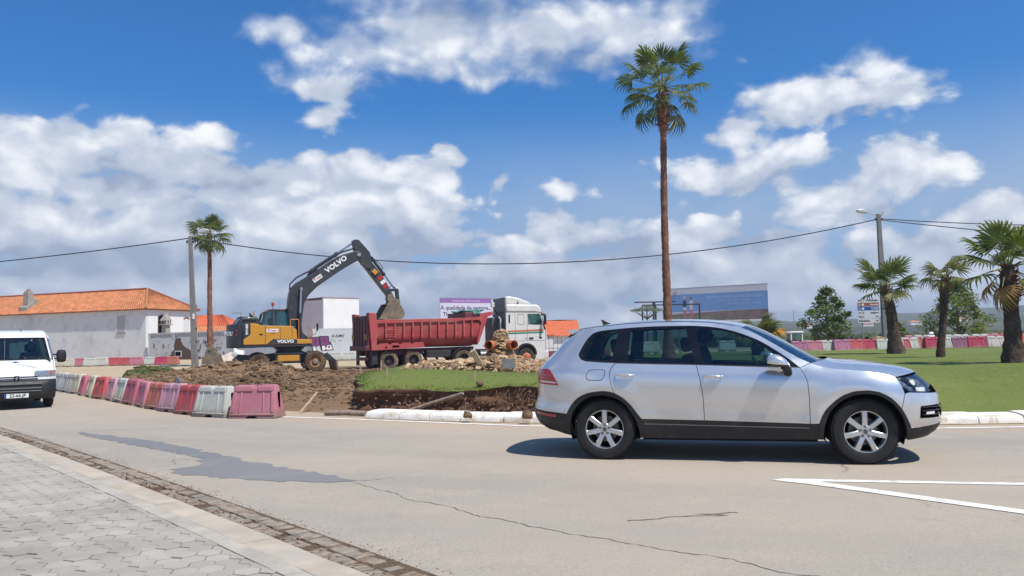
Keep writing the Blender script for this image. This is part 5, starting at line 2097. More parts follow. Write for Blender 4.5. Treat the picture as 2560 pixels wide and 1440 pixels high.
M_WLET = mat('white_lettering', (0.78, 0.78, 0.78), 0.5, var=0.03)
M_BEACON = mat('beacon_red', (0.40, 0.02, 0.02), 0.2, var=0.15, coat=0.6)
M_HOSE = mat('hydraulic_hose', (0.016, 0.017, 0.02), 0.5, var=0.2)

ex = thing('wheeled_excavator', 'yellow and charcoal wheeled excavator tipping its bucket into the red trailer', 'excavator', (-11.0, 39.2, 0.0), R(20))
UP = R(7)


def up(o):
    o.rotation_euler = (0, 0, UP)
    return o


def lug_wheel(parent, x, y, z, face, r=0.475, w=0.30, mt=M_MUD, mrim=M_RUST, lugs=22, rr=0.27):
    b = MB()
    b.lathe([(rr, -w / 2 * 0.9), (r * 0.80, -w / 2), (r * 0.95, -w / 2 * 0.93), (r, -w / 2 * 0.6), (r, w / 2 * 0.6), (r * 0.95, w / 2 * 0.93), (r * 0.80, w / 2), (rr, w / 2 * 0.9), (rr, -w / 2 * 0.9)], 36, axis='y', caps=False)
    for k in range(lugs):
        for s_ in (-1, 1):
            a = 2 * math.pi * (k + (0.5 if s_ > 0 else 0)) / lugs
            m = Matrix.Rotation(a, 3, 'Y') @ Matrix.Rotation(s_ * 0.5, 3, 'X')
            c = Matrix.Rotation(a, 3, 'Y') @ Vector((r + 0.012, s_ * w * 0.24, 0))
            b.box(c, (0.05, w * 0.52, 0.055), m)
    t = b.build('wheel', mt, parent, smooth=45)
    t.location = (x, y, z)
    f = face
    b = MB()
    b.lathe([(rr * 1.0, -0.02 * f), (rr * 1.0, w * 0.46 * f), (rr * 0.92, w * 0.40 * f), (rr * 0.88, w * 0.22 * f), (rr * 0.55, w * 0.18 * f), (rr * 0.52, w * 0.34 * f), (rr * 0.40, w * 0.40 * f), (0, w * 0.42 * f)], 28, axis='y')
    b.build('rim', mrim, t, smooth=40)
    b = MB()
    b.lathe([(rr * 0.38, w * 0.40 * f), (rr * 0.36, w * 0.48 * f), (0, w * 0.49 * f)], 18, axis='y')
    b.build('hub', M_STEELRIM, t, smooth=40)
    return t


for x in (-1.47, 1.13):
    for s_ in (-1, 1):
        lug_wheel(ex, x, s_ * 1.10, 0.69 - (0.0 if x > 0 else 0.02), s_)
b = MB()
b.prism([(-1.9, 0.80), (-1.6, 1.05), (-0.7, 1.12), (-0.6, 1.20), (0.6, 1.20), (0.8, 1.10), (1.55, 1.06), (1.65, 0.85), (1.3, 0.62), (-1.5, 0.62)], -0.55, 0.55, 'y')
b.b2((-1.62, -0.95, 0.60), (-1.32, 0.95, 0.78))
b.b2((0.98, -0.95, 0.60), (1.28, 0.95, 0.78))
b.build('chassis', M_CHAR, ex, bevel=0.03)
for s_ in (-1, 1):
    MB().b2((-0.72, s_ * 0.60, 0.66), (0.45, s_ * 1.18, 1.10)).build('side_box', M_CHAR, ex, bevel=0.02)
    MB().b2((-0.62, s_ * 1.165, 0.74), (0.38, s_ * 1.195, 1.02)).build('step_panel', M_YEL, ex, bevel=0.012)
    MB().b2((-0.80, s_ * 1.0, 1.08), (0.55, s_ * 1.22, 1.115)).build('running_board', M_CHAR, ex, bevel=0.008)
    # outrigger at the left end with muddy pad
    lg_ = MB().prism([(-1.65, 1.02), (-2.35, 1.10), (-2.62, 0.86), (-2.70, 0.30), (-2.40, 0.25), (-2.30, 0.72), (-1.65, 0.75)], s_ * 1.10, s_ * 0.55, 'y').build('outrigger', M_CHAR, ex, bevel=0.03)
    MB().box((-2.52, s_ * 0.9, 0.26), (0.45, 0.5, 0.12)).build('outrigger_pad', M_BUCK, lg_, bevel=0.02)
b = MB()
b.prism([(1.55, 1.05), (1.70, 1.10), (2.12, 0.72), (2.24, 0.16), (2.14, 0.12), (2.02, 0.66), (1.60, 0.90)], -1.22, -1.05, 'y')
b.build('dozer_arm', M_CHAR, ex, bevel=0.015)
MB().prism([(1.55, 1.05), (1.70, 1.10), (2.12, 0.72), (2.24, 0.16), (2.14, 0.12), (2.02, 0.66), (1.60, 0.90)], 1.05, 1.22, 'y').build('dozer_arm', M_CHAR, ex, bevel=0.015)
MB().prism([(2.10, 0.74), (2.18, 0.74), (2.20, 0.45), (2.32, 0.14), (2.22, 0.12), (2.10, 0.42)], -1.24, 1.24, 'y').build('dozer_blade', M_BUCK, ex, bevel=0.015)
b = MB()
b.lathe([(0.62, 1.18), (0.62, 1.30), (0.70, 1.30), (0.70, 1.40), (0.60, 1.42)], 32)
b.lathe([(0.78, 1.385), (0.80, 1.44), (0.6, 1.46)], 32)
up(b.build('turntable', M_CHAR, ex, smooth=40))
# upper structure
up(MB().b2((-2.30, -1.24, 1.41), (0.80, 1.24, 1.55)).build('deck', M_CHAR, ex, bevel=0.03))
# counterweight, rounded at the back
cw = []
for k in range(13):
    a = math.pi / 2 + math.pi * k / 12
    cw.append((-1.95 + 0.98 * math.cos(a) * (1 if True else 0) * 1.0, 1.25 * math.sin(a)))
cw = [(-1.75, 1.25)] + cw + [(-1.75, -1.25)]
cwo = up(MB().prism(cw, 1.40, 2.52, 'z').build('counterweight', M_CHAR, ex, bevel=0.05, seg=3, smooth=35))
yp = [(-2.335, 1.552), (0.79, 1.552), (0.79, 1.75), (0.13, 1.775), (0.10, 2.22), (-0.14, 2.40), (-1.53, 2.44), (-1.745, 2.52), (-2.03, 2.548), (-2.03, 2.01), (-2.34, 1.79)]
for s_ in (-1, 1):
    if s_ < 0:
        bp = up(MB().prism(yp, s_ * 1.10, s_ * 1.262, 'y').build('body_panel', M_YEL, ex, bevel=0.02, seg=2))
        tp = MB().prism([(-1.28, 1.568), (-1.0, 1.80), (0.118, 1.762), (0.14, 1.568)], -1.264, -1.270, 'y').build('name_panel', M_CHAR, bp)
        text('lettering', 'VOLVO', M_WLET, bp, (-0.42, -1.274, 1.675), (R(90), 0, 0), 0.20, 0.003, 0.010, sx=1.15)
        MB().b2((-1.36, -1.266, 1.56), (-1.345, -1.263, 2.42)).build('panel_seam', M_RECESS, bp)
        MB().b2((-0.66, -1.266, 1.56), (-0.648, -1.263, 2.40)).build('panel_seam', M_RECESS, bp)
        MB().b2((-0.12, -1.266, 1.56), (-0.108, -1.263, 2.36)).build('panel_seam', M_RECESS, bp)
        st = MB().b2((-1.30, -1.268, 2.12), (-0.76, -1.264, 2.28)).build('sticker', M_WSTICK, bp)
        text('sticker_mark', 'Y', M_REDPR, st, (-1.19, -1.27, 2.20), (R(90), 0, 0), 0.13, 0.001, 0.012)
        text('sticker_text', 'Teixeira', M_REDPR, st, (-0.97, -1.27, 2.19), (R(90), 0, 0), 0.075, 0.001, 0.004)
        text('fleet_number', '1190', M_REDPR, bp, (-1.0, -1.268, 2.05), (R(90), 0, 0), 0.075, 0.001, 0.004)
        MB().b2((-1.62, -1.268, 1.98), (-1.47, -1.264, 2.06)).build('latch', M_BLKPL, bp)
        mdl = MB().prism([(-2.33, 1.82), (-2.06, 2.03), (-2.06, 2.52), (-2.33, 2.52)], -1.262, -1.268, 'y').build('model_panel', M_CHAR, bp)
        text('model_lettering', 'EW180E', M_WLET, mdl, (-2.18, -1.272, 2.27), (R(90), R(-90), 0), 0.14, 0.002, 0.006)
        MB().b2((-2.30, -1.266, 1.552), (0.79, -1.262, 1.575)).build('lower_trim', mat('orange_trim', (0.45, 0.16, 0.04), 0.5), bp)
    else:
        up(MB().prism([(-2.335, 1.552), (0.20, 1.552), (0.10, 1.9), (-0.5, 2.44), (-2.03, 2.548), (-2.34, 1.79)], 1.10, 1.262, 'y').build('body_panel', M_YEL, ex, bevel=0.02))
# lettering on the back of the counterweight
o_ = text('rear_lettering', 'VOLVO', M_WLET, cwo, (-2.80, -0.64, 2.08), (R(90), 0, R(-52)), 0.26, 0.004, 0.010)
for zz in (1.95, 2.18):
    MB().b2((-2.62, -0.94, zz), (-2.56, -0.86, zz + 0.10)).build('rear_lamp', M_REDL, cwo)
up(MB().b2((-1.75, -1.10, 1.52), (0.10, 1.10, 2.40)).build('machinery_housing', M_CHAR, ex, bevel=0.04))
hood = up(MB().prism([(-2.60, 2.50), (-2.50, 2.70), (-2.36, 2.84), (-1.75, 2.86), (-1.53, 2.74), (-1.45, 2.42), (-2.4, 2.42)], -0.95, 0.75, 'y').build('engine_hood', M_CHAR, ex, bevel=0.06, seg=3, smooth=40))
for k in range(7):
    MB().b2((-2.32 + 0.09 * k, -0.953, 2.62), (-2.27 + 0.09 * k, -0.945, 2.72)).build('vent', M_RECESS, hood)
    MB().b2((-2.40 + 0.11 * k, -0.90, 2.845), (-2.33 + 0.11 * k, 0.6, 2.868)).build('grille_slot', M_RECESS, hood)
up(MB().prism([(-1.95, 3.07), (-1.86, 3.05), (-1.70, 2.84), (-1.86, 2.84)], -0.30, -0.16, 'y').build('exhaust_stack', M_CHAR, ex, bevel=0.02))
up(MB().tube([(-1.63, 0.25, 2.5), (-1.63, 0.25, 3.18)], [0.035, 0.03], 8).build('air_intake', M_YEL, ex))
# cab on the far side
cabp = [(-1.28, 1.55), (0.42, 1.55), (0.50, 2.0), (0.40, 2.75), (0.10, 3.22), (-0.85, 3.22), (-1.12, 3.06), (-1.28, 2.5)]
CY0, CY1 = 0.22, 1.24
b = MB()
for i in range(len(cabp)):
    p, q = cabp[i], cabp[(i + 1) % len(cabp)]
    for y in (CY0, CY1):
        b.bar((p[0], y, p[1]), (q[0], y, q[1]), 0.09, 0.10)
for p in cabp:
    b.bar((p[0], CY0, p[1]), (p[0], CY1, p[1]), 0.09, 0.09)
b.bar((-0.55, CY0, 1.6), (-0.60, CY0, 3.2), 0.09, 0.10)
b.bar((-0.55, CY1, 1.6), (-0.60, CY1, 3.2), 0.09, 0.10)
cabo = up(b.build('cab_frame', M_CHAR, ex))
MB().prism([(-1.28, 1.55), (0.42, 1.55), (0.48, 1.98), (-1.28, 1.98)], CY0 + 0.02, CY1 - 0.02, 'y').build('cab_lower', M_YEL, cabo, bevel=0.02)
M_CABG = glass('cab_glass', (0.45, 0.66, 0.66), 1.0)
for y in (CY0, CY1):
    MB().prism([(-1.23, 2.0), (-0.60, 2.0), (-0.62, 3.17), (-0.84, 3.17), (-1.08, 3.03), (-1.23, 2.5)], y - 0.005, y + 0.005, 'y').build('window', M_CABG, cabo)
    MB().prism([(-0.52, 2.0), (0.45, 2.0), (0.36, 2.74), (0.08, 3.17), (-0.54, 3.17)], y - 0.005, y + 0.005, 'y').build('window', M_CABG, cabo)
MB().add([(0.49, CY0, 2.0), (0.49, CY1, 2.0), (0.40, CY1, 2.74), (0.40, CY0, 2.74), (0.10, CY1, 3.2), (0.10, CY0, 3.2)], [(0, 1, 2, 3), (3, 2, 4, 5)]).build('windscreen', M_CABG, cabo)
MB().add([(-1.28, CY0, 2.0), (-1.28, CY1, 2.0), (-1.28, CY1, 2.5), (-1.28, CY0, 2.5), (-1.12, CY1, 3.06), (-1.12, CY0, 3.06)], [(3, 2, 1, 0), (5, 4, 2, 3)]).build('rear_window', M_CABG, cabo)
MB().prism([(-0.98, 3.17), (-0.85, 3.26), (0.02, 3.30), (0.16, 3.22), (0.1, 3.18)], CY0 - 0.02, CY1 + 0.02, 'y').build('cab_roof', M_YEL, cabo, bevel=0.03, smooth=40)
b = MB()
b.prism([(-0.75, 2.0), (-0.30, 2.0), (-0.28, 2.15), (-0.62, 2.15), (-0.75, 2.85), (-0.88, 2.8)], 0.50, 0.98, 'y')
b.build('operator_seat', M_SEAT, cabo, bevel=0.04)
MB().tube([(0.30, 0.70, 1.98), (0.22, 0.70, 2.4)], 0.03, 8).build('control_column', M_TRIM, cabo)
bc_ = up(MB().tube([(-0.70, 0.45, 3.25), (-0.70, 0.45, 3.43)], 0.015, 8).build('beacon_stem', M_CHAR, ex))
MB().lathe([(0.065, 3.43), (0.075, 3.47), (0.07, 3.58), (0.04, 3.63), (0, 3.635)], 16, o=(-0.70, 0.45, 0)).build('beacon', M_BEACON, bc_, smooth=50)
up(MB().tube([(-0.38, 0.4, 3.3), (-0.38, 0.4, 3.62)], 0.006, 5).build('aerial', M_CHAR, ex))
# hand rails and door mirror
b = MB()
b.tube([(-0.19, -1.22, 1.75), (-0.19, -1.22, 2.68), (-0.16, -1.22, 2.715), (0.18, -1.22, 2.715), (0.21, -1.22, 2.68), (0.21, -1.22, 1.56)], 0.022, 6)
b.build('hand_rail', mat('orange_rail', (0.52, 0.20, 0.05), 0.5), ex).rotation_euler = (0, 0, UP)
b = MB()
b.tube([(0.70, -1.22, 2.38), (0.86, -1.22, 2.10), (0.80, -1.22, 1.55)], 0.02, 6)
b.tube([(0.70, -1.22, 2.38), (0.66, -1.22, 1.56)], 0.02, 6)
b.build('hand_rail', MATS['orange_rail'], ex).rotation_euler = (0, 0, UP)
up(MB().prism([(0.30, 1.55), (0.80, 1.55), (0.78, 1.75), (0.42, 2.1), (0.30, 3.0)], -1.10, -0.75, 'y').build('front_housing', M_CHAR, ex, bevel=0.02))
mm = up(MB().tube([(0.80, -1.05, 1.9), (1.05, -1.05, 2.02), (1.14, -1.05, 2.3)], 0.014, 6).build('mirror_arm', M_CHAR, ex))
MB().box((1.14, -1.05, 2.35), (0.07, 0.16, 0.36)).build('mirror', M_BLKPL, mm, bevel=0.025, seg=3)

# boom, stick and bucket (side outlines pushed to real widths)
boom = [(-0.02, 2.2), (-0.05, 2.6), (-0.09, 3.42), (-0.064, 3.74), (-0.01, 4.05), (0.06, 4.26), (0.20, 4.44), (0.349, 4.577), (1.079, 5.011), (1.609, 5.395), (2.146, 5.783), (2.689, 6.042), (3.294, 6.224), (3.50, 6.24), (3.60, 6.15), (3.60, 5.98), (3.457, 5.765), (2.684, 5.312), (2.033, 4.869), (1.339, 4.379), (0.918, 3.953), (0.76, 3.689), (0.682, 3.478), (0.628, 3.06), (0.56, 2.5), (0.50, 2.0), (0.1, 1.9)]
bm_ = up(MB().prism(boom, -0.22, 0.22, 'y').build('boom', M_CHAR, ex, bevel=0.025))
o_ = text('boom_lettering', 'VOLVO', M_WLET, bm_, (2.30, -0.226, 5.52), (R(90), -math.atan2(0.39, 0.54), 0), 0.35, 0.004, 0.014, sx=1.1)
st = MB().prism([(1.085, 4.73), (1.50, 5.03), (1.62, 4.86), (1.205, 4.56)], -0.222, -0.227, 'y').build('boom_sticker', M_WSTICK, bm_)
text('sticker_mark', 'Y', M_REDPR, st, (1.22, -0.229, 4.72), (R(90), -R(36), 0), 0.16, 0.001, 0.012)
text('sticker_text', 'Teixeira', M_REDPR, st, (1.42, -0.229, 4.845), (R(90), -R(36), 0), 0.085, 0.001, 0.004)
stick = [(3.18, 6.72), (3.22, 6.80), (3.32, 6.84), (3.48, 6.83), (3.56, 6.76), (4.074, 6.194), (4.14, 5.95), (4.182, 5.675), (4.686, 5.081), (5.247, 4.094), (5.40, 3.80), (5.34, 3.68), (5.14, 3.72), (4.959, 3.982), (4.342, 4.745), (3.788, 5.446), (3.485, 5.793), (3.36, 6.0), (3.294, 6.197)]
stk = up(MB().prism(stick, -0.17, 0.17, 'y').build('stick', M_CHAR, ex, bevel=0.02))
b = MB()
b.cyl((3.48, -0.25, 6.05), (3.48, 0.25, 6.05), 0.10, n=16)
b.build('stick_pivot', M_STEELRIM, stk)
for i, (q0, q1) in enumerate((((4.55, 4.95), (4.66, 4.80)), ((4.70, 4.74), (4.81, 4.59)), ((4.84, 4.53), (4.94, 4.38)))):
    dx, dz = 0.11, 0.085
    MB().prism([(q0[0] - dx, q0[1] - dz), (q0[0] + dx, q0[1] + dz), (q1[0] + dx, q1[1] + dz), (q1[0] - dx, q1[1] - dz)], -0.172, -0.178, 'y').build('warning_band', M_REDPR if i != 1 else M_WSTICK, stk)
MB().box((4.30, -0.22, 5.17), (0.26, 0.14, 0.24), Matrix.Rotation(R(45), 3, 'Y')).build('valve_block', M_YEL, stk, bevel=0.02)


def ram(p, q, r, frac, y, parent):
    p, q = Vector((p[0], y, p[1])), Vector((q[0], y, q[1]))
    m = p + (q - p) * frac
    b = MB()
    b.cyl(p, m, r, n=14)
    b.cyl(m - (q - p).normalized() * 0.12, m + (q - p).normalized() * 0.02, r * 1.25, n=14)
    o = b.build('ram_barrel', M_CHAR, parent, smooth=40)
    b = MB()
    b.cyl(m, q, r * 0.55, n=12)
    b.build('ram_rod', M_STEEL, o, smooth=40)
    return o


up(ram((1.10, 5.20), (3.28, 6.70), 0.085, 0.60, 0.0, ex))
up(MB().prism([(0.85, 4.86), (1.05, 5.28), (1.22, 5.30), (1.45, 5.27)], -0.10, 0.10, 'y').build('ram_bracket', M_CHAR, ex, bevel=0.02))
up(ram((4.16, 5.98), (5.48, 4.27), 0.075, 0.55, 0.0, ex))
for y in (-0.42, 0.42):
    up(ram((0.40, 1.75), (0.50, 4.25), 0.085, 0.52, y, ex))
up(MB().cyl((0.50, -0.50, 4.25), (0.50, 0.50, 4.25), 0.07).build('ram_pin', M_STEELRIM, ex))
b = MB()
b.bar((4.96, -0.16, 4.26), (5.56, -0.16, 4.27), 0.05, 0.13)
b.build('link', M_CHAR, ex, bevel=0.02).rotation_euler = (0, 0, UP)
MB().bar((4.96, 0.16, 4.26), (5.56, 0.16, 4.27), 0.05, 0.13).build('link', M_CHAR, ex, bevel=0.02).rotation_euler = (0, 0, UP)
MB().bar((5.54, 0, 4.30), (5.60, 0, 3.62), 0.20, 0.11, up=(0, 1, 0)).build('link', M_CHAR, ex, bevel=0.02).rotation_euler = (0, 0, UP)
up(MB().prism([(5.00, 3.98), (5.22, 4.06), (5.42, 3.78), (5.68, 3.74), (5.66, 3.46), (5.10, 3.56), (4.98, 3.74)], -0.20, 0.20, 'y').build('quick_coupler', M_BUCK, ex, bevel=0.02))


def bucket(parent, out, w, nm='bucket', teeth=True):
    """out: shell outline from lip round the back to the top edge; built as a thick curved sheet with two cheeks"""
    vs, fs = [], []
    t = 0.035
    n = len(out)
    c = Vector((sum(p[0] for p in out) / n, sum(p[1] for p in out) / n))
    inn = [tuple(Vector(p) + (c - Vector(p)).normalized() * t) for p in out]
    b = MB()
    for ring in (out, inn):
        for y in (-w, w):
            b.v += [(p[0], y, p[1]) for p in ring]
    o0, o1, i0, i1 = 0, n, 2 * n, 3 * n
    for k in range(n - 1):
        b.f += [(o0 + k, o0 + k + 1, o1 + k + 1, o1 + k), (i0 + k + 1, i0 + k, i1 + k, i1 + k + 1)]
    b.f += [(o0, o1, i1, i0), (o0 + n - 1, i0 + n - 1, i1 + n - 1, o1 + n - 1)]
    b.m = [0] * len(b.f)
    for y in (-w, w - 0.03):
        b.prism(out, y - 0.002, y + 0.032, 'y')
    o = b.build(nm, M_BUCK, parent, smooth=30)
    d = (Vector(out[0]) - Vector(out[1])).normalized()
    MB().bar((out[0][0], -w - 0.01, out[0][1]), (out[0][0], w + 0.01, out[0][1]), 0.09, 0.03, up=(d.y, 0, -d.x)).build('cutting_edge', M_STEELRIM, o)
    return o


# curled bucket: open side to the lower left
bko = [(4.42, 2.74), (4.80, 2.69), (5.25, 2.69), (5.60, 2.72), (5.74, 2.82), (5.79, 3.02), (5.72, 3.22), (5.60, 3.42), (5.45, 3.54), (5.05, 3.56), (4.86, 3.50)]
bk = up(bucket(ex, bko, 0.55))
MB().prism([(5.0, 3.52), (5.62, 3.40), (5.66, 3.62), (5.5, 3.76), (5.06, 3.74)], -0.24, -0.16, 'y').build('bucket_lug', M_BUCK, bk, bevel=0.01)
MB().prism([(5.0, 3.52), (5.62, 3.40), (5.66, 3.62), (5.5, 3.76), (5.06, 3.74)], 0.16, 0.24, 'y').build('bucket_lug', M_BUCK, bk, bevel=0.01)
# hoses along boom and stick
for i, (y, dz) in enumerate(((-0.16, 0.05), (-0.06, 0.08), (0.06, 0.07), (0.16, 0.05))):
    b = MB()
    pts = [(0.05, y, 4.15), (0.0 + 0.02 * i, y, 4.42 + dz), (0.34, y, 4.75 + dz), (0.75, y, 4.98 + dz), (1.08, y, 5.13 + dz), (1.6, y, 5.50 + dz), (2.15, y, 5.87 + dz), (2.70, y, 6.13 + dz), (3.25, y, 6.31 + dz), (3.62, y, 6.22 + dz)]
    b.tube(pts, 0.024, 6)
    up(b.build('hydraulic_hose', M_HOSE, ex, smooth=60))
for i, pts in enumerate(([(3.62, 0.05, 6.25), (3.78, 0.05, 5.72), (4.06, 0.05, 5.55), (4.25, 0.0, 5.75)], [(4.15, -0.19, 5.95), (4.55, -0.19, 5.65), (4.74, -0.19, 5.40), (4.62, -0.19, 5.15)], [(5.05, -0.15, 4.30), (5.18, -0.15, 4.48), (5.40, -0.15, 4.40), (5.44, -0.1, 4.1)], [(3.5, -0.2, 5.78), (3.55, -0.2, 5.55), (3.8, -0.2, 5.42), (4.1, -0.2, 5.3)])):
    up(MB().tube(pts, 0.02, 6).build('hydraulic_hose', M_HOSE, ex, smooth=60))

# spare bucket standing on the soil left of the machine
sb = thing('digger_bucket', 'muddy spare digger bucket standing on the soil left of the excavator', 'bucket', (-14.05, 37.2, 0.34), R(15))
so_ = bucket(sb, [(0.62, 0.10), (0.45, 0.02), (0.15, -0.06), (-0.12, 0.0), (-0.32, 0.18), (-0.40, 0.42), (-0.36, 0.62), (-0.22, 0.82), (0.02, 0.93), (0.22, 0.90), (0.36, 0.78)], 0.42, 'bucket_shell')
for y in (-0.22, 0.14):
    MB().prism([(-0.30, 0.80), (0.24, 0.86), (0.20, 1.08), (0.0, 1.20), (-0.18, 1.12)], y, y + 0.08, 'y').build('bucket_lug', M_BUCK, sb, bevel=0.01)
MB().b2((-0.10, -0.30, 0.98), (-0.02, 0.30, 1.06)).build('hanger_bar', M_BUCK, sb, bevel=0.01)

# ================================================================== red tipper trailer
M_REDT = mat('trailer_red', (0.42, 0.060, 0.062), 0.55, var=0.14, scale=1.6, c2=(0.44, 0.13, 0.11), gscale=1.1, gamt=0.6, grime=(0.23, 0.12, 0.085), coat=0.1)
M_REDD = mat('trailer_red_dark', (0.13, 0.025, 0.035), 0.55, var=0.12, scale=2.5, grime=(0.12, 0.07, 0.05), gscale=1.2, gamt=0.4)
M_DUST = mat('dusty_tyre', (0.13, 0.10, 0.07), 0.95, var=0.3, scale=3, c2=(0.34, 0.26, 0.16), gscale=1.5, gamt=0.8, spec=0.1)
M_TRIM2 = mat('chassis_black', (0.022, 0.021, 0.022), 0.7, var=0.3, scale=4, grime=(0.10, 0.08, 0.06), gscale=2, gamt=0.4)
M_TARP = mat('green_tarp', (0.12, 0.27, 0.25), 0.7, var=0.2, scale=3, bump=0.5, bscale=8)
M_YREF = mat('amber_reflector', (0.30, 0.17, 0.04), 0.4, var=0.2)

tr = thing('tipper_trailer', 'red ribbed tipper trailer being loaded by the excavator', 'trailer', (-6.35, 41.0, 0.06), R(30))
TW = 2.45


def lorry_wheel(parent, x, y, z, face, mt, mrim, r=0.50, w=0.36, bulge=False):
    b = MB()
    rr = 0.29
    b.lathe([(rr, -w / 2 * 0.92), (r * 0.82, -w / 2), (r * 0.96, -w / 2 * 0.92), (r, -w / 2 * 0.7), (r, w / 2 * 0.7), (r * 0.96, w / 2 * 0.92), (r * 0.82, w / 2), (rr, w / 2 * 0.92), (rr, -w / 2 * 0.92)], 40, axis='y', caps=False)
    t = b.build('wheel', mt, parent, smooth=40)
    t.location = (x, y, z)
    f = face
    b = MB()
    if bulge:
        b.lathe([(rr, -0.02 * f), (rr, w * 0.45 * f), (rr * 0.85, w * 0.42 * f), (rr * 0.75, w * 0.50 * f), (rr * 0.4, w * 0.55 * f), (rr * 0.36, w * 0.70 * f), (0, w * 0.72 * f)], 28, axis='y')
        b.m = [1 if sum(math.hypot(b.v[i][0], b.v[i][2]) for i in q) / len(q) > rr * 0.80 else 0 for q in b.f]
    else:
        b.lathe([(rr, -0.02 * f), (rr, w * 0.45 * f), (rr * 0.90, w * 0.36 * f), (rr * 0.80, -0.02 * f), (rr * 0.5, -0.06 * f), (rr * 0.46, w * 0.12 * f), (0, w * 0.16 * f)], 28, axis='y')
    b.build('rim', [mrim, M_TRIM2], t, smooth=40)
    b = MB()
    for k in range(10):
        a = 2 * math.pi * k / 10
        hgt = (w * 0.50 if bulge else -0.05) * f
        b.cyl((rr * 0.62 * math.cos(a), hgt, rr * 0.62 * math.sin(a)), (rr * 0.62 * math.cos(a), hgt + 0.045 * f, rr * 0.62 * math.sin(a)), 0.018, n=6)
    struct(b.build('wheel_nuts', M_STEELRIM, t), 'stuff')
    return t


# body shell: rounded half-pipe with top rail, open top
sec = [(0.0, 2.50), (0.03, 1.80), (0.10, 1.55), (0.35, 1.30), (0.75, 1.18), (1.70, 1.18), (2.10, 1.30), (2.35, 1.55), (2.42, 1.80), (2.45, 2.50)]
t_ = 0.05
inn = [(t_, 2.50), (t_ + 0.03, 1.82), (t_ + 0.09, 1.58), (0.38, 1.36), (0.76, 1.24), (1.69, 1.24), (2.07, 1.36), (2.31, 1.58), (2.37, 1.82), (2.40, 2.50)]
X0, X1 = -0.96, 5.05
b = MB()
prof = sec + list(reversed(inn))
vs = []
for x in (X0, X1):
    vs += [(x + (0.25 * (p[1] - 1.2) if x > 0 else 0), p[0], p[1]) for p in prof]
n = len(prof)
fs = [(i, n + i, n + (i + 1) % n, (i + 1) % n) for i in range(n)]
b.add(vs, fs)
body = b.build('tipper_body', M_REDT, tr, smooth=30)
# soil load heaped inside
xs_ = [X0 + 0.05 + 0.22 * i for i in range(29)]
ys_ = [0.06 + 0.165 * i for i in range(15)]
vs = [(x, y, 2.42 + 0.30 * math.sin(math.pi * (y / TW)) * (0.6 + 0.5 * fbm(x, 0, 3, 0.6)) * (0.5 if x < 1 else 1) + 0.06 * fbm(x, y, 4, 2.5) + 0.15 * sstep(3.6, 4.6, x)) for y in ys_ for x in xs_]
nx = len(xs_)
fs = [(j * nx + i, j * nx + i + 1, (j + 1) * nx + i + 1, (j + 1) * nx + i) for j in range(len(ys_) - 1) for i in range(nx - 1)]
load = tag(MB().add(vs, fs).build('soil_load', M_SOIL, None, smooth=180), 'brown soil heaped in the open red trailer', 'soil')
load.location, load.rotation_euler = tr.location, (0, 0, R(30))
for y0, y1 in ((-0.09, 0.06), (TW - 0.06, TW + 0.09)):
    MB().prism([(X0, 2.44), (5.30, 2.60), (5.58, 2.92), (6.03, 3.02), (6.03, 2.86), (5.78, 2.76), (5.62, 2.42), (X0, 2.30)] if False else [(X0, 2.42), (5.18, 2.58), (5.18, 2.73), (X0 + 0.2, 2.62), (X0, 2.60)], y0, y1, 'y').build('top_rail', M_REDT, tr, bevel=0.015)
    MB().prism([(5.18, 2.58), (5.30, 2.45), (5.02, 1.40), (5.14, 1.36), (5.72, 2.78), (6.03, 2.88), (6.03, 3.06), (5.57, 3.01), (5.24, 2.73), (5.18, 2.73)], y0, y1, 'y').build('front_gusset', M_REDT, tr, bevel=0.012)
    MB().prism([(-1.00, 1.06), (-0.72, 1.06), (-0.72, 2.85), (-0.80, 2.99), (-1.12, 2.99), (-1.14, 2.80)] if y0 < 1 else [(-1.00, 1.06), (-0.72, 1.06), (-0.72, 2.85), (-0.80, 2.99), (-1.12, 2.99), (-1.14, 2.80)], y0 - 0.02, y1 + 0.02, 'y').build('rear_post', M_REDT, tr, bevel=0.03)
    sgn = -1 if y0 < 1 else 1
    for k in range(13):
        x = -0.70 + 0.495 * k * (1.0)
        if x > 5.0:
            continue
        yo = 0.0 if y0 < 1 else TW
        zt = 2.44 + 0.025 * k
        b = MB()
        b.prism([(yo + sgn * 0.085, zt), (yo - sgn * 0.02, zt), (yo - sgn * 0.06, 1.62), (yo - sgn * 0.02, 1.52), (yo + sgn * 0.03, 1.62), (yo + sgn * 0.085, 1.70)], x - 0.045, x + 0.045, 'x')
        b.build('rib', M_REDT, tr, bevel=0.01)
    MB().prism([(-0.96, 1.07), (-0.95, 1.42), (-0.80, 1.42), (-0.72, 1.36), (-0.62, 1.36), (-0.55, 1.42), (-0.12, 1.43), (-0.05, 1.36), (0.05, 1.36), (0.12, 1.43), (0.42, 1.44), (0.5, 1.37), (0.6, 1.37), (0.68, 1.44), (1.1, 1.45), (1.18, 1.38), (1.28, 1.38), (1.36, 1.45), (1.84, 1.46), (1.93, 1.18)], y0 - 0.01 * 0, y0 + 0.06 if y0 < 1 else y1, 'y').build('side_guard', M_REDT, tr)
    yq = -0.093 if y0 < 1 else TW + 0.093
    lp = MB().b2((0.12, yq - 0.004, 1.20), (0.50, yq + 0.004, 1.31)).build('guard_opening', M_RECESS, tr)
    MB().lathe([(0.055, yq - 0.004), (0.055, yq + 0.004), (0, yq + 0.004)], 14, o=(-0.22, 0, 1.22), axis='y').build('guard_hole', M_RECESS, tr)
# ladder rungs
for k in range(6):
    MB().cyl((-0.18, -0.09, 1.62 + 0.125 * k), (0.24, -0.09, 1.62 + 0.125 * k), 0.015, n=8).build('ladder_rung', M_REDT, tr)
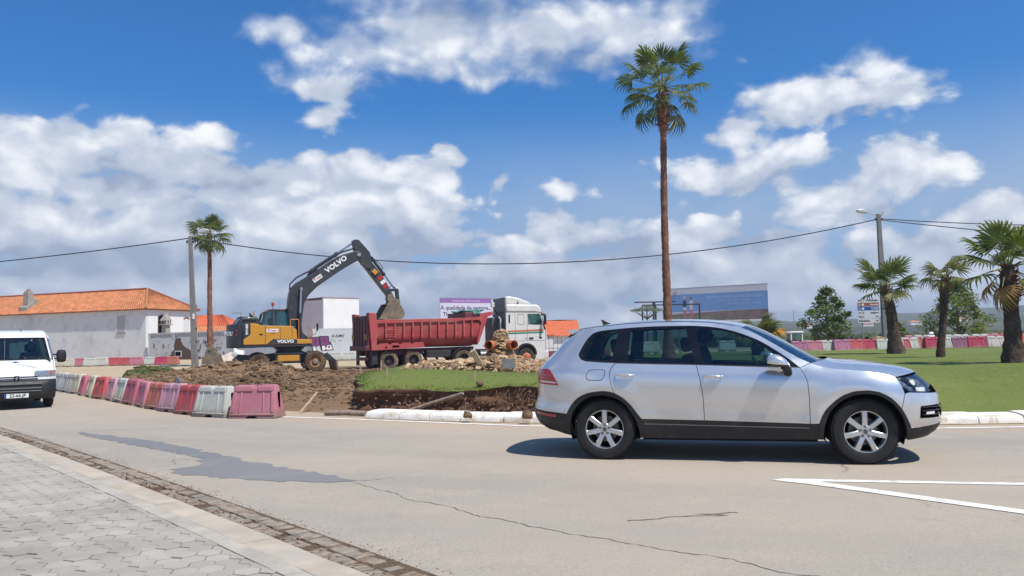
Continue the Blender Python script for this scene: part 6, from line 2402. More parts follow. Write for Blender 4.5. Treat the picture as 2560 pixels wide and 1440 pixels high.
# tailgate
tg = MB()
tg.prism([(0.02, 1.12), (0.05, 2.86), (TW - 0.05, 2.86), (TW - 0.02, 1.12)], -1.16, -1.05, 'x')
tgo = tg.build('tailgate', M_REDD, tr, bevel=0.02)
for y in (0.35, 0.85, 1.25, 1.65, 2.1):
    MB().b2((-1.20, y - 0.04, 1.20), (-1.158, y + 0.04, 2.80)).build('tailgate_rib', M_REDD, tgo, bevel=0.01)
for y in (0.25, TW - 0.25):
    MB().b2((-1.21, y - 0.16, 1.62), (-1.200, y + 0.16, 1.90)).build('hazard_plate', M_YREF, tgo)
MB().b2((-1.30, -0.02, 1.06), (-1.05, TW + 0.02, 1.32)).build('rear_beam', M_REDD, tr, bevel=0.03)
for y in (0.10, TW - 0.10):
    MB().cyl((-1.10, y - 0.12, 2.93), (-1.10, y + 0.12, 2.93), 0.07, n=14).build('tailgate_hinge', M_REDD, tr)
b = MB()
b.prism([(5.05, 1.25), (5.12, 1.25), (5.45, 2.62), (5.38, 2.62)], 0.03, TW - 0.03, 'y')
b.prism([(5.38, 2.60), (5.45, 2.62), (6.02, 2.96), (5.98, 3.02)], 0.03, TW - 0.03, 'y')
b.build('front_wall', M_REDT, tr)
# running gear
b = MB()
for y in (0.70, 1.65):
    b.prism([(-1.0, 0.78), (-1.0, 1.10), (4.2, 1.14), (5.2, 1.16), (5.2, 1.02), (2.2, 0.95), (2.0, 0.78)], y, y + 0.12, 'y')
b.b2((-1.05, 0.3, 0.55), (-0.92, TW - 0.3, 0.72))
for x in (0.0, 1.36):
    b.cyl((x, 0.3, 0.56), (x, TW - 0.3, 0.56), 0.09, n=12)
b.build('trailer_frame', M_REDD, tr)
for y in (0.02, TW - 0.42):
    MB().b2((-0.95, y, 0.28), (-0.90, y + 0.40, 1.06)).build('mud_flap', M_TRIM2, tr)
MB().b2((-0.92, 0.05, 0.35), (-0.62, 0.50, 1.06)).build('underrun_box', M_TRIM2, tr, bevel=0.02)
for y, s_ in ((0.20, -1), (TW - 0.20, 1)):
    for x in (0.0, 1.36):
        lorry_wheel(tr, x, y, 0.51, s_, M_DUST, M_TRIM2)
    b = MB()
    b.bar((2.55, y + 0.25 * s_ * -1, 1.05), (2.95, y + 0.25 * s_ * -1, 0.42), 0.10, 0.10)
    b.bar((2.05, y + 0.25 * s_ * -1, 0.45), (2.50, y + 0.25 * s_ * -1, 1.05), 0.06, 0.06)
    b.b2((2.75, y - 0.12, 0.35), (3.05, y + 0.12, 0.42))
    b.build('landing_leg', M_REDD, tr)
MB().b2((2.2, 0.25, 0.62), (3.6, 0.75, 1.0)).build('tool_box', M_TRIM2, tr, bevel=0.03)
# rolled tarpaulin at the front of the load
b = MB()
for r_ in range(3):
    pts = []
    for k in range(15):
        y = 0.05 + (TW - 0.1) * k / 14
        pts.append((5.15 + 0.12 * r_ - 0.15 + 0.05 * fbm(y, r_, 2, 1.5), y, 3.08 + 0.06 * (r_ == 1) + 0.05 * fbm(y, r_ * 3, 7, 2.0)))
    b.tube(pts, [0.12 + 0.03 * fbm(k, r_, 1, 0.7) for k in range(15)], 10)
for k in range(12):
    b.blob((4.5 + 0.9 * rng.random(), 0.2 + 2.0 * rng.random(), 3.13 + 0.05 * rng.random()), (0.34, 0.30, 0.07), rng, 2, 0.3)
tarp = tag(b.build('tarpaulin', M_TARP, None, smooth=60), 'green rolled tarpaulin lying on the front end of the red trailer', 'tarpaulin')
tarp.location, tarp.rotation_euler = (tr.location.x, tr.location.y, tr.location.z - 0.05), (0, 0, R(30))
MB().b2((4.4, 0.10, 2.62), (5.35, TW - 0.1, 3.02)).build('load_board', M_REDD, tr, bevel=0.05)

# ================================================================== white tractor unit
M_CABW = mat('lorry_white', (0.72, 0.70, 0.66), 0.35, var=0.04, scale=1.5, coat=0.3, grime=(0.52, 0.46, 0.38), gscale=1.0, gamt=0.3)
M_CABD = mat('lorry_back_grey', (0.13, 0.125, 0.14), 0.6, var=0.15, scale=2, grime=(0.20, 0.17, 0.15), gscale=1.5, gamt=0.4)
M_STRO = mat('stripe_orange', (0.55, 0.16, 0.05), 0.4, var=0.05)
M_STRG = mat('stripe_green', (0.03, 0.22, 0.15), 0.4, var=0.05)
M_RIMO = mat('orange_rim', (0.50, 0.15, 0.07), 0.6, var=0.25, scale=5)
tu = thing('lorry_tractor', 'white sleeper-cab lorry with orange and green stripes in front of the red trailer', 'lorry', (-2.66, 43.1, 0.06), R(18))
CBW = 2.42
low = [(2.40, 1.00), (3.06, 1.00), (3.14, 1.12), (3.30, 1.24), (3.58, 1.285), (3.84, 1.22), (4.02, 1.05), (4.10, 0.80), (4.10, 0.42), (4.66, 0.42), (4.71, 0.78), (4.735, 1.95), (4.60, 2.05), (4.55, 2.45), (4.46, 2.93), (2.42, 2.98)]
cabw = [(3.70, 2.30), (4.44, 2.27), (4.53, 2.43), (4.40, 2.90), (3.68, 2.89)]
# the sides are sheets with the window cut out; the core between carries floor and back
for y, s_ in ((0.0, -1), (CBW, 1)):
    v, f = cdt(low, (cabw,), 0.4)
    b = MB()
    k = len(v)
    for yy in (y, y - s_ * 0.05):
        b.v += [(p[0], yy, p[1]) for p in v]
    b.f += [(tuple(q) if s_ < 0 else tuple(reversed(q))) for q in f] + [tuple(i + k for i in (reversed(q) if s_ < 0 else q)) for q in f]
    cnt = set((a, c) for q in f for a, c in zip(q, q[1:] + q[:1]))
    b.f += [((a, a + k, c + k, c) if s_ < 0 else (c, c + k, a + k, a)) for a, c in cnt if (c, a) not in cnt]
    b.m = [0] * len(b.f)
    sd_ = b.build('cab_side', M_CABW, tu)
    MB().prism(cabw, y - s_ * 0.015, y - s_ * 0.025, 'y').build('window', M_CABG, sd_)
    e = y + s_ * 0.004
    MB().prism([(2.42, 1.89), (4.58, 1.945), (4.60, 2.04), (2.42, 1.975)], y, y + s_ * 0.006, 'y').build('stripe', M_STRO, sd_)
    MB().prism([(2.42, 1.78), (4.59, 1.83), (4.59, 1.905), (2.42, 1.86)], y, y + s_ * 0.006, 'y').build('stripe', M_STRG, sd_)
    seams = [(2.95, 2.95, 1.45), (3.03, 1.44, 1.44), (3.65, 2.94, 1.42)]
    for xx, z0, z1 in ((2.93, 1.42, 2.95), (3.64, 1.40, 2.95), (4.70, 0.8, 2.0)):
        MB().b2((xx, min(y, e), z0), (xx + 0.014, max(y, e), z1)).build('door_seam', M_TRIM2, sd_)
    for z in (1.40,):
        MB().b2((2.93, min(y, e), z), (4.70, max(y, e), z + 0.014)).build('door_seam', M_TRIM2, sd_)
    fr_ = rounded([(3.06, 2.30), (3.46, 2.30), (3.455, 2.875), (3.08, 2.885)], 0.08)
    in_ = rounded([(3.075, 2.315), (3.445, 2.315), (3.44, 2.86), (3.095, 2.87)], 0.075)
    v2_, f2_ = cdt(fr_, (in_,), 0.3)
    MB().add([(p[0], y + s_ * 0.004, p[1]) for p in v2_], [q if s_ < 0 else tuple(reversed(q)) for q in f2_]).build('panel_outline', M_TRIM2, sd_)
    MB().b2((2.56, min(y, y + s_ * 0.01), 2.40), (2.64, max(y, y + s_ * 0.01), 2.85)).build('air_slot', M_RECESS, sd_)
    MB().b2((3.74, min(y, y + s_ * 0.03), 1.50), (3.98, max(y, y + s_ * 0.03), 1.59)).build('door_handle', M_BLKPL, sd_)
    MB().b2((4.33, min(y, y + s_ * 0.01), 1.52), (4.50, max(y, y + s_ * 0.01), 1.60)).build('marker_lamp', M_BLKPL, sd_)
    MB().lathe([(0.035, y), (0.035, y + s_ * 0.01), (0, y + s_ * 0.01)], 10, o=(3.56, 0, 1.53), axis='y').build('lock', M_BLKPL, sd_)
    MB().b2((4.10, min(y, y + s_ * 0.008), 1.62), (4.34, max(y, y + s_ * 0.008), 1.68)).build('name_badge', M_LENSW, sd_)
    arc_ = [(3.58 + 0.60 * math.cos(a), 0.66 + 0.62 * math.sin(a)) for a in [math.pi * k / 12 for k in range(13)]]
    arci = [(3.58 + 0.52 * math.cos(a), 0.66 + 0.54 * math.sin(a)) for a in [math.pi * (12 - k) / 12 for k in range(13)]]
    MB().prism(arc_ + arci, y - s_ * 0.3, y + s_ * 0.03, 'y').build('wheel_arch', M_TRIM2, sd_)
    # mirror on an arm
    mo = MB().tube([(4.42, y, 2.80), (4.62, y + s_ * 0.25, 2.80), (4.62, y + s_ * 0.25, 2.28), (4.45, y, 2.30)], 0.018, 6).build('mirror_arm', M_BLKPL, tu)
    MB().box((4.60, y + s_ * 0.27, 2.55), (0.10, 0.22, 0.50)).build('mirror', M_BLKPL, mo, bevel=0.03)
    MB().prism([(2.55, 0.42), (3.02, 0.42), (3.02, 1.0), (2.55, 1.0)], y - s_ * 0.4, y - s_ * 0.02, 'y').build('step_box', M_TRIM2, tu, bevel=0.03)
b = MB()
b.b2((2.44, 0.05, 1.0), (4.66, CBW - 0.05, 1.6))
b.b2((2.44, 0.05, 0.95), (3.0, CBW - 0.05, 1.3))
b.b2((4.08, 0.05, 0.42), (4.64, CBW - 0.05, 1.2))
b.b2((2.44, 0.05, 1.5), (3.3, CBW - 0.05, 1.95))
b.build('cab_core', M_TRIM, tu)
MB().b2((2.36, 0.0, 1.0), (2.42, CBW, 2.98)).build('cab_back', M_CABD, tu, bevel=0.02)
MB().add([(4.735, 0.0, 1.95), (4.735, CBW, 1.95), (4.47, CBW, 2.93), (4.47, 0.0, 2.93)], [(0, 1, 2, 3)]).build('windscreen', M_CABG, tu)
MB().prism([(4.66, 0.42), (4.80, 0.50), (4.80, 0.95), (4.77, 1.95), (4.70, 1.98), (4.66, 0.9)], 0.0, CBW, 'y').build('front_panel', M_CABW, tu, bevel=0.02)
MB().prism([(4.62, 0.40), (4.86, 0.42), (4.88, 0.82), (4.62, 0.84)], -0.02, CBW + 0.02, 'y').build('bumper', M_CABW, tu, bevel=0.04)
for y in (0.40, 1.62):
    MB().prism([(4.15, 1.6), (3.75, 1.62), (3.72, 1.78), (3.75, 2.55), (3.62, 2.58), (3.55, 1.6)], y, y + 0.45, 'y').build('seat', M_SEAT, tu, bevel=0.05)
# high roof in two steps with an air deflector
rf = [(2.42, 2.985), (4.47, 2.935), (4.50, 3.05), (4.46, 3.22), (4.36, 3.36), (4.22, 3.41), (2.42, 3.43)]
rfo = MB().prism(rf, 0.0, CBW, 'y').build('cab_roof', M_CABW, tu, bevel=0.09, seg=3, smooth=40)
MB().b2((2.46, -0.006, 3.04), (4.2, 0.0, 3.055)).build('roof_seam', M_TRIM2, rfo)
dfp = [(2.43, 3.42), (2.43, 3.86), (2.68, 3.885), (3.24, 3.77), (3.75, 3.58), (4.0, 3.43)]
dft = MB().prism(dfp, 0.10, CBW - 0.10, 'y').build('air_deflector', M_CABW, tu, bevel=0.06, seg=3, smooth=40)
MB().prism([(3.05, 3.42), (3.13, 3.62), (3.17, 3.62), (3.19, 3.42)], 0.085, 0.101, 'y').build('deflector_brace', M_CABD, dft)
MB().b2((2.36, 0.12, 3.0), (2.428, CBW - 0.12, 3.84)).build('deflector_back', M_CABD, tu, bevel=0.03)
MB().prism([(4.47, 2.98), (4.80, 2.86), (4.80, 2.82), (4.50, 2.93)], 0.05, CBW - 0.05, 'y').build('sun_visor', M_CABD, tu)
# work lamp and pipes behind the cab
wl = MB().tube([(2.30, 1.2, 2.9), (2.15, 1.2, 3.2), (2.05, 1.2, 3.30)], 0.03, 6).build('lamp_bracket', M_TRIM2, tu)
MB().box((2.0, 1.15, 3.46), (0.16, 0.26, 0.28)).build('work_lamp', M_LENSW, wl, bevel=0.02)
b = MB()
b.b2((1.85, 0.9, 1.0), (2.36, 2.3, 2.75))
b.build('air_unit', M_CABD, tu, bevel=0.05)
MB().tube([(2.2, 0.35, 1.0), (2.2, 0.35, 2.6), (2.1, 0.35, 2.75)], 0.05, 10).build('exhaust_pipe', M_LENSW, tu)
b = MB()
for k in range(3):
    b.tube([(2.3, 0.8 + 0.15 * k, 1.35), (1.9, 0.8 + 0.15 * k, 1.02 - 0.05 * k), (1.5, 0.8 + 0.1 * k, 1.05), (1.3, 0.8, 1.2)], 0.02, 6)
struct(b.build('air_lines', M_HOSE, tu), 'stuff')
b = MB()
for y in (0.78, 1.54):
    b.b2((-0.9, y, 0.75), (4.4, y + 0.1, 1.0))
b.b2((-0.9, 0.78, 0.8), (-0.8, 1.64, 0.95))
for x in (0.0, 3.58):
    b.cyl((x, 0.3, 0.54), (x, CBW - 0.3, 0.54), 0.09, n=10)
b.prism([(-0.55, 1.0), (0.55, 1.0), (0.45, 1.10), (-0.45, 1.10)], 0.70, 1.72, 'y')
b.build('chassis_frame', M_TRIM2, tu)
for y, s_ in ((0.18, -1), (CBW - 0.18, 1)):
    lorry_wheel(tu, 0.0, y, 0.50, s_, M_DUST, M_TRIM2)
    lorry_wheel(tu, 3.58, y, 0.50, s_, mat('lorry_tyre', (0.055, 0.045, 0.036), 0.9, var=0.3, c2=(0.13, 0.10, 0.07), gamt=0.6, spec=0.1), M_RIMO, bulge=True)
    # mudguard over the drive wheel, fuel tank
    n = 12
    arc_ = [(0.60 * math.cos(math.pi * k / n), 0.52 + 0.58 * math.sin(math.pi * k / n)) for k in range(n + 1)]
    arci = [(0.57 * math.cos(math.pi * k / n), 0.52 + 0.55 * math.sin(math.pi * k / n)) for k in range(n, -1, -1)]
    MB().prism(arc_ + arci, y - 0.2, y + 0.2, 'y').build('mudguard', M_TRIM2, tu)
    MB().cyl((0.95, y + s_ * -0.08, 0.66), (2.35, y + s_ * -0.08, 0.66), 0.27, n=18).build('fuel_tank', mat('tank_grey', (0.16, 0.17, 0.18), 0.45, metal=0.4, var=0.2), tu, smooth=40)

# ================================================================== buildings
M_PLAST = mat('old_white_plaster', (0.70, 0.70, 0.69), 0.9, var=0.06, scale=0.8, c2=(0.58, 0.59, 0.60), gscale=0.35, gamt=0.7, grime=(0.44, 0.43, 0.42), bump=0.08, bscale=6, spec=0.1)
M_WHITEW = mat('limewash', (0.78, 0.77, 0.76), 0.9, var=0.03, scale=1.5, grime=(0.60, 0.57, 0.53), gscale=0.8, gamt=0.25, bump=0.2, bscale=8, spec=0.1)
M_GREYW = mat('grey_render', (0.56, 0.575, 0.60), 0.9, var=0.06, scale=0.6, grime=(0.36, 0.37, 0.40), gscale=0.5, gamt=0.4, spec=0.1)
M_TILE = mat('terracotta_tiles', (0.43, 0.165, 0.075), 0.85, var=0.28, scale=2.2, c2=(0.32, 0.145, 0.06), gscale=0.9, gamt=0.7, grime=(0.56, 0.26, 0.12), spec=0.15)
M_TILER = mat('new_red_tiles', (0.52, 0.13, 0.06), 0.8, var=0.15, scale=3, spec=0.2)
M_RIDGE = mat('ridge_tiles', (0.30, 0.075, 0.05), 0.85, var=0.2, scale=3)
M_BROWN = mat('bare_brown_wall', (0.155, 0.105, 0.085), 0.95, var=0.15, scale=2, spec=0.1)
M_STONEC = mat('chimney_render', (0.33, 0.30, 0.26), 0.95, var=0.15, scale=2, spec=0.1)
M_PINKW = mat('pinkish_render', (0.70, 0.62, 0.64), 0.9, var=0.05, scale=0.8, spec=0.1)


def sheet(name, quad, m, parent, cols, amp, rows=8, flip=False):
    """corrugated tile slope over a quad a(eave left) b(eave right) c(ridge right) d(ridge left)"""
    a, b_, c, d = (Vector(q) for q in quad)
    nn = (b_ - a).cross(d - a).normalized()
    vs, fs = [], []
    N = cols * 4
    for j in range(rows + 1):
        v = j / rows
        for i in range(N + 1):
            u = i / N
            p = (a * (1 - u) + b_ * u) * (1 - v) + (d * (1 - u) + c * u) * v
            h = amp * math.sin(2 * math.pi * u * cols) + 0.012 * ((j % 2) - 0.5) + 0.02 * fbm(p.x, p.y, p.z, 0.8)
            vs.append(p + nn * h)
    for j in range(rows):
        for i in range(N):
            k = j * (N + 1) + i
            fs.append((k, k + 1, k + N + 2, k + N + 1))
    return MB().add(vs, fs).build(name, m, parent, smooth=60)


house = thing('old_house', 'long two-storey white house with an orange hip roof, paint flaking, at the left', 'house', (-35.0, 76.0, 0.3), R(-20.8))
HL_, HD, HZ = 34.0, 6.4, 4.95
b = MB()
b.b2((-HL_, 0, -0.3), (0, 0.3, HZ))
b.b2((-HL_, HD - 0.3, -0.3), (0, HD, HZ))
b.b2((-HL_, 0.3, -0.3), (-HL_ + 0.3, HD - 0.3, HZ))
b.build('long_wall', M_PLAST, house)
MB().b2((-0.3, 0.3, -0.3), (0.004, HD - 0.3, HZ)).build('end_wall', M_WHITEW, house)
RX, RY, RZ_ = -3.1, 3.2, 7.15
OV = 0.36
ez = HZ + 0.02
r1 = sheet('roof', ((-HL_ - OV, -OV, ez), (OV, -OV, ez), (RX, RY, RZ_), (-HL_ + 3, RY, RZ_)), M_TILE, house, 120, 0.045, 26)
sheet('roof_hip', ((OV, -OV, ez), (OV, HD + OV, ez), (RX, RY, RZ_), (RX, RY - 0.01, RZ_)), M_TILE, r1, 26, 0.045, 26)
sheet('roof_back', ((OV, HD + OV, ez), (-HL_ - OV, HD + OV, ez), (-HL_ + 3, RY, RZ_), (RX, RY, RZ_)), M_TILE, r1, 60, 0.045, 8)
b = MB()
b.tube([(-HL_ + 3, RY, RZ_ + 0.03), (RX, RY, RZ_ + 0.05)], 0.10, 8)
b.tube([(RX, RY, RZ_ + 0.05), (OV, HD + OV, ez + 0.06)], 0.10, 8)
b.build('ridge', M_RIDGE, r1)
MB().tube([(RX, RY, RZ_ + 0.05), (OV, -OV, ez + 0.06)], 0.09, 8).build('hip_ridge', mat('ochre_ridge', (0.36, 0.18, 0.06), 0.9, var=0.2), r1)
MB().b2((-HL_ - OV + 0.05, -OV + 0.06, HZ - 0.07), (OV - 0.05, HD + OV - 0.06, HZ - 0.005)).build('eaves', M_RIDGE, house)
# chimney on the front slope
ch = MB()
ch.prism([(0.20, 4.9), (1.9, 6.0), (1.3, 6.6), (0.55, 5.85), (0.20, 5.7)], -17.35, -16.2, 'x')
cho = ch.build('chimney', M_STONEC, house)
MB().b2((-17.15, 0.55, 5.6), (-16.45, 1.25, 7.25)).build('chimney_stack', M_STONEC, cho, bevel=0.03)
b = MB()
b.b2((-17.05, 0.62, 7.25), (-16.55, 1.18, 7.40))
b.b2((-16.92, 0.75, 7.40), (-16.68, 1.05, 7.62))
b.build('chimney_pot', M_STONEC, cho)
# openings: walled-up window in the long wall, door and blind arch in the end wall
wn = MB().b2((-3.60, -0.012, 2.78), (-2.60, 0.0, 4.42)).build('blocked_window', mat('blocked_render', (0.44, 0.43, 0.42), 0.95, var=0.08, spec=0.1), house)
MB().b2((-3.68, -0.08, 2.66), (-2.52, -0.012, 2.76)).build('sill', M_STONEC, wn)
MB().prism([(-3.66, 2.76), (-3.60, 2.76), (-3.60, 4.42), (-2.60, 4.42), (-2.60, 2.76), (-2.54, 2.76), (-2.54, 4.46), (-3.1, 4.56), (-3.66, 4.46)], -0.03, 0.0, 'y').build('frame', M_PLAST, wn)
arch = lambda y0, y1, z0, z1: [(y0, z0), (y1, z0), (y1, z1 - 0.15), (y0 + (y1 - y0) * 0.8, z1 - 0.04), (y0 + (y1 - y0) * 0.5, z1), (y0 + (y1 - y0) * 0.2, z1 - 0.04), (y0, z1 - 0.15)]
dd = MB().prism(arch(1.55, 2.35, 2.4, 4.35), 0.005, 0.012, 'x').build('open_doorway', M_RECESS, house)
MB().prism(arch(1.48, 1.55, 2.4, 4.36) if False else [(1.47, 2.4), (1.55, 2.4), (1.55, 4.2), (1.71, 4.31), (1.95, 4.36), (2.19, 4.31), (2.35, 4.2), (2.35, 2.4), (2.43, 2.4), (2.43, 4.25), (2.2, 4.40), (1.95, 4.45), (1.7, 4.40), (1.47, 4.25)], 0.0055, 0.05, 'x').build('frame', mat('brown_frame', (0.12, 0.06, 0.05), 0.8), dd)
ba = MB().prism(arch(4.85, 5.65, 2.55, 4.15), 0.0045, 0.010, 'x').build('blind_arch', mat('pale_infill', (0.66, 0.64, 0.61), 0.95, var=0.04), house)
MB().prism([(4.85, 4.0), (5.05, 4.11), (5.25, 4.15), (5.45, 4.11), (5.65, 4.0), (5.65, 4.18), (5.45, 4.28), (5.25, 4.32), (5.05, 4.28), (4.85, 4.18)], 0.0105, 0.04, 'x').build('arch_head', mat('faded_brick', (0.25, 0.12, 0.10), 0.95, var=0.2), ba)
# little Algarve chimney in front of the end wall
sc_ = thing('small_chimney', 'small tapered grey chimney with a pierced cap in front of the white end wall', 'chimney', (-32.9, 75.6, 2.2), R(-20.8))
MB().prism([(-0.34, -0.34), (0.34, -0.34), (0.34, 0.34), (-0.34, 0.34)], 0.0, 1.45, 'z', top=[(-0.24, -0.24), (0.24, -0.24), (0.24, 0.24), (-0.24, 0.24)]).build('shaft', M_STONEC, sc_)
MB().b2((-0.42, -0.42, 1.45), (0.42, 0.42, 1.55)).build('ledge', M_STONEC, sc_)
b = MB()
for x in (-0.27, 0.0, 0.27):
    for y in (-0.27, 0.27):
        b.b2((x - 0.05, y - 0.05, 1.55), (x + 0.05, y + 0.05, 1.88))
struct(b.build('cap_openings', M_STONEC, sc_), 'stuff')
MB().prism([(-0.40, -0.40), (0.40, -0.40), (0.40, 0.40), (-0.40, 0.40)], 1.88, 2.55, 'z', top=[(-0.06, -0.06), (0.06, -0.06), (0.06, 0.06), (-0.06, 0.06)]).build('cap', M_STONEC, sc_)

# terrace wall with pierced parapet
WA0, WA1 = Vector((-34.5, 75.5)), Vector((-24.6, 69.2))
LA = (WA1 - WA0).length
wa = thing('terrace_wall', 'flaking white terrace wall with a pierced parapet right of the old house', 'wall', (WA0.x, WA0.y, 0.2), math.atan2(WA1.y - WA0.y, WA1.x - WA0.x))
MB().b2((0, 0, -0.3), (LA, 0.3, 2.22)).build('wall_body', M_PLAST, wa)
for x0, x1 in ((0.35, 3.6), (4.15, 7.0), (7.4, 9.0), (9.4, LA - 0.2)):
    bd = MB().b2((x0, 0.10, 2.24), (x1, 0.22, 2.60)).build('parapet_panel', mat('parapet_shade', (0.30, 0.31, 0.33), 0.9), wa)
    b = MB()
    k = x0 + 0.14
    i = 0
    while k < x1 - 0.1:
        b.prism([(k - 0.10, 2.26), (k + 0.10, 2.26), (k, 2.44)] if i % 2 else [(k - 0.09, 2.58), (k + 0.09, 2.58), (k, 2.36)], 0.02, 0.099, 'y')
        k += 0.135
        i += 1
    struct(b.build('parapet_tracery', M_PLAST, bd), 'stuff')
b = MB()
b.b2((0, -0.03, 2.60), (LA, 0.33, 2.70))
b.build('coping', M_PLAST, wa)
for x in (0.15, 3.85, 7.2, 9.2):
    MB().b2((x - 0.18, -0.02, 2.222), (x + 0.18, 0.32, 2.598)).build('parapet_post', M_PLAST, wa)
pt = []
rr_ = random.Random(21)
outl = [(3.0, -0.1), (3.3, 0.5), (3.55, 0.9), (3.9, 1.1), (4.0, 1.6), (4.05, 2.1), (4.9, 2.15), (5.0, 1.8), (5.3, 1.45), (5.9, 1.2), (6.5, 1.0), (7.0, 0.75), (7.6, 0.5), (7.9, 0.3), (7.0, 0.15), (6.8, -0.1)]
for i, p in enumerate(outl):
    q = outl[(i + 1) % len(outl)]
    for k in range(4):
        t = k / 4
        pt.append((p[0] + (q[0] - p[0]) * t + rr_.uniform(-0.09, 0.09), p[1] + (q[1] - p[1]) * t + rr_.uniform(-0.07, 0.07)))
MB().prism(pt, -0.006, 0.0, 'y').build('bare_patch', M_BROWN, wa)
for x, z, w, h in ((4.1, 0.45, 0.95, 0.55), (8.6, 0.75, 0.55, 0.42)):
    f_ = MB().b2((x, -0.03, z), (x + w, 0.0, z + h)).build('vent_window', M_WHITEW, wa)
    MB().b2((x + 0.08, -0.034, z + 0.08), (x + w - 0.08, -0.031, z + h - 0.08)).build('pane', M_RECESS, f_)
M_SPRAY = mat('spray_paint', (0.03, 0.03, 0.04), 0.7, var=0.2)
fl = MB()
for i in range(90):
    x = rr_.choice([rr_.uniform(0.2, 3.2), rr_.uniform(5.5, 11.2), rr_.uniform(6.5, 11.2)])
    z = rr_.uniform(0.05, 2.0)
    s_ = rr_.uniform(0.04, 0.15) * (1.0 if x > 5 else 0.7)
    P = [(x + s_ * rr_.uniform(0.4, 1.2) * math.cos(a), z + s_ * rr_.uniform(0.3, 0.9) * math.sin(a)) for a in [k * 1.05 for k in range(6)]]
    fl.prism(P, -0.0075, -0.004, 'y')
struct(fl.build('paint_flakes', M_BROWN, wa), 'stuff')
text('graffiti', 'NANO', M_SPRAY, wa, (8.9, -0.009, 1.75), (R(90), 0, 0), 0.55, 0.002, 0.01, 0.3)
text('graffiti', 'gus', M_SPRAY, wa, (6.6, -0.009, 1.9), (R(90), 0, 0), 0.5, 0.002, 0.0, 0.3)
text('graffiti', 'ere', M_SPRAY, wa, (10.2, -0.009, 1.2), (R(90), 0, 0), 0.6, 0.002, 0.0, 0.3)
M_FADE = mat('faded_red_paint', (0.28, 0.15, 0.15), 0.9, var=0.2)
for x in (0.9, 2.3):
    text('graffiti', '8', M_FADE, wa, (x, -0.009, 1.45), (R(90), 0, 0), 0.65, 0.002, 0.01)

# grey garden wall with graffiti
WB = [Vector((-24.6, 69.2)), Vector((-16.1, 64.0)), Vector((-1.2, 67.5))]
wb = thing('graffiti_wall', 'grey rendered garden wall with purple graffiti behind the excavator', 'wall', (WB[1].x, WB[1].y, 0.3), math.atan2(WB[2].y - WB[1].y, WB[2].x - WB[1].x))
L2 = (WB[2] - WB[1]).length
L1 = (WB[0] - WB[1]).length
MB().b2((0, 0, -0.3), (L2, 0.25, 2.48)).build('wall_body', M_GREYW, wb)
ang = math.atan2(WB[0].y - WB[1].y, WB[0].x - WB[1].x) - wb.rotation_euler.z
MB().b2((0.02, -0.25, -0.3), (L1, 0.0, 2.45)).build('wall_return', M_GREYW, wb).rotation_euler = (0, 0, ang)
MB().b2((3.55, -0.02, 2.484), (3.85, 0.2, 2.70)).build('meter_box', M_BROWN, wb)
M_PURP = mat('purple_paint', (0.20, 0.045, 0.16), 0.7, var=0.15, scale=3)
gx, gz, k = -0.35, 1.0, 0.0118 * 1.0
GP = lambda pts: [(gx + (x - 390) / 12 / 1991 * 64.5, 0.66 + 2.24 - (z - 350) / 12 / 1991 * 64.5 - 0.45) for x, z in pts]
MB().prism(GP([(395, 600), (440, 585), (700, 580), (720, 560), (985, 560), (1005, 590), (1010, 740), (1045, 715), (1135, 965), (1125, 985), (800, 1010), (765, 990), (730, 840), (610, 885), (720, 1045), (545, 1050), (450, 760)]), -0.008, -0.003, 'y').build('graffiti_outline', M_SPRAY, wb)
MB().prism(GP([(470, 620), (695, 605), (720, 830), (530, 870)]), -0.012, -0.0085, 'y').build('graffiti_fill', M_PURP, wb)
MB().prism(GP([(750, 600), (980, 590), (1000, 760), (1050, 820), (790, 855), (775, 830)]), -0.012, -0.0085, 'y').build('graffiti_fill', M_PURP, wb)
MB().prism(GP([(795, 860), (1055, 830), (1110, 960), (810, 990)]), -0.012, -0.0085, 'y').build('graffiti_fill', M_WHITEW, wb)
MB().prism(GP([(530, 875), (600, 865), (595, 890), (690, 1030), (560, 1030)]), -0.012, -0.0085, 'y').build('graffiti_fill', M_WHITEW, wb)
for cx, cy, r in ((1003, 890, 34), (912, 965, 28), (628, 990, 20), (555, 925, 10)):
    MB().prism(GP([(cx + r * math.cos(a), cy + r * math.sin(a)) for a in [q * 0.6283 for q in range(10)]]), -0.016, -0.0125, 'y').build('graffiti_dot', M_PURP, wb)
for cx, cy, rx, ry in ((600, 720, 18, 70), (870, 700, 16, 55), (910, 865, 28, 45)):
    MB().prism(GP([(cx + rx * math.cos(a), cy + ry * math.sin(a)) for a in [q * 0.6283 for q in range(10)]]), -0.016, -0.0125, 'y').build('graffiti_dot', M_SPRAY, wb)
q = GP([(1250, 570)])[0]
text('graffiti', 'KAMS', M_SPRAY, wb, (q[0], -0.006, q[1]), (R(90), 0, 0), 0.34, 0.002, 0.004, 0.3, sx=1.15)
for pl in ([(1040, 660), (1100, 690), (1110, 650), (1200, 750)], [(1280, 680), (1320, 700), (1370, 690), (1330, 720)]):
    MB().tube([(x, -0.004, z) for x, z in GP(pl)], 0.02, 4).build('graffiti_line', mat('green_spray', (0.16, 0.34, 0.12), 0.8), wb)

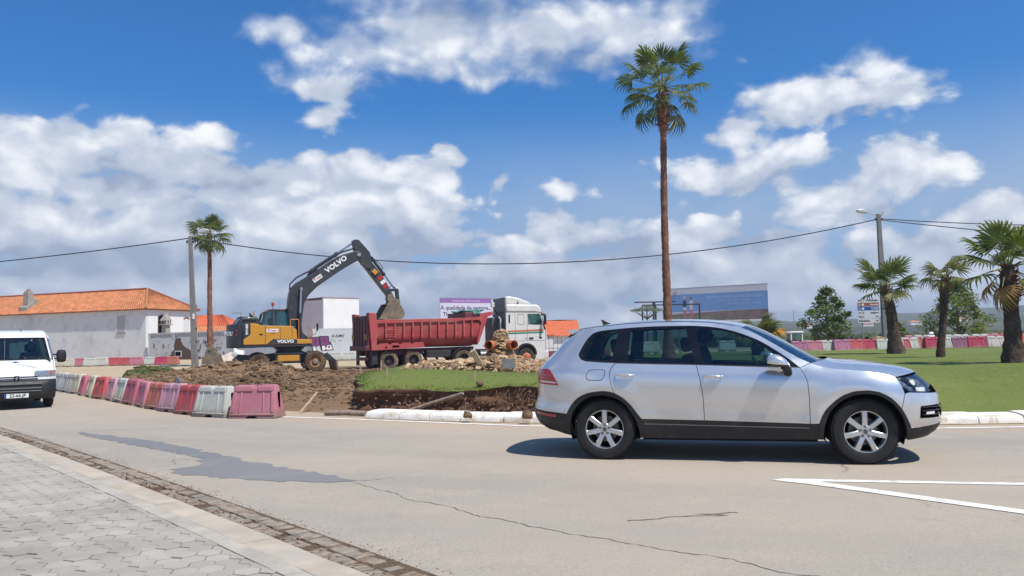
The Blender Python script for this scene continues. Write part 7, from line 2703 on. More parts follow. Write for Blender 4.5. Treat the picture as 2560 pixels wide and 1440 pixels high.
wbld = thing('white_building', 'plain white flat-roofed block behind the graffiti wall', 'building', (-20.9, 88.0, 0.3), R(43.6))
MB().b2((0.0, 0, -0.3), (4.6, 0.25, 6.35)).build('front_wall', M_WHITEW, wbld)
MB().b2((0.002, 0.25, -0.3), (0.25, 5.4, 6.2)).build('side_wall', M_PINKW, wbld)
MB().b2((0.25, 5.15, -0.3), (4.6, 5.4, 6.3)).build('rear_wall', M_WHITEW, wbld)
MB().b2((4.35, 0.25, -0.3), (4.6, 5.15, 6.3)).build('side_wall', M_WHITEW, wbld)
MB().b2((-0.04, -0.04, 6.352), (4.64, 5.44, 6.45)).build('roof', mat('reddish_coping', (0.36, 0.24, 0.24), 0.9), wbld)


def cottage(name, label, loc, rz, L, W_, wz, rz_, mw, mr, cols=24, group=None, hip=False):
    t = thing(name, label, 'house', loc, rz, group)
    b = MB()
    b.prism([(0, -0.3), (W_, -0.3), (W_, wz), (W_ / 2, rz_ - 0.06), (0, wz)], 0, 0.2, 'x') if not hip else b.b2((0, 0, -0.3), (0.2, W_, wz))
    b.prism([(0, -0.3), (W_, -0.3), (W_, wz), (W_ / 2, rz_ - 0.06), (0, wz)], L - 0.2, L, 'x') if not hip else b.b2((L - 0.2, 0, -0.3), (L, W_, wz))
    b.b2((0.2, 0, -0.3), (L - 0.2, 0.2, wz))
    b.b2((0.2, W_ - 0.2, -0.3), (L - 0.2, W_, wz))
    b.build('wall', mw, t)
    h = W_ / 2 if hip else -0.15
    o = 0.25
    sheet('roof', ((-o, -o, wz - 0.1), (L + o, -o, wz - 0.1), (L - h, W_ / 2, rz_), (h, W_ / 2, rz_)), mr, t, cols, 0.05, 10)
    sheet('roof', ((L + o, W_ + o, wz - 0.1), (-o, W_ + o, wz - 0.1), (h, W_ / 2, rz_), (L - h, W_ / 2, rz_)), mr, t, cols, 0.05, 4)
    if hip:
        sheet('roof', ((L + o, -o, wz - 0.1), (L + o, W_ + o, wz - 0.1), (L - h, W_ / 2, rz_), (L - h, W_ / 2 - 0.01, rz_)), mr, t, 12, 0.05, 4)
        sheet('roof', ((-o, W_ + o, wz - 0.1), (-o, -o, wz - 0.1), (h, W_ / 2 - 0.01, rz_), (h, W_ / 2, rz_)), mr, t, 12, 0.05, 4)
    return t


cottage('red_roof_house', 'house with a steep red-orange roof showing behind the right end of the old house', (-41.5, 93.0, 0.3), R(-8), 9.5, 6.0, 3.0, 5.0, M_WHITEW, M_TILER, 30, None, True)
cottage('low_outbuilding', 'low outbuilding with an orange tiled roof behind the terrace wall', (-38.5, 84.0, 0.3), R(-12), 9.0, 4.0, 2.65, 3.45, M_WHITEW, M_TILE, 30)
cr = cottage('red_roof_cottage', 'white cottage with a bright red tiled roof right of the lorry cab', (-0.6, 66.0, 0.2), R(-2), 5.9, 4.4, 1.75, 2.95, M_WHITEW, M_TILER, 1)
MB().b2((1.7, -0.16, 0.3), (2.4, -0.01, 1.55)).build('door_panel', M_GREYW, cr)
fe = thing('iron_fence', 'iron railings on a low red wall in front of the red-roofed cottage', 'fence', (2.35, 62.0, 0.2), R(2))
MB().b2((0, 0, -0.3), (5.2, 0.2, 0.42)).build('base_wall', mat('dark_red_wall', (0.23, 0.06, 0.055), 0.9, var=0.1), fe)
M_IRON = mat('dark_iron', (0.03, 0.025, 0.028), 0.6, var=0.2)
for k in range(16):
    MB().b2((0.10 + 0.33 * k, 0.08, 0.42), (0.125 + 0.33 * k, 0.105, 1.45 + 0.12 * (k % 3 == 0))).build('railing', M_IRON, fe)
MB().b2((0, 0.083, 0.62), (5.2, 0.102, 0.66)).build('rail', M_IRON, fe)
MB().b2((-0.15, -0.02, -0.3), (0.05, 0.22, 1.95)).build('gate_post', M_WHITEW, fe)
pd_ = thing('white_gate_hut', 'small white meter hut with a grey band beside the lorry front', 'hut', (2.45, 63.2, 0.2), R(2))
MB().b2((0, 0, -0.3), (0.75, 0.6, 1.30)).build('wall', M_WHITEW, pd_)
MB().b2((0, 0, 1.302), (0.75, 0.6, 1.60)).build('upper_band', M_GREYW, pd_)
MB().b2((-0.10, -0.08, 1.602), (0.85, 0.68, 1.70)).build('roof', M_TILER, pd_)

# far houses on the hillside
for i, (x, y, z, w, lab) in enumerate(((53, 160, -0.2, 3.2, 'orange-roofed house beyond the tractor, nearest of the far houses'), (228, 520, 6.3, 8, 'white house on the hill just left of the direction sign'), (255, 540, 7.0, 7.5, 'white house on the hill seen under the direction sign'), (272, 545, 6.8, 8.5, 'low white house on the hill right of the direction sign'), (305, 545, 8.6, 7, 'white villa on the hill between the first palm and the middle palm'), (196, 535, 6.0, 7.5, 'orange-roofed house on the hill behind the left broadleaf tree'))):
    cottage('far_house', lab, (x, y, z), R(-15 + 7 * i), w, w * 0.6, w * 0.20, w * 0.33, M_WHITEW, M_TILE, 4, 'far houses on the hillside', True)

# ================================================================== billboards
M_BBW = mat('billboard_lilac', (0.58, 0.56, 0.66), 0.6, var=0.03, scale=0.5)
M_BBP = mat('billboard_purple', (0.27, 0.13, 0.36), 0.6, var=0.04)
M_BBB = mat('billboard_blue', (0.17, 0.33, 0.62), 0.6, var=0.08, scale=0.25)
M_BBG = mat('billboard_grass', (0.20, 0.215, 0.15), 0.7, var=0.25, scale=1.5)
M_BBM = mat('billboard_mud', (0.20, 0.155, 0.15), 0.7, var=0.25, scale=1.0)
M_BBT = mat('billboard_top', (0.58, 0.60, 0.68), 0.6, var=0.06)
M_BBINK = mat('billboard_ink', (0.05, 0.03, 0.10), 0.6)
M_BBLT = mat('billboard_light_print', (0.36, 0.50, 0.74), 0.6)
M_GALV = mat('galvanised_steel', (0.30, 0.31, 0.33), 0.5, metal=0.5, var=0.1)


def billboard(label, p0, p1, z0, z1):
    p0, p1 = Vector(p0), Vector(p1)
    d = p1 - p0
    t = thing('billboard', label, 'billboard', (p0.x, p0.y, 0.0), math.atan2(d.y, d.x), 'roadside billboards')
    L = d.length
    MB().b2((0, 0.0, z0), (L, 0.10, z1)).build('board', M_BBW, t)
    for x in (0.08 * L, 0.36 * L, 0.64 * L, 0.92 * L):
        MB().b2((x - 0.08, 0.13, -0.2), (x + 0.08, 0.29, z1 - 0.2)).build('post', M_GALV, t)
    MB().b2((-0.03, -0.012, z1 - 0.001), (L + 0.03, 0.11, z1 + 0.05)).build('top_edge', M_GALV, t)
    return t, L


t, L = billboard('lilac billboard with a purple band, showing between the trailer and the lorry cab', (-6.8, 75.0), (1.15, 80.0), 2.6, 5.62)
MB().b2((0, -0.006, 5.2), (L * 0.60, -0.001, 5.615)).build('printed_band', M_BBP, t)
MB().b2((L * 0.62, -0.006, 2.61), (L, -0.001, 5.615)).build('printed_photo', mat('billboard_sky', (0.22, 0.33, 0.52), 0.6, var=0.1, scale=0.5), t)
text('printed_text', 'FUNDADA EM 1948 NO ALGARVE', M_BBW, t, (L * 0.30, -0.012, 5.38), (R(90), 0, 0), 0.20, 0.001, 0.004)
text('printed_text', 'A qualidade de sempre...', M_BBINK, t, (L * 0.30, -0.006, 4.72), (R(90), 0, 0), 0.56, 0.001, 0.008)
text('printed_text', 'The same quality...', M_BBINK, t, (L * 0.245, -0.006, 4.10), (R(90), 0, 0), 0.54, 0.001, 0.008)
text('printed_text', 'Um mundo', M_BBINK, t, (L * 0.20, -0.006, 3.40), (R(90), 0, 0), 0.40, 0.001, 0.008)
MB().prism([(L * 0.80 + 0.9 * math.cos(a) * 1.3, 4.75 + 0.80 * math.sin(a)) for a in [math.pi * k / 12 for k in range(13)]], -0.011, -0.007, 'y').build('printed_head', mat('billboard_skin', (0.42, 0.28, 0.24), 0.6), t)
MB().prism([(L * 0.86 + 0.72 * math.cos(a), 4.7 + 0.86 * math.sin(a)) for a in [-0.5 + 2.0 * k / 8 for k in range(9)]] + [(L * 0.86 + 0.55 * math.cos(a), 4.7 + 0.72 * math.sin(a)) for a in [1.5 - 2.0 * k / 8 for k in range(9)]], -0.015, -0.0115, 'y').build('printed_hair', M_BBINK, t)

t, L = billboard('blue billboard of two people outdoors, standing behind the car roof', (14.9, 75.1), (22.5, 70.0), 2.75, 6.02)
MB().b2((0, -0.006, 3.85), (L, -0.001, 5.45)).build('printed_sky', M_BBB, t)
MB().b2((0, -0.006, 5.455), (L, -0.001, 6.01)).build('printed_band', M_BBT, t)
MB().prism([(0, 2.95), (L, 2.95), (L, 3.84), (L * 0.6, 3.80), (0, 3.62)], -0.0105, -0.0065, 'y').build('printed_shore', M_BBM, t)
MB().prism([(0, 2.95), (L * 0.68, 2.95), (L * 0.5, 3.35), (L * 0.38, 3.50), (0, 3.45)], -0.0145, -0.011, 'y').build('printed_grass', M_BBG, t)
MB().b2((0, -0.0185, 2.76), (L, -0.015, 2.95)).build('lower_band', M_WHITEW, t)
text('printed_text', 'MOSTRA E ATIVIDADES DE NATUREZA', M_BBLT, t, (L * 0.665, -0.008, 5.05), (R(90), 0, 0), 0.30, 0.001, 0.006)
text('printed_text', 'NATURE DISPLAY AND ACTIVITIES', M_BBLT, t, (L * 0.66, -0.008, 4.72), (R(90), 0, 0), 0.20, 0.001, 0.002)
text('printed_text', 'QUATRO AGUAS . TAVIRA', M_BBLT, t, (L * 0.76, -0.008, 4.42), (R(90), 0, 0), 0.26, 0.001, 0.003)
text('printed_text', 'algarve', M_BBB, t, (L * 0.14, -0.008, 5.55), (R(90), 0, 0), 0.15, 0.001)
b = MB()
ring = [(L * 0.055 + 0.17 * math.cos(q), -0.010, 5.60 + 0.15 * math.sin(q)) for q in [2 * math.pi * k / 16 for k in range(17)]]
b.tube(ring, 0.03, 4, caps=False)
b.build('printed_logo', mat('logo_brown', (0.20, 0.13, 0.06), 0.6), t)
MBk = mat('billboard_skin', (0.42, 0.28, 0.24), 0.6)
MPN = mat('billboard_navy', (0.03, 0.05, 0.13), 0.6)
MPW = mat('billboard_white_print', (0.60, 0.58, 0.60), 0.6)
MPS = mat('billboard_pink_print', (0.50, 0.20, 0.20), 0.6)
for x0, shirt, arm in ((L * 0.155, MPN, False), (L * 0.225, MPW, True)):
    F = lambda pts: [(x0 + px, 3.15 + pz) for px, pz in pts]
    MB().prism(F([(-0.14, 0.05), (-0.06, 0.0), (-0.02, 0.8), (0.03, 0.1), (0.12, 0.05), (0.13, 0.9), (-0.13, 0.9)]), -0.020, -0.0155, 'y').build('printed_legs', MPS, t)
    MB().prism(F([(-0.15, 0.85), (0.15, 0.85), (0.14, 1.15), (-0.14, 1.15)]), -0.0205, -0.0152, 'y').build('printed_shorts', MPW, t)
    MB().prism(F([(-0.17, 1.12), (0.16, 1.12), (0.18, 1.60), (0.10, 1.75), (-0.08, 1.75), (-0.18, 1.55)]), -0.021, -0.015, 'y').build('printed_shirt', shirt, t)
    MB().prism(F([(0.0 + 0.12 * math.cos(a), 1.90 + 0.15 * math.sin(a)) for a in [2 * math.pi * k / 12 for k in range(12)]]), -0.0215, -0.0148, 'y').build('printed_head', MBk if not arm else MATS['logo_brown'], t)
    if arm:
        MB().prism(F([(0.12, 1.45), (0.6, 1.55), (0.95, 1.70), (0.98, 1.63), (0.6, 1.45), (0.14, 1.32)]), -0.022, -0.0146, 'y').build('printed_arm', MBk, t)
    else:
        MB().prism(F([(-0.20, 1.95), (0.18, 1.99), (0.10, 2.10), (-0.10, 2.12)]), -0.022, -0.0146, 'y').build('printed_hat', MPW, t)

# ================================================================== poles, cables, frames, signs
M_CONC = mat('concrete_pole', (0.20, 0.195, 0.185), 0.9, var=0.12, scale=2.5, grime=(0.17, 0.165, 0.16), gscale=1.0, gamt=0.4, spec=0.15)
M_CABLE = mat('black_cable', (0.02, 0.021, 0.025), 0.7, var=0.1)
M_LAMPH = mat('lamp_housing', (0.50, 0.52, 0.54), 0.4, metal=0.2, var=0.08)


def utility_pole(label, loc, top, lean, arm, r0, r1):
    t = thing('utility_pole', label, 'utility pole', loc, 0, 'concrete utility poles')
    lx, ly = lean
    MB().prism([(-r0, -r0 * 0.8), (r0, -r0 * 0.8), (r0, r0 * 0.8), (-r0, r0 * 0.8)], -0.3, top, 'z', top=[(lx - r1, ly - r1 * 0.8), (lx + r1, ly - r1 * 0.8), (lx + r1, ly + r1 * 0.8), (lx - r1, ly + r1 * 0.8)]).build('shaft', M_CONC, t, bevel=0.015)
    ax, az, ay = arm
    a = MB().tube([(lx, ly - 0.05, top - 0.35), (lx + ax * 0.2, ly - 0.05, top - 0.12 + az * 0.3), (lx + ax * 0.7, ly + ay, top - 0.1 + az)], 0.03, 8).build('lamp_arm', M_GALV, t)
    s_ = 1 if ax > 0 else -1
    l_ = MB().prism([(0, -0.05), (0.12 * s_, -0.10), (0.55 * s_, -0.13), (0.72 * s_, -0.06), (0.66 * s_, 0.05), (0.40 * s_, 0.13), (0.08 * s_, 0.08)], -0.14, 0.14, 'y').build('lamp_head', M_LAMPH, a, bevel=0.04, seg=3, smooth=50)
    l_.location = (lx + ax * 0.62, ly + ay, top - 0.1 + az)
    l_.rotation_euler = (0, R(12) * -s_, 0)
    b = MB()
    b.b2((lx - 0.22, ly - 0.06, top - 0.30), (lx + 0.22, ly + 0.06, top - 0.24))
    ins = b.build('cross_arm', M_GALV, t)
    for x in (-0.2, 0.2):
        MB().lathe([(0.03, top - 0.42), (0.05, top - 0.36), (0.03, top - 0.30)], 10, o=(lx + x, ly, 0)).build('insulator', M_CABLE, ins)
    b = MB()
    b.tube([(lx + 0.05, ly, top - 0.25), (lx + 0.25, ly, top - 0.05), (lx + 0.32, ly, top + 0.12), (lx + 0.26, ly, top + 0.05)], 0.015, 5)
    struct(b.build('loose_wire', M_CABLE, t), 'stuff')
    return t


pl_ = utility_pole('tall concrete utility pole with a street lamp beside the left palm', (-19.71, 49.5, 0.38), 8.05, (-0.36, 0), (0.75, 0.35, 0.0), 0.185, 0.105)
for z in (1.4, 2.2, 3.6):
    MB().b2((0.08, -0.158 + 0.01 * z, z), (0.13, -0.12, z + 0.14)).build('step_hole', M_RECESS, pl_)
MB().b2((-0.13, -0.150, 2.85), (-0.01, -0.12, 3.2)).build('number_label', M_WSTICK, pl_)
utility_pole('concrete utility pole with a street lamp behind the first right-hand palm', (23.35, 50.0, 0.3), 8.7, (-0.08, 0), (-1.1, 0.22, 0.0), 0.20, 0.115)


def cable(label, p, q, sag, r=0.028, cat='cable'):
    p, q = Vector(p), Vector(q)
    pts = []
    for k in range(41):
        t = k / 40
        v = p + (q - p) * t
        v.z -= sag * 4 * t * (1 - t)
        pts.append(v)
    o = MB().tube(pts, r, 6).build('overhead_cable', M_CABLE, None, smooth=60)
    return tag(o, label, cat, 'overhead cables')


cable('overhead cable sagging across the whole sky between the two concrete poles', (-20.0, 49.5, 8.30), (23.15, 50, 8.66), 2.18, 0.032)
cable('overhead cable running from the left pole out of the picture to the left', (-20.2, 49.5, 8.30), (-48, 50.5, 6.4), 0.35, 0.032)
cable('upper of the two cables leaving the right pole towards the right edge', (23.3, 50, 8.70), (54, 51, 8.6), 0.62)
cable('lower of the two cables leaving the right pole, passing behind the right palm', (23.35, 50, 8.62), (45, 48, 6.0), 0.18)

M_BLKST = mat('black_steel', (0.018, 0.018, 0.022), 0.5, var=0.1)
def steel_frame(label, x0, x1, z, y, posts, over=0.0):
    t = thing('steel_frame', label, 'frame', (x0, y, 0.1), 0, 'black steel frames')
    MB().b2((-over, -0.04, z - 0.08), (x1 - x0 + 0.04, 0.04, z)).build('top_bar', M_BLKST, t)
    for p in posts:
        MB().b2((p - 0.045, -0.045, 0), (p + 0.045, 0.045, z - 0.082)).build('post', M_BLKST, t)
    return t


steel_frame('black steel frame with a cantilevered top bar left of the tall palm', 8.47, 11.3, 3.9, 55.3, (1.30, 1.42))
steel_frame('black steel goal-like frame whose right post stands before the blue billboard', 8.90, 12.83, 3.66, 54.6, (0.0, 0.92, 3.92))
# far lamp post and pole
for x, y, h, lab in ((-25.6, 75, 4.4, 'thin lamp post behind the excavator counterweight'), (33.5, 95, 4.3, 'thin bare pole in the field above the tractor')):
    t = thing('lamp_post' if x < 0 else 'field_pole', lab, 'pole', (x, y, 0.2))
    MB().cyl((0, 0, 0), (0, 0, h), 0.05, 0.035, 8).build('shaft', M_GALV, t)
    if x < 0:
        MB().b2((-0.8, -0.04, h), (0.05, 0.04, h + 0.07)).build('lamp_arm', M_GALV, t)

# direction sign
M_SGW = mat('sign_white', (0.66, 0.66, 0.66), 0.5, var=0.03)
M_SGB = mat('sign_brown', (0.30, 0.10, 0.06), 0.5, var=0.05)
sg = thing('direction_sign', 'direction sign of six stacked panels between the broadleaf tree and the first palm', 'road sign', (19.93, 46.0, 0.3), R(-8))
for x in (0.25, 0.92):
    MB().cyl((x, 0.06, 0), (x, 0.06, 3.2), 0.035, n=10).build('post', M_GALV, sg)
rows = [('Portimão', 'L', M_SGW, M_INK), ('museu', 'L', M_SGB, M_SGW), ('CASE', 'L', M_BLUE, M_SGW), ('centro', 'L', M_SGW, M_INK), ('Faro', 'R', M_SGW, M_INK), ('Albufeira', 'R', M_SGW, M_INK)]
for i, (tx, side, mb_, mi_) in enumerate(rows):
    z1 = 3.18 - 0.235 * i
    pn_ = MB().b2((0, 0, z1 - 0.215), (1.17, 0.025, z1)).build('sign_panel', mb_, sg)
    zc = z1 - 0.108
    ax = 0.13 if side == 'L' else 1.04
    s_ = -1 if side == 'L' else 1
    MB().prism([(ax + s_ * 0.09, zc), (ax, zc + 0.06), (ax, zc + 0.04), (ax + s_ * 0.045, zc + 0.012), (ax - s_ * 0.09, zc + 0.012), (ax - s_ * 0.09, zc - 0.012), (ax + s_ * 0.045, zc - 0.012), (ax, zc - 0.04), (ax, zc - 0.06)], -0.004, -0.0005, 'y').build('arrow', mi_, pn_)
    text('lettering', tx, mi_, pn_, (1.14 if side == 'L' else 0.03, -0.002, zc), (R(90), 0, 0), 0.17, 0.001, 0.005, align='RIGHT' if side == 'L' else 'LEFT')
    if side == 'L' and i:
        MB().b2((0.24, -0.003, zc - 0.06), (0.36, -0.0005, zc + 0.06)).build('pictogram', M_WSTICK if i < 3 else M_GALV, pn_)

# ================================================================== palms and trees
def fan_leaf(seed, lp, lr, droop, nseg=22, dry=0.0, spread=115):
    """one fan leaf: petiole along +x, then a pleated blade with split drooping tips"""
    g = random.Random(seed)
    b = MB()
    pts = []
    for k in range(5):
        t = k / 4
        pts.append((lp * t, 0, -0.10 * lp * t * t))
    b.tube(pts, [0.028, 0.022, 0.018, 0.014, 0.012], 5, 1)
    P = Vector(pts[-1])
    for i in range(nseg):
        a = R(-spread + 2 * spread * i / (nseg - 1) + g.uniform(-3, 3))
        w = R(spread / nseg * 1.05)
        L = lr * (1 - 0.28 * (abs(a) / R(spread)) ** 2) * g.uniform(0.9, 1.08)
        m_ = 0.56 * L
        dz0 = -0.06 * L * droop
        zf = 0.02 * L
        l0 = P + Vector((math.cos(a - w) * m_, math.sin(a - w) * m_, dz0 - zf))
        r0 = P + Vector((math.cos(a + w) * m_, math.sin(a + w) * m_, dz0 - zf))
        c0 = P + Vector((math.cos(a) * m_, math.sin(a) * m_, dz0 + zf))
        q = L * g.uniform(0.80, 0.88)
        l1 = P + Vector((math.cos(a - w * 0.45) * q, math.sin(a - w * 0.45) * q, -0.20 * L * droop))
        r1 = P + Vector((math.cos(a + w * 0.45) * q, math.sin(a + w * 0.45) * q, -0.20 * L * droop))
        tip = P + Vector((math.cos(a) * L * 0.97, math.sin(a) * L * 0.97, -L * droop * g.uniform(0.35, 0.6)))
        b.add([P, l0, c0, r0, l1, r1, tip], [(0, 1, 2), (0, 2, 3), (1, 4, 2), (2, 4, 5), (2, 5, 3), (4, 6, 5)], 0)
    return b


M_FROND = leafy('palm_green', (0.10, 0.135, 0.035), (0.19, 0.20, 0.065), 0.4)
M_FRONDY = leafy('palm_yellowing', (0.22, 0.205, 0.065), (0.13, 0.15, 0.05), 0.35)
M_FROND_D = mat('palm_dry', (0.34, 0.20, 0.08), 0.8, var=0.3, scale=2.0, spec=0.1)
M_PETI = mat('palm_petiole', (0.20, 0.22, 0.10), 0.6, var=0.2, scale=3)
M_TRUNKR = mat('palm_trunk_red', (0.215, 0.100, 0.070), 0.9, var=0.25, scale=5, c2=(0.30, 0.19, 0.13), gscale=2.5, gamt=0.6, bump=0.7, bscale=14, spec=0.1)
M_TRUNKD = mat('palm_trunk_dark', (0.085, 0.060, 0.050), 0.95, var=0.35, scale=5, c2=(0.16, 0.12, 0.095), gscale=2.0, gamt=0.6, bump=1.0, bscale=10, spec=0.1)
M_BOOT = mat('palm_leaf_bases', (0.13, 0.062, 0.04), 0.95, var=0.4, scale=9, spec=0.1)
LEAFS = {}


def leaf_mesh(lp, lr, droop, ml, k):
    key = (lp, lr, round(droop, 1), ml.name, k)
    if key not in LEAFS:
        LEAFS[key] = fan_leaf(hash((lp, lr, k)) % 1000 + k * 17, lp, lr, droop).mesh('frond', [ml, M_PETI], None)
    return LEAFS[key]


def fan_palm(label, loc, h, prof, lean, lp, lr, leaves, m_tr, seed, boots=(), ringed=True, cat='palm tree', group='palms on the roundabout'):
    """prof: (height, radius) list; leaves: (azimuth, pitch, material, droop, scale)"""
    g = random.Random(seed)
    t = thing('fan_palm', label, cat, loc, 0, group)
    b = MB()
    pts, rad = [], []
    n = int(h / 0.14)
    for i in range(n + 1):
        q = i / n
        z = -0.2 + (h + 0.2) * q
        r = lerpt(z, prof)
        if ringed:
            r *= 1 + 0.065 * (1 if i % 2 else -0.6) + 0.05 * g.uniform(-1, 1) + 0.05 * math.sin(i * 0.55)
        pts.append((lean[0] * q ** 1.3 + 0.02 * math.sin(q * 7 + seed), lean[1] * q, z))
        rad.append(r)
    b.tube(pts, rad, 14)
    b.build('trunk', m_tr, t, smooth=35)
    top = Vector(pts[-1])
    if boots:
        z0, z1, nb, rb = boots
        b = MB()
        for i in range(nb):
            q = g.random()
            z = z0 + (z1 - z0) * q
            f = (z + 0.2) / (h + 0.2)
            a = g.uniform(0, 6.28)
            r = lerpt(z, prof)
            c = Vector((lean[0] * max(0, f) ** 1.3, lean[1] * f, z))
            o = Vector((math.cos(a), math.sin(a), 0))
            b.bar(c + o * r * 0.8, c + o * (r + rb * g.uniform(0.4, 1.2)) + Vector((0, 0, rb * g.uniform(0.4, 1.3))), 0.05, 0.025)
        struct(b.build('leaf_bases', M_BOOT, t), 'stuff')
    for i, (az, pitch, ml, droop, s_) in enumerate(leaves):
        me = leaf_mesh(lp, lr, droop, ml, i % 4)
        o = obj('frond', me, t)
        off = Vector((math.cos(R(az)) * 0.08, math.sin(R(az)) * 0.08, 0.03 + 0.20 * (pitch + 60) / 150))
        o.location = top + off - Vector((0, 0, 0.2))
        o.rotation_euler = (R(g.uniform(-25, 25)), R(-pitch), R(az))
        o.scale = (s_, s_, s_)
    return t


def crown_leaves(n, seed, lo, hi, mats, az0=None, dmin=0.5, dmax=1.4, s=(0.85, 1.15)):
    g = random.Random(seed)
    out = []
    for i in range(n):
        az = (i * 137.5 + g.uniform(-20, 20)) % 360
        q = (i + 0.5) / n
        p = hi + (lo - hi) * q + g.uniform(-8, 8)
        m = mats[0] if q < 0.75 or g.random() < 0.6 else mats[min(1, len(mats) - 1)]
        out.append((az, p, m, dmin + (dmax - dmin) * q, g.uniform(*s)))
    return out


fan_palm('very tall slender fan palm rising behind the silver car', (6.2, 32.0, 0.55), 11.2, [(-0.2, 0.30), (1.0, 0.185), (2.0, 0.17), (5, 0.142), (9, 0.125), (9.3, 0.135), (9.5, 0.20), (10.5, 0.22), (11.2, 0.12)], (0.12, 0.0), 1.12, 0.70,
         crown_leaves(31, 3, -46, 84, (M_FROND, M_FRONDY), None, 0.5, 1.6), M_TRUNKR, 1, (9.3, 11.1, 110, 0.10))
fan_palm('tall fan palm beside the left utility pole', (-20.85, 55.0, 0.4), 9.0, [(-0.2, 0.32), (1.2, 0.21), (3, 0.175), (7, 0.135), (7.6, 0.135), (7.8, 0.20), (8.6, 0.19), (9, 0.10)], (-0.15, 0.0), 0.75, 0.80,
         crown_leaves(24, 8, -52, 78, (M_FROND, M_FRONDY), None, 0.6, 1.6), M_TRUNKR, 2, (7.5, 8.8, 50, 0.12), group='palms by the utility poles')
fan_palm('stout fan palm with a full green crown right of the direction sign', (16.12, 33.6, 0.5), 3.0, [(-0.2, 0.40), (0.1, 0.36), (0.6, 0.28), (1.5, 0.21), (2.4, 0.18), (3.0, 0.16)], (-0.32, 0.0), 0.66, 0.78,
         [l for l in crown_leaves(17, 5, -16, 62, (M_FROND, M_FRONDY), None, 0.35, 0.9)], M_TRUNKD, 3, (1.6, 2.95, 46, 0.13))
fan_palm('thin half-dead fan palm with a ragged sparse crown, middle of the three lawn palms', (14.74, 27.6, 0.5), 2.95, [(-0.2, 0.18), (0.0, 0.15), (0.8, 0.12), (2.0, 0.12), (2.5, 0.145), (2.95, 0.12)], (0.33, 0.0), 0.36, 0.48,
         crown_leaves(13, 11, -20, 70, (M_FRONDY, M_FROND_D), None, 1.0, 1.8, (0.7, 1.05)), M_TRUNKD, 4, (1.7, 2.9, 40, 0.08))
lv_ = [(180, 22, M_FROND, 0.9, 1.25), (165, 48, M_FROND, 0.7, 1.2), (90, 85, M_FROND, 0.4, 1.15), (200, 75, M_FROND, 0.5, 1.2), (20, 70, M_FROND, 0.6, 1.1), (300, 66, M_FROND, 0.6, 1.1), (185, -8, M_FROND, 1.2, 1.25), (-10, 25, M_FRONDY, 1.0, 1.2), (5, -20, M_FRONDY, 1.3, 1.1), (60, 35, M_FROND, 0.9, 1.1), (120, 30, M_FROND, 0.9, 1.1), (240, 28, M_FROND, 1.0, 1.1), (210, -55, M_FROND_D, 1.6, 1.0), (-40, -35, M_FRONDY, 1.4, 1.0), (320, 15, M_FROND, 1.1, 1.1), (150, -40, M_FROND_D, 1.5, 0.9), (100, 60, M_FROND, 0.6, 1.1), (270, 50, M_FROND, 0.7, 1.1)]
fan_palm('stout fan palm with yellowing lower fronds at the right edge', (13.38, 21.4, 0.5), 2.75, [(-0.2, 0.32), (0.1, 0.28), (0.5, 0.235), (1.5, 0.18), (1.9, 0.215), (2.4, 0.20), (2.75, 0.15)], (0.0, 0.0), 0.56, 0.57, lv_, M_TRUNKD, 5, (1.65, 2.7, 50, 0.13))

# the low drying palm behind the bonnet line
g = random.Random(4)
dl = [(g.uniform(0, 360), g.uniform(5, 80), (M_FROND, M_FRONDY, M_FRONDY)[i % 3], g.uniform(0.8, 1.6), g.uniform(0.8, 1.1)) for i in range(20)] + [(a, 30, mat('palm_orange', (0.46, 0.22, 0.04), 0.8, var=0.25, spec=0.1), 1.6, 1.1) for a in (-10, 15, 40)] + [(200, 10, M_FRONDY, 1.2, 1.1), (170, 25, M_FRONDY, 1.2, 1.2)]
fan_palm('low bushy fan palm with orange dead fronds behind the car windscreen', (11.3, 37.0, 0.55), 0.9, [(-0.2, 0.3), (0.9, 0.25)], (0.05, 0), 0.55, 0.62, dl, M_TRUNKD, 6, (0.2, 0.9, 20, 0.12))


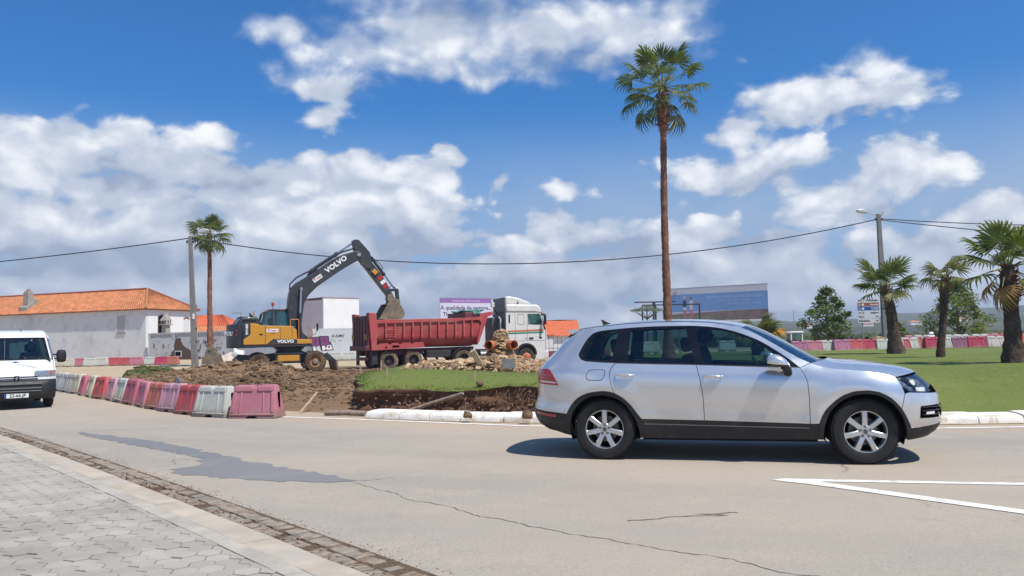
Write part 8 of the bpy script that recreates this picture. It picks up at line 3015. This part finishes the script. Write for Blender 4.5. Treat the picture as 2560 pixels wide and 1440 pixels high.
def broadleaf(label, loc, h, w, seed, cl, leafs=4200, ls=0.12, trunk_h=0.7, cat='tree', group='broadleaf trees beyond the barriers', pointy=0.6):
    g = random.Random(seed)
    t = thing('broadleaf_tree', label, cat, loc, 0, group)
    b = MB()
    b.tube([(0, 0, -0.2), (0.03, 0, trunk_h), (0.0, 0.03, h * 0.55), (0.02, 0, h * 0.9)], [0.12 * h / 4, 0.095 * h / 4, 0.06 * h / 4, 0.02], 8)
    lobes = []
    for i in range(26):
        q = (i + 0.5) / 26
        z = trunk_h * 0.7 + (h - trunk_h * 0.7) * (0.08 + 0.90 * q)
        env = w * (math.sin(math.pi * min(1, 0.22 + 0.80 * q)) ** 0.8) * (1 - pointy * q * q)
        a = i * 2.4 + g.uniform(-0.4, 0.4)
        d = env * g.uniform(0.45, 1.15)
        c = Vector((math.cos(a) * d, math.sin(a) * d, z + g.uniform(-0.1, 0.1)))
        b.tube([(0, 0, max(trunk_h * 0.8, z - 0.5 * d - 0.1)), (c.x * 0.5, c.y * 0.5, z - 0.18 * d), tuple(c)], [0.035 * h / 4, 0.022 * h / 4, 0.008], 5)
        lobes.append((c, w * g.uniform(0.16, 0.36)))
    lobes.append((Vector((0, 0, h * 0.97)), w * 0.2))
    for k in range(4):
        lobes.append((Vector((g.uniform(-0.3, 0.3) * w, g.uniform(-0.3, 0.3) * w, h * g.uniform(0.35, 0.75))), w * 0.42))
    b.build('trunk', mat('tree_bark', (0.12, 0.10, 0.08), 0.95, var=0.3, scale=6), t)
    V, F = [], []
    for i in range(leafs):
        c, r = lobes[g.randrange(len(lobes))]
        while True:
            d = Vector((g.gauss(0, 1), g.gauss(0, 1), g.gauss(0, 1)))
            if d.length > 0.1:
                break
        d = d.normalized() * r * (g.random() ** 0.45)
        d.z *= 0.7
        p = c + d
        u = Vector((g.gauss(0, 1), g.gauss(0, 1), g.gauss(0, 0.5))).normalized()
        n_ = Vector((g.gauss(0, 0.6), g.gauss(0, 0.6), 1)).normalized()
        v = n_.cross(u).normalized()
        s_ = ls * g.uniform(0.6, 1.3)
        k = len(V)
        V += [p - u * s_, p + v * s_ * 0.62, p + u * s_ + Vector((0, 0, -0.3 * s_)), p - v * s_ * 0.62]
        F.append((k, k + 1, k + 2, k + 3))
    me = bpy.data.meshes.new('crown')
    me.from_pydata(V, [], F)
    me.materials.append(cl)
    o = obj('crown', me, t)
    return t


M_LEAFG = leafy('leaf_green', (0.10, 0.15, 0.04), (0.16, 0.21, 0.065), 0.45, 0.45)
M_LEAFY = leafy('leaf_yellow_green', (0.14, 0.18, 0.04), (0.08, 0.12, 0.03), 0.4, 0.45)
broadleaf('dark green young broadleaf tree left of the direction sign', (20.5, 52.0, 0.3), 4.15, 1.75, 31, M_LEAFG, 3900, 0.105, pointy=0.42)
broadleaf('yellow-green broadleaf tree between the middle and the right palm', (30.7, 55.0, 0.3), 4.6, 2.3, 32, M_LEAFY, 4200, 0.115)
broadleaf('small bright green shrub behind the first right-hand palm', (24.1, 50.0, 0.35), 1.75, 0.75, 33, M_LEAFY, 1500, 0.09, 0.2, 'shrub')
for i, (x, y, h_, lab) in enumerate(((22.6, 51, 0.9, 'low bright green bush at the foot of the dark green tree'), (25.6, 52, 0.75, 'little round bush right of the small shrub'), (26.9, 53, 0.65, 'last and smallest bush of the row towards the middle palm'), (37.5, 58, 1.3, 'loose bush in the field right of the yellow-green tree'))):
    broadleaf(lab, (x, y, 0.35), h_, h_ * 0.5, 40 + i, M_LEAFY, 500, 0.09, 0.1, 'bush', 'bushes along the field edge', 0.3)
# little umbrella-crowned tree among the steel frames
um = thing('umbrella_tree', 'small flat-topped tree with upcurved whorled branches beside the steel frames', 'tree', (8.1, 48.0, 0.35))
b = MB()
b.tube([(0, 0, -0.2), (0, 0, 2.2), (0, 0, 3.0)], [0.06, 0.05, 0.03], 8)
CR = []
for k in range(9):
    a = k * 0.698
    e = (math.cos(a) * 0.78, math.sin(a) * 0.78, 2.72)
    b.tube([(0, 0, 2.25), (e[0] * 0.5, e[1] * 0.5, 2.50), e], [0.03, 0.022, 0.01], 5)
    CR += [Vector(e), Vector((e[0] * 0.6, e[1] * 0.6, 2.75))]
CR += [Vector((0, 0, 2.95)), Vector((0.15, 0, 2.9)), Vector((-0.2, 0.1, 2.85))]
b.build('trunk', MATS['tree_bark'], um)
g = random.Random(9)
V, F = [], []
for i in range(900):
    c = g.choice(CR)
    p = c + Vector((g.gauss(0, 0.14), g.gauss(0, 0.14), abs(g.gauss(0, 0.05))))
    u = Vector((g.gauss(0, 0.4), g.gauss(0, 0.4), 1)).normalized() * g.uniform(0.08, 0.2)
    k = len(V)
    V += [p - Vector((0.012, 0, 0)), p + Vector((0.012, 0.01, 0)), p + u]
    F.append((k, k + 1, k + 2))
me = bpy.data.meshes.new('crown')
me.from_pydata(V, [], F)
me.materials.append(mat('conifer_green', (0.10, 0.13, 0.075), 0.7, var=0.3, scale=3))
obj('crown', me, um)
# scrubby tree line and bushes out in the fields
sb_ = MB()
g = random.Random(12)
for i in range(420):
    y = g.uniform(110, 420)
    x = y * g.uniform(0.2, 0.75)
    s_ = g.uniform(0.5, 1.6)
    sb_.blob((x, y, s_ * 0.35), (s_ * 1.5, s_, s_ * 0.8), g, 1, 0.35)
struct(sb_.build('field_scrub', mat('field_scrub_green', (0.055, 0.068, 0.03), 0.95, var=0.4, scale=0.4, spec=0.05)), 'stuff')

# ================================================================== plastic barriers
BARC = {
    'pink': (0.43, 0.155, 0.195), 'pale pink': (0.49, 0.26, 0.32), 'red': (0.44, 0.075, 0.08), 'raspberry': (0.39, 0.095, 0.135), 'orange-red': (0.45, 0.135, 0.095),
    'white': (0.47, 0.47, 0.42), 'cream': (0.48, 0.44, 0.34), 'grey': (0.42, 0.40, 0.38), 'mauve': (0.36, 0.13, 0.22), 'purple': (0.22, 0.085, 0.14), 'crimson': (0.38, 0.035, 0.075), 'orange': (0.55, 0.12, 0.05), 'beige': (0.47, 0.42, 0.38)}
BL, BH = 1.0, 0.64
bar_cache = {}


def barrier_meshes():
    if bar_cache:
        return bar_cache
    wz = lambda z: 0.235 - 0.155 * (z / BH)
    lz = lambda z: 0.50 - 0.07 * (z / BH)
    # end outline follows the taper; front face with foot notch and hand notch
    def ring(z):
        return lz(z), wz(z)
    F = [(-0.50, 0.0), (-0.13, 0.0), (-0.09, 0.05), (0.09, 0.05), (0.13, 0.0), (0.50, 0.0), (0.495, 0.055), (0.435, BH - 0.03), (0.41, BH), (0.10, BH), (0.085, BH - 0.055), (-0.02, BH - 0.055), (-0.035, BH), (-0.41, BH), (-0.435, BH - 0.03), (-0.495, 0.055)]
    b = MB()
    n = len(F)
    for s_ in (-1, 1):
        b.v += [(x, s_ * wz(z), z) for x, z in F]
    b.f = [tuple(range(n)), tuple(range(2 * n - 1, n - 1, -1))]
    for i in range(n):
        j = (i + 1) % n
        b.f.append((j, i, n + i, n + j))
    b.m = [0] * len(b.f)
    # top lip, two upright ribs and a foot rail on both faces; end slot
    for s_ in (-1, 1):
        for x0, x1, z0, z1, d in ((-0.455, -0.02, BH - 0.125, BH - 0.012, 0.022), (0.085, 0.455, BH - 0.125, BH - 0.012, 0.022), (-0.49, 0.49, 0.055, 0.10, 0.022), (-0.30, -0.26, 0.10, BH - 0.125, 0.018), (0.22, 0.26, 0.10, BH - 0.125, 0.018), (-0.475, -0.40, 0.10, BH - 0.125, 0.016), (0.40, 0.475, 0.10, BH - 0.125, 0.016)):
            vs = []
            for dd, e in ((-0.012, 0.0), (d, 0.008)):
                for z in (z0 + e, z1 - e):
                    k = lz(z) / 0.50
                    vs += [((x0 + e) * k, s_ * (wz(z) + dd), z), ((x1 - e) * k, s_ * (wz(z) + dd), z)]
            f = [(4, 5, 7, 6), (0, 1, 5, 4), (2, 6, 7, 3), (0, 4, 6, 2), (1, 3, 7, 5)]
            b.add(vs, f if s_ < 0 else [tuple(reversed(q)) for q in f])
    bar_cache['body'] = b
    e = MB()
    e.b2((0.462, -0.022, 0.20), (0.490, 0.022, 0.50))
    bar_cache['slot'] = e
    return bar_cache


bar_me = {}


def barrier(label, color, loc, rz, group, s=1.0, detail=True):
    c = BARC[color]
    if color not in bar_me:
        m = mat('barrier_' + color.replace(' ', '_'), c, 0.55, var=0.07, scale=3, grime=tuple(q * 0.62 + 0.03 for q in c), gscale=1.3, gamt=0.45, spec=0.4, c2=tuple(min(1, q * 0.8 + 0.12) for q in c))
        t = NT(m.node_tree)
        pb = m.node_tree.nodes['Principled BSDF']
        src = pb.inputs['Base Color'].links[0].from_socket
        tc = t.n('ShaderNodeTexCoord').outputs['Object']
        inf = t.n('ShaderNodeObjectInfo').outputs['Random']
        v = t.vec('ADD', tc, t.comb(t.math('MULTIPLY', inf, 40.0), t.math('MULTIPLY', inf, 17.0)))
        dn = t.noise(v, 5.0, 7, 0.7).outputs[0]
        zz = t.math('MULTIPLY_ADD', dn, 0.55, t.xyz(tc)[2])
        src = t.mix(t.math('MULTIPLY', t.ss(zz, 0.52, 0.24), 0.75), src, (0.19, 0.145, 0.10))
        sc1 = t.noise(t.vec('MULTIPLY', v, (1.5, 1.5, 14.0)), 3.0, 5, 0.7).outputs[0]
        src = t.mix(t.math('MULTIPLY', t.ss(sc1, 0.60, 0.70), 0.4), src, tuple(min(1, q * 0.6 + 0.2) for q in c))
        drip = t.noise(t.vec('MULTIPLY', v, (22.0, 22.0, 1.6)), 1.0, 3, 0.6).outputs[0]
        src = t.mix(t.math('MULTIPLY', t.ss(drip, 0.60, 0.72), 0.35), src, tuple(q * 0.45 for q in c))
        t.put(pb.inputs['Base Color'], src)
        bar_me[color] = barrier_meshes()['body'].mesh('barrier_shell', m, 40)
    t = thing('plastic_barrier', label, 'barrier', loc, rz, group)
    jr = random.Random(int(abs(loc[0] * 131 + loc[1] * 57)))
    s *= jr.uniform(0.97, 1.03)
    t.scale = (s, s, s)
    t.rotation_euler = (R(jr.uniform(-1.6, 1.6)), R(jr.uniform(-1.0, 1.0)), rz + R(jr.uniform(-5, 5)))
    sh = obj('shell', bar_me[color], t)
    if detail:
        if 'slot' not in bar_me:
            bar_me['slot'] = barrier_meshes()['slot'].mesh('end_slot', M_RECESS)
        obj('end_slot', bar_me['slot'], t)
    md = sh.modifiers.new('bevel', 'BEVEL')
    md.width = 0.012
    md.segments = 2
    md.limit_method = 'ANGLE'
    md.angle_limit = R(50)
    return t


NEAR = [((-5.33, 16.62), -12, 'pink', 'big pink barrier at the right-hand end of the near row'), ((-6.35, 17.10), -28, 'white', 'white barrier next to the big pink one at the right end of the near row'),
        ((-7.13, 17.85), -40, 'red', 'red barrier left of the first white one in the near row'), ((-7.90, 18.70), -44, 'pale pink', 'pale pink barrier with a small grey plate on its top'),
        ((-8.62, 19.55), -50, 'orange-red', 'orange-red barrier left of the pale pink one with the plate'), ((-9.35, 20.45), -50, 'pink', 'faded pink barrier between the orange-red and the raspberry one'),
        ((-10.10, 21.40), -52, 'raspberry', 'raspberry red barrier right of the second white one'), ((-10.85, 22.35), -50, 'white', 'grey-white barrier in the middle of the near row, between raspberry and pale pink'),
        ((-11.55, 23.25), -55, 'pale pink', 'pale pink barrier standing taller, left of the mid-row white one'), ((-12.35, 24.15), -48, 'red', 'red barrier right of the cream one with the orange sticker'),
        ((-13.15, 25.15), -50, 'cream', 'narrow-looking cream barrier with an orange sticker'), ((-13.95, 26.15), -52, 'raspberry', 'last red barrier of the near row before the cream ones'),
        ((-14.80, 27.25), -42, 'cream', 'cream barrier with tan ribs, third from the white van'), ((-15.65, 28.25), -48, 'grey', 'dull grey-brown barrier end between the two pale ones by the van'),
        ((-16.45, 29.20), -45, 'white', 'pale barrier closest to the white van mirror')]
for (x, y), a, c, lab in NEAR:
    t = barrier(lab, c, (x, y, 0.01), R(a), 'plastic barriers round the dig', 1.06 if c == 'pink' and x > -6 else 1.0)
    if 'plate' in lab and 'with a small' in lab:
        MB().box((0.12, 0, 0.70), (0.22, 0.02, 0.13), Matrix.Rotation(0.5, 3, 'Y')).build('plate', M_GALV, t)
    if 'sticker' in lab:
        MB().b2((-0.08, -0.168, 0.40), (0.04, -0.160, 0.50)).build('sticker', M_ORANGE, t).rotation_euler = (0, 0, 0)


def row(items, y, z, group, x_of, rzj=4, sc_=1.0):
    g = random.Random(3)
    for px0, px1, c, lab in items:
        x = ((px0 + px1) / 2 - 1280) / 1991 * y
        barrier(lab, c, (x, y + g.uniform(-0.15, 0.15), z(x, y)), R(g.uniform(-rzj, rzj)), group, sc_, False)


row([(1975, 2008, 'mauve', 'mauve barrier on the lawn edge, nearest to the car windscreen'), (2011, 2045, 'pink', 'pink barrier second along the lawn edge from the windscreen'), (2048, 2078, 'white', 'white torn-faced barrier right of two pink ones on the lawn edge'), (2079, 2110, 'mauve', 'mauve barrier under the dark green broadleaf tree, right of the white torn one'), (2113, 2146, 'red', 'low red barrier left of the direction-sign posts'), (2155, 2190, 'crimson', 'crimson barrier right under the direction sign'), (2193, 2217, 'white', 'white barrier just left of the first palm trunk')], 44.0, lambda x, y: zlawn(x, y) - 0.08, 'barriers along the lawn edge', None)
row([(2236, 2253, 'red', 'red barrier half hidden by the first palm trunk on its right'), (2252, 2277, 'white', 'bluish white barrier just right of the first palm'), (2277, 2303, 'orange-red', 'brownish red barrier between the bluish white and the crimson one'), (2304, 2338, 'crimson', 'crimson barrier with a white bundle on top'), (2338, 2352, 'white', 'white barrier end just left of the middle palm trunk'), (2352, 2374, 'grey', 'grey barrier just right of the middle palm trunk'), (2374, 2412, 'purple', 'dark purple barrier with a pale mark, right of the grey one'), (2412, 2456, 'crimson', 'crimson barrier between the purple and the beige one'), (2457, 2503, 'beige', 'beige barrier left of the right-hand palm trunk'), (2536, 2580, 'orange', 'orange barrier at the right edge of the picture')], 43.0, lambda x, y: zlawn(x, y) - 0.05, 'barriers along the lawn edge', None)
row([(2361, 2380, 'white', 'first white barrier of the rear row right of the middle palm'), (2384, 2404, 'white', 'second white barrier of the rear row right of the middle palm'), (2405, 2426, 'white', 'third white barrier of the rear row right of the middle palm'), (2427, 2447, 'white', 'last white barrier of the rear row right of the middle palm'), (2452, 2478, 'pink', 'pink barrier of the rear row above the beige one'), (2480, 2506, 'red', 'red barrier of the rear row beside the right palm trunk'), (2268, 2285, 'pink', 'pink barrier top showing behind the bluish white one'), (2290, 2308, 'beige', 'beige-pink barrier top showing left of the white bundle'), (2528, 2560, 'orange-red', 'orange-red barrier of the rear row at the right edge')], 47.0, lambda x, y: 0.66, 'barriers in the rear row', None)
row([(130, 158, 'cream', 'cream barrier by the far wall, just right of the van mirror'), (160, 185, 'cream', 'second cream barrier by the far wall'), (187, 214, 'pink', 'pink barrier by the far wall between cream and white ones'), (215, 241, 'white', 'left of the two white barriers by the far wall'), (242, 268, 'white', 'right of the two white barriers by the far wall'), (270, 296, 'red', 'bright red barrier by the far wall next to the white pair'), (298, 325, 'red', 'second bright red barrier by the far wall, behind the soil'), (328, 353, 'pink', 'pink barrier top above the soil heap by the far wall'), (364, 388, 'white', 'white barrier top above the turf on the soil heap'), (390, 416, 'crimson', 'crimson barrier top behind the turf, left of its twin'), (417, 443, 'orange-red', 'orange-red barrier top right end of the far row')], 60.0, lambda x, y: 0.22, 'barriers by the far wall', None, 3)
row([(822, 851, 'white', 'white barrier at the foot of the graffiti wall'), (858, 886, 'white', 'white barrier between the graffiti wall and the trailer tailgate')], 61.0, lambda x, y: 0.25, 'barriers by the far wall', None, 3)
row([(1590, 1612, 'white', 'white barrier seen through the rear car window, left one'), (1614, 1634, 'white', 'white barrier seen through the rear car window, right one'), (1795, 1832, 'white', 'white barrier seen through the front car window')], 46.5, lambda x, y: 0.6, 'barriers seen through the car', None, 3)
wb_ = MB()  # plain lump standing in for a white figure that resembles a person
wb_.blob((0, 0, 0.08), (0.20, 0.14, 0.10), random.Random(3), 2, 0.35)
wb_.blob((0.03, 0, 0.22), (0.14, 0.10, 0.09), random.Random(5), 2, 0.35)
o = tag(wb_.build('white_lump', M_WHITEW, None, smooth=180), 'small white bundle standing in for a white figure at the crimson barrier by the middle palm', 'lump')
o.location = (22.55, 43.1, zlawn(22.55, 43) + 0.55)
# sandstone gate pillar, tractor and scrap beyond the barriers
gp_ = thing('stone_pillar', 'short tan stone pillar with a domed cap left of the first palm', 'pillar', (22.1, 48.2, 0.35))
MB().b2((-0.22, -0.22, -0.2), (0.22, 0.22, 0.78)).build('shaft', mat('tan_stone', (0.33, 0.20, 0.11), 0.9, var=0.2), gp_, bevel=0.02)
MB().prism([(-0.28, 0.782), (0.28, 0.782), (0.24, 0.86), (0.0, 0.93), (-0.24, 0.86)], -0.27, 0.27, 'y').build('cap', mat('tan_cap', (0.45, 0.31, 0.17), 0.9, var=0.15), gp_)
tc_ = thing('farm_tractor', 'green farm tractor with a white cab parked beyond the barriers', 'tractor', (21.9, 62.0, 0.0), R(8))
M_GRN = mat('tractor_green', (0.03, 0.17, 0.06), 0.5, var=0.1)
MB().prism([(0.35, 0.7), (1.6, 0.65), (1.65, 1.05), (0.35, 1.12)], -0.28, 0.28, 'y').build('bonnet', M_GRN, tc_, bevel=0.04)
b = MB()
for x in (-0.55, 0.35):
    for y in (-0.45, 0.45):
        b.b2((x - 0.04, y - 0.04, 0.7), (x + 0.04, y + 0.04, 1.62))
b.b2((-0.55, -0.45, 0.62), (0.35, 0.45, 0.72))
b.build('cab_frame', M_SGW, tc_)
MB().b2((-0.52, -0.42, 0.75), (0.32, 0.42, 1.60)).build('cab_glass', M_CABG, tc_)
MB().prism([(-0.70, 1.62), (0.50, 1.62), (0.42, 1.76), (-0.6, 1.76)], -0.55, 0.55, 'y').build('cab_roof', M_SGW, tc_, bevel=0.04)
for y in (-0.55, 0.55):
    for x, r in ((-0.35, 0.55), (1.25, 0.36)):
        w = MB().lathe([(r * 0.5, -0.13), (r * 0.95, -0.13), (r, -0.08), (r, 0.08), (r * 0.95, 0.13), (r * 0.5, 0.13)], 24, axis='y').build('wheel', M_TYRE, tc_, smooth=40)
        w.location = (x, y, r)
sp = MB()
g = random.Random(17)
for i in range(70):
    p = Vector((g.uniform(23.6, 28.6), 61 + g.uniform(-1, 1), g.uniform(0.2, 1.15)))
    d = Vector((g.gauss(0, 1), g.gauss(0, 0.4), g.gauss(0, 0.7))).normalized() * g.uniform(0.3, 0.9)
    sp.bar(p, p + d, g.uniform(0.04, 0.18), g.uniform(0.03, 0.12))
struct(sp.build('scrap_heap', mat('dark_scrap', (0.05, 0.045, 0.05), 0.8, var=0.5, scale=2), None), 'stuff')
em = MB()
for i in range(14):
    em.blob((g.uniform(24, 48), g.uniform(66, 74), 0.1), (g.uniform(1.2, 3), 1.2, g.uniform(0.5, 1.0)), g, 2, 0.25)
struct(em.build('earth_heaps', mat('far_earth', (0.17, 0.115, 0.075), 0.95, var=0.25, scale=0.8), None, smooth=60), 'stuff')
# sand heap with a white sack by the left pole
sh_ = MB()
vs, fs = [], []
for j in range(9):
    for i in range(25):
        a = 2 * math.pi * i / 24
        r = j / 8
        vs.append((-20.0 + 2.3 * r * math.cos(a), 56.5 + 1.4 * r * math.sin(a), 0.05 + 1.05 * (1 - r) ** 0.9 + 0.10 * fbm(r * math.cos(a) * 3, r * math.sin(a) * 3, 3, 1)))
for j in range(8):
    for i in range(24):
        fs.append((j * 25 + i, j * 25 + i + 1, (j + 1) * 25 + i + 1, (j + 1) * 25 + i))
struct(MB().add(vs, [tuple(reversed(f)) for f in fs]).build('sand_heap', mat('pale_sand', (0.52, 0.44, 0.36), 0.95, var=0.12, scale=2, bump=0.5, bscale=10), None, smooth=180), 'stuff')
sk = MB()
sk.blob((0, 0, 0.3), (0.42, 0.3, 0.28), random.Random(8), 2, 0.35)
sk.blob((-0.22, 0, 0.62), (0.14, 0.12, 0.2), random.Random(9), 2, 0.3)
o = tag(sk.build('white_sack', M_WHITEW, None, smooth=60), 'crumpled white sack on the sand heap right of the left utility pole', 'sack')
o.location = (-18.9, 54.8, 0.65)
# sawn log behind the spare bucket
lg_ = tag(MB().cyl((-12.75, 37.6, 0.48), (-12.2, 38.4, 0.50), 0.26, n=18).build('log', mat('log_end', (0.40, 0.20, 0.09), 0.9, var=0.35, scale=9), None, smooth=40), 'sawn orange-brown log end lying by the excavator outrigger', 'log')

# ================================================================== rubble feature on the lawn
M_STN = [mat('limestone_%s' % n_, c, 0.9, var=0.18, scale=5, c2=c2, gscale=2.5, gamt=0.6, bump=0.5, bscale=20, spec=0.15) for n_, c, c2 in (('tan', (0.36, 0.225, 0.12), (0.25, 0.135, 0.07)), ('cream', (0.52, 0.385, 0.25), (0.38, 0.24, 0.135)), ('grey', (0.25, 0.165, 0.11), (0.36, 0.24, 0.15)))]
rb_ = thing('rubble_fountain', 'heap and pillar of tan rubble stones on the lawn, with two orange pipes', 'stone feature', (0, 0, 0))
g = random.Random(23)
SM = [[MB().blob((0, 0, 0), (1, g.uniform(0.6, 0.9), g.uniform(0.45, 0.75)), g, 2, 0.42).mesh('stone', m, 50) for _ in range(4)] for m in M_STN]
stones = []
for i in range(2600):
    u = g.random()
    x = -3.05 + 4.9 * u
    y = 22.6 + 0.35 * math.sin(u * 5) + g.gauss(0, 0.45)
    hh = 0.29 * math.exp(-((y - 22.7) / 0.55) ** 2) * (0.55 + 0.45 * sstep(0, 0.2, u)) * (1.0 + 0.35 * fbm(x, 1, 2, 0.9)) + 0.25 * math.exp(-((x + 0.3) / 0.65) ** 2 - ((y - 22.9) / 0.6) ** 2)
    z = zlawn(x, y) + hh * (1 if g.random() < 0.75 else g.random())
    stones.append((x, y, z, min(0.11, 0.030 * math.exp(abs(g.gauss(0, 0.55))) + 0.008)))
for i in range(700):
    q = g.random()
    z = 0.65 + 1.12 * q
    r = 0.46 * (1 - q) ** 1.3 + 0.17
    a = g.uniform(0, 6.28)
    stones.append((-0.36 + r * math.cos(a) * g.uniform(0.7, 1), 22.9 + r * math.sin(a) * g.uniform(0.7, 1), z, g.uniform(0.032, 0.07)))
core = MB()
core.lathe([(0.50, 0.55), (0.36, 0.8), (0.24, 1.1), (0.18, 1.66), (0.10, 1.75), (0, 1.78)], 14, o=(-0.36, 22.9, 0))
core.build('mortar_core', M_BROWN, rb_, smooth=60)
stones.sort(key=lambda s_: -(s_[3] * 3 - (s_[1] - 22) * 0.5 + s_[2] * 0.25))
left = MB()
for i, (x, y, z, s_) in enumerate(stones):
    mi = g.choice((0, 0, 1, 1, 2))
    if i < 290:
        o = obj('stone', SM[mi][g.randrange(4)], rb_)
        o.location = (x, y, z)
        o.rotation_euler = (g.uniform(0, 6), g.uniform(0, 6), g.uniform(0, 6))
        k = s_ * 1.05
        o.scale = (k, k, k)
    else:
        left.blob((x, y, z), (s_ * 1.1, s_ * 0.8, s_ * 0.65), g, 1, 0.42, mi)
o = left.build('stones', M_STN, rb_, smooth=50)
o['kind'] = 'stuff'
M_PIPE = mat('orange_pipe', (0.48, 0.155, 0.06), 0.5, var=0.12, scale=4, grime=(0.34, 0.17, 0.10), gscale=2, gamt=0.4)
for s_, ax in ((-1, (-0.42, -0.90)), (1, (0.55, -0.83))):
    c = Vector((-0.36 + 0.17 * s_, 22.85, 1.37))
    d = Vector((ax[0], ax[1], -0.02)).normalized()
    b = MB()
    b.lathe([(0.112, 0.0), (0.118, 0.0), (0.118, 0.20), (0.132, 0.21), (0.134, 0.40), (0.118, 0.40), (0.112, 0.22), (0.108, 0.02)], 28, caps=False)
    b.lathe([(0.118, 0.02), (0.118, 0.03), (0, 0.03)], 20, mi=1)
    qm = d.to_track_quat('Z', 'Y').to_matrix()
    b.v = [tuple(c + qm @ Vector(q)) for q in b.v]
    b.build('drain_pipe', [M_PIPE, M_RECESS], rb_, smooth=35)
pq = MB().box((0, 0, 0), (0.36, 0.03, 0.27)).build('plaque', mat('slate_plaque', (0.15, 0.155, 0.15), 0.7, var=0.15), rb_, bevel=0.008)
pq.location, pq.rotation_euler = (-0.13, 21.75, 0.86), (R(-12), 0, R(-4))
for x in (-0.13, 0.13):
    MB().cyl((x, -0.015, 0.11), (x, -0.022, 0.11), 0.012, n=8).build('bolt', M_CHROME, pq)
sl_ = tag(MB().box((0, 0, 0), (0.16, 0.12, 0.62)).build('stone_slab', M_STN[1], None, bevel=0.02), 'pale stone slab leaning among the rubble left of the plaque', 'stone')
sl_.location, sl_.rotation_euler = (-1.0, 22.2, 0.98), (R(20), R(-28), 0)
# wooden survey stakes and bits of timber
M_WOOD = mat('pale_timber', (0.46, 0.34, 0.22), 0.85, var=0.15, scale=8, spec=0.2)
for i, (x, y, h_, lab) in enumerate(((-4.15, 25.0, 0.36, 'wooden stake on the lawn corner below the trailer wheels'), (-4.05, 21.2, 0.25, 'wooden stake at the left edge of the cut lawn'), (-3.0, 18.9, 0.22, 'wooden stake on the lawn left of the rubble heap'), (-0.85, 17.6, 0.20, 'wooden stake on the bank edge near the car'))):
    o = tag(MB().b2((-0.022, -0.015, -0.1), (0.022, 0.015, h_)).build('wooden_stake', M_WOOD, None), lab, 'stake', 'wooden survey stakes')
    o.location = (x, y, zlawn(max(x, -4.0), y) - 0.02)
    o.rotation_euler = (R(3), R(4 * (-1) ** i), 0)
o = tag(MB().bar((-4.66, 17.35, 0.0), (-4.42, 18.0, 0.42), 0.035, 0.03).build('timber_lath', M_WOOD), 'pale timber lath leaning in the dirt left of the bank', 'lath')
o = tag(MB().tube([(-2.30, 17.0, 0.02), (-1.75, 16.85, 0.20), (-1.30, 16.62, 0.34), (-1.05, 16.5, 0.42)], [0.045, 0.042, 0.04, 0.035], 8).build('dead_branch', mat('grey_bark', (0.26, 0.20, 0.15), 0.9, var=0.3, scale=12), None, smooth=60), 'bare grey branch leaning against the cut earth bank', 'branch')
o = tag(MB().tube([(-3.95, 16.75, 0.06), (-3.5, 16.55, 0.07), (-3.05, 16.38, 0.06)], 0.05, 8).build('dead_branch', MATS['grey_bark'], None, smooth=60), 'short log lying in the dirt left of the white kerb', 'log')
for x, y, z, s_, lab in ((-0.86, 14.72, 0.15, 0.075, 'brown clod of earth on the white kerb, left one'), (0.22, 14.2, 0.17, 0.085, 'brown clod of earth on the white kerb beside the car'), (-0.72, 16.8, 0.60, 0.07, 'brown stone lying on the lip of the lawn')):
    o = tag(MB().blob((0, 0, 0), (s_ * 1.2, s_, s_ * 0.9), g, 2, 0.3).build('earth_clod', M_CLOD, None, smooth=60), lab, 'clod')
    o.location = (x, y, z)
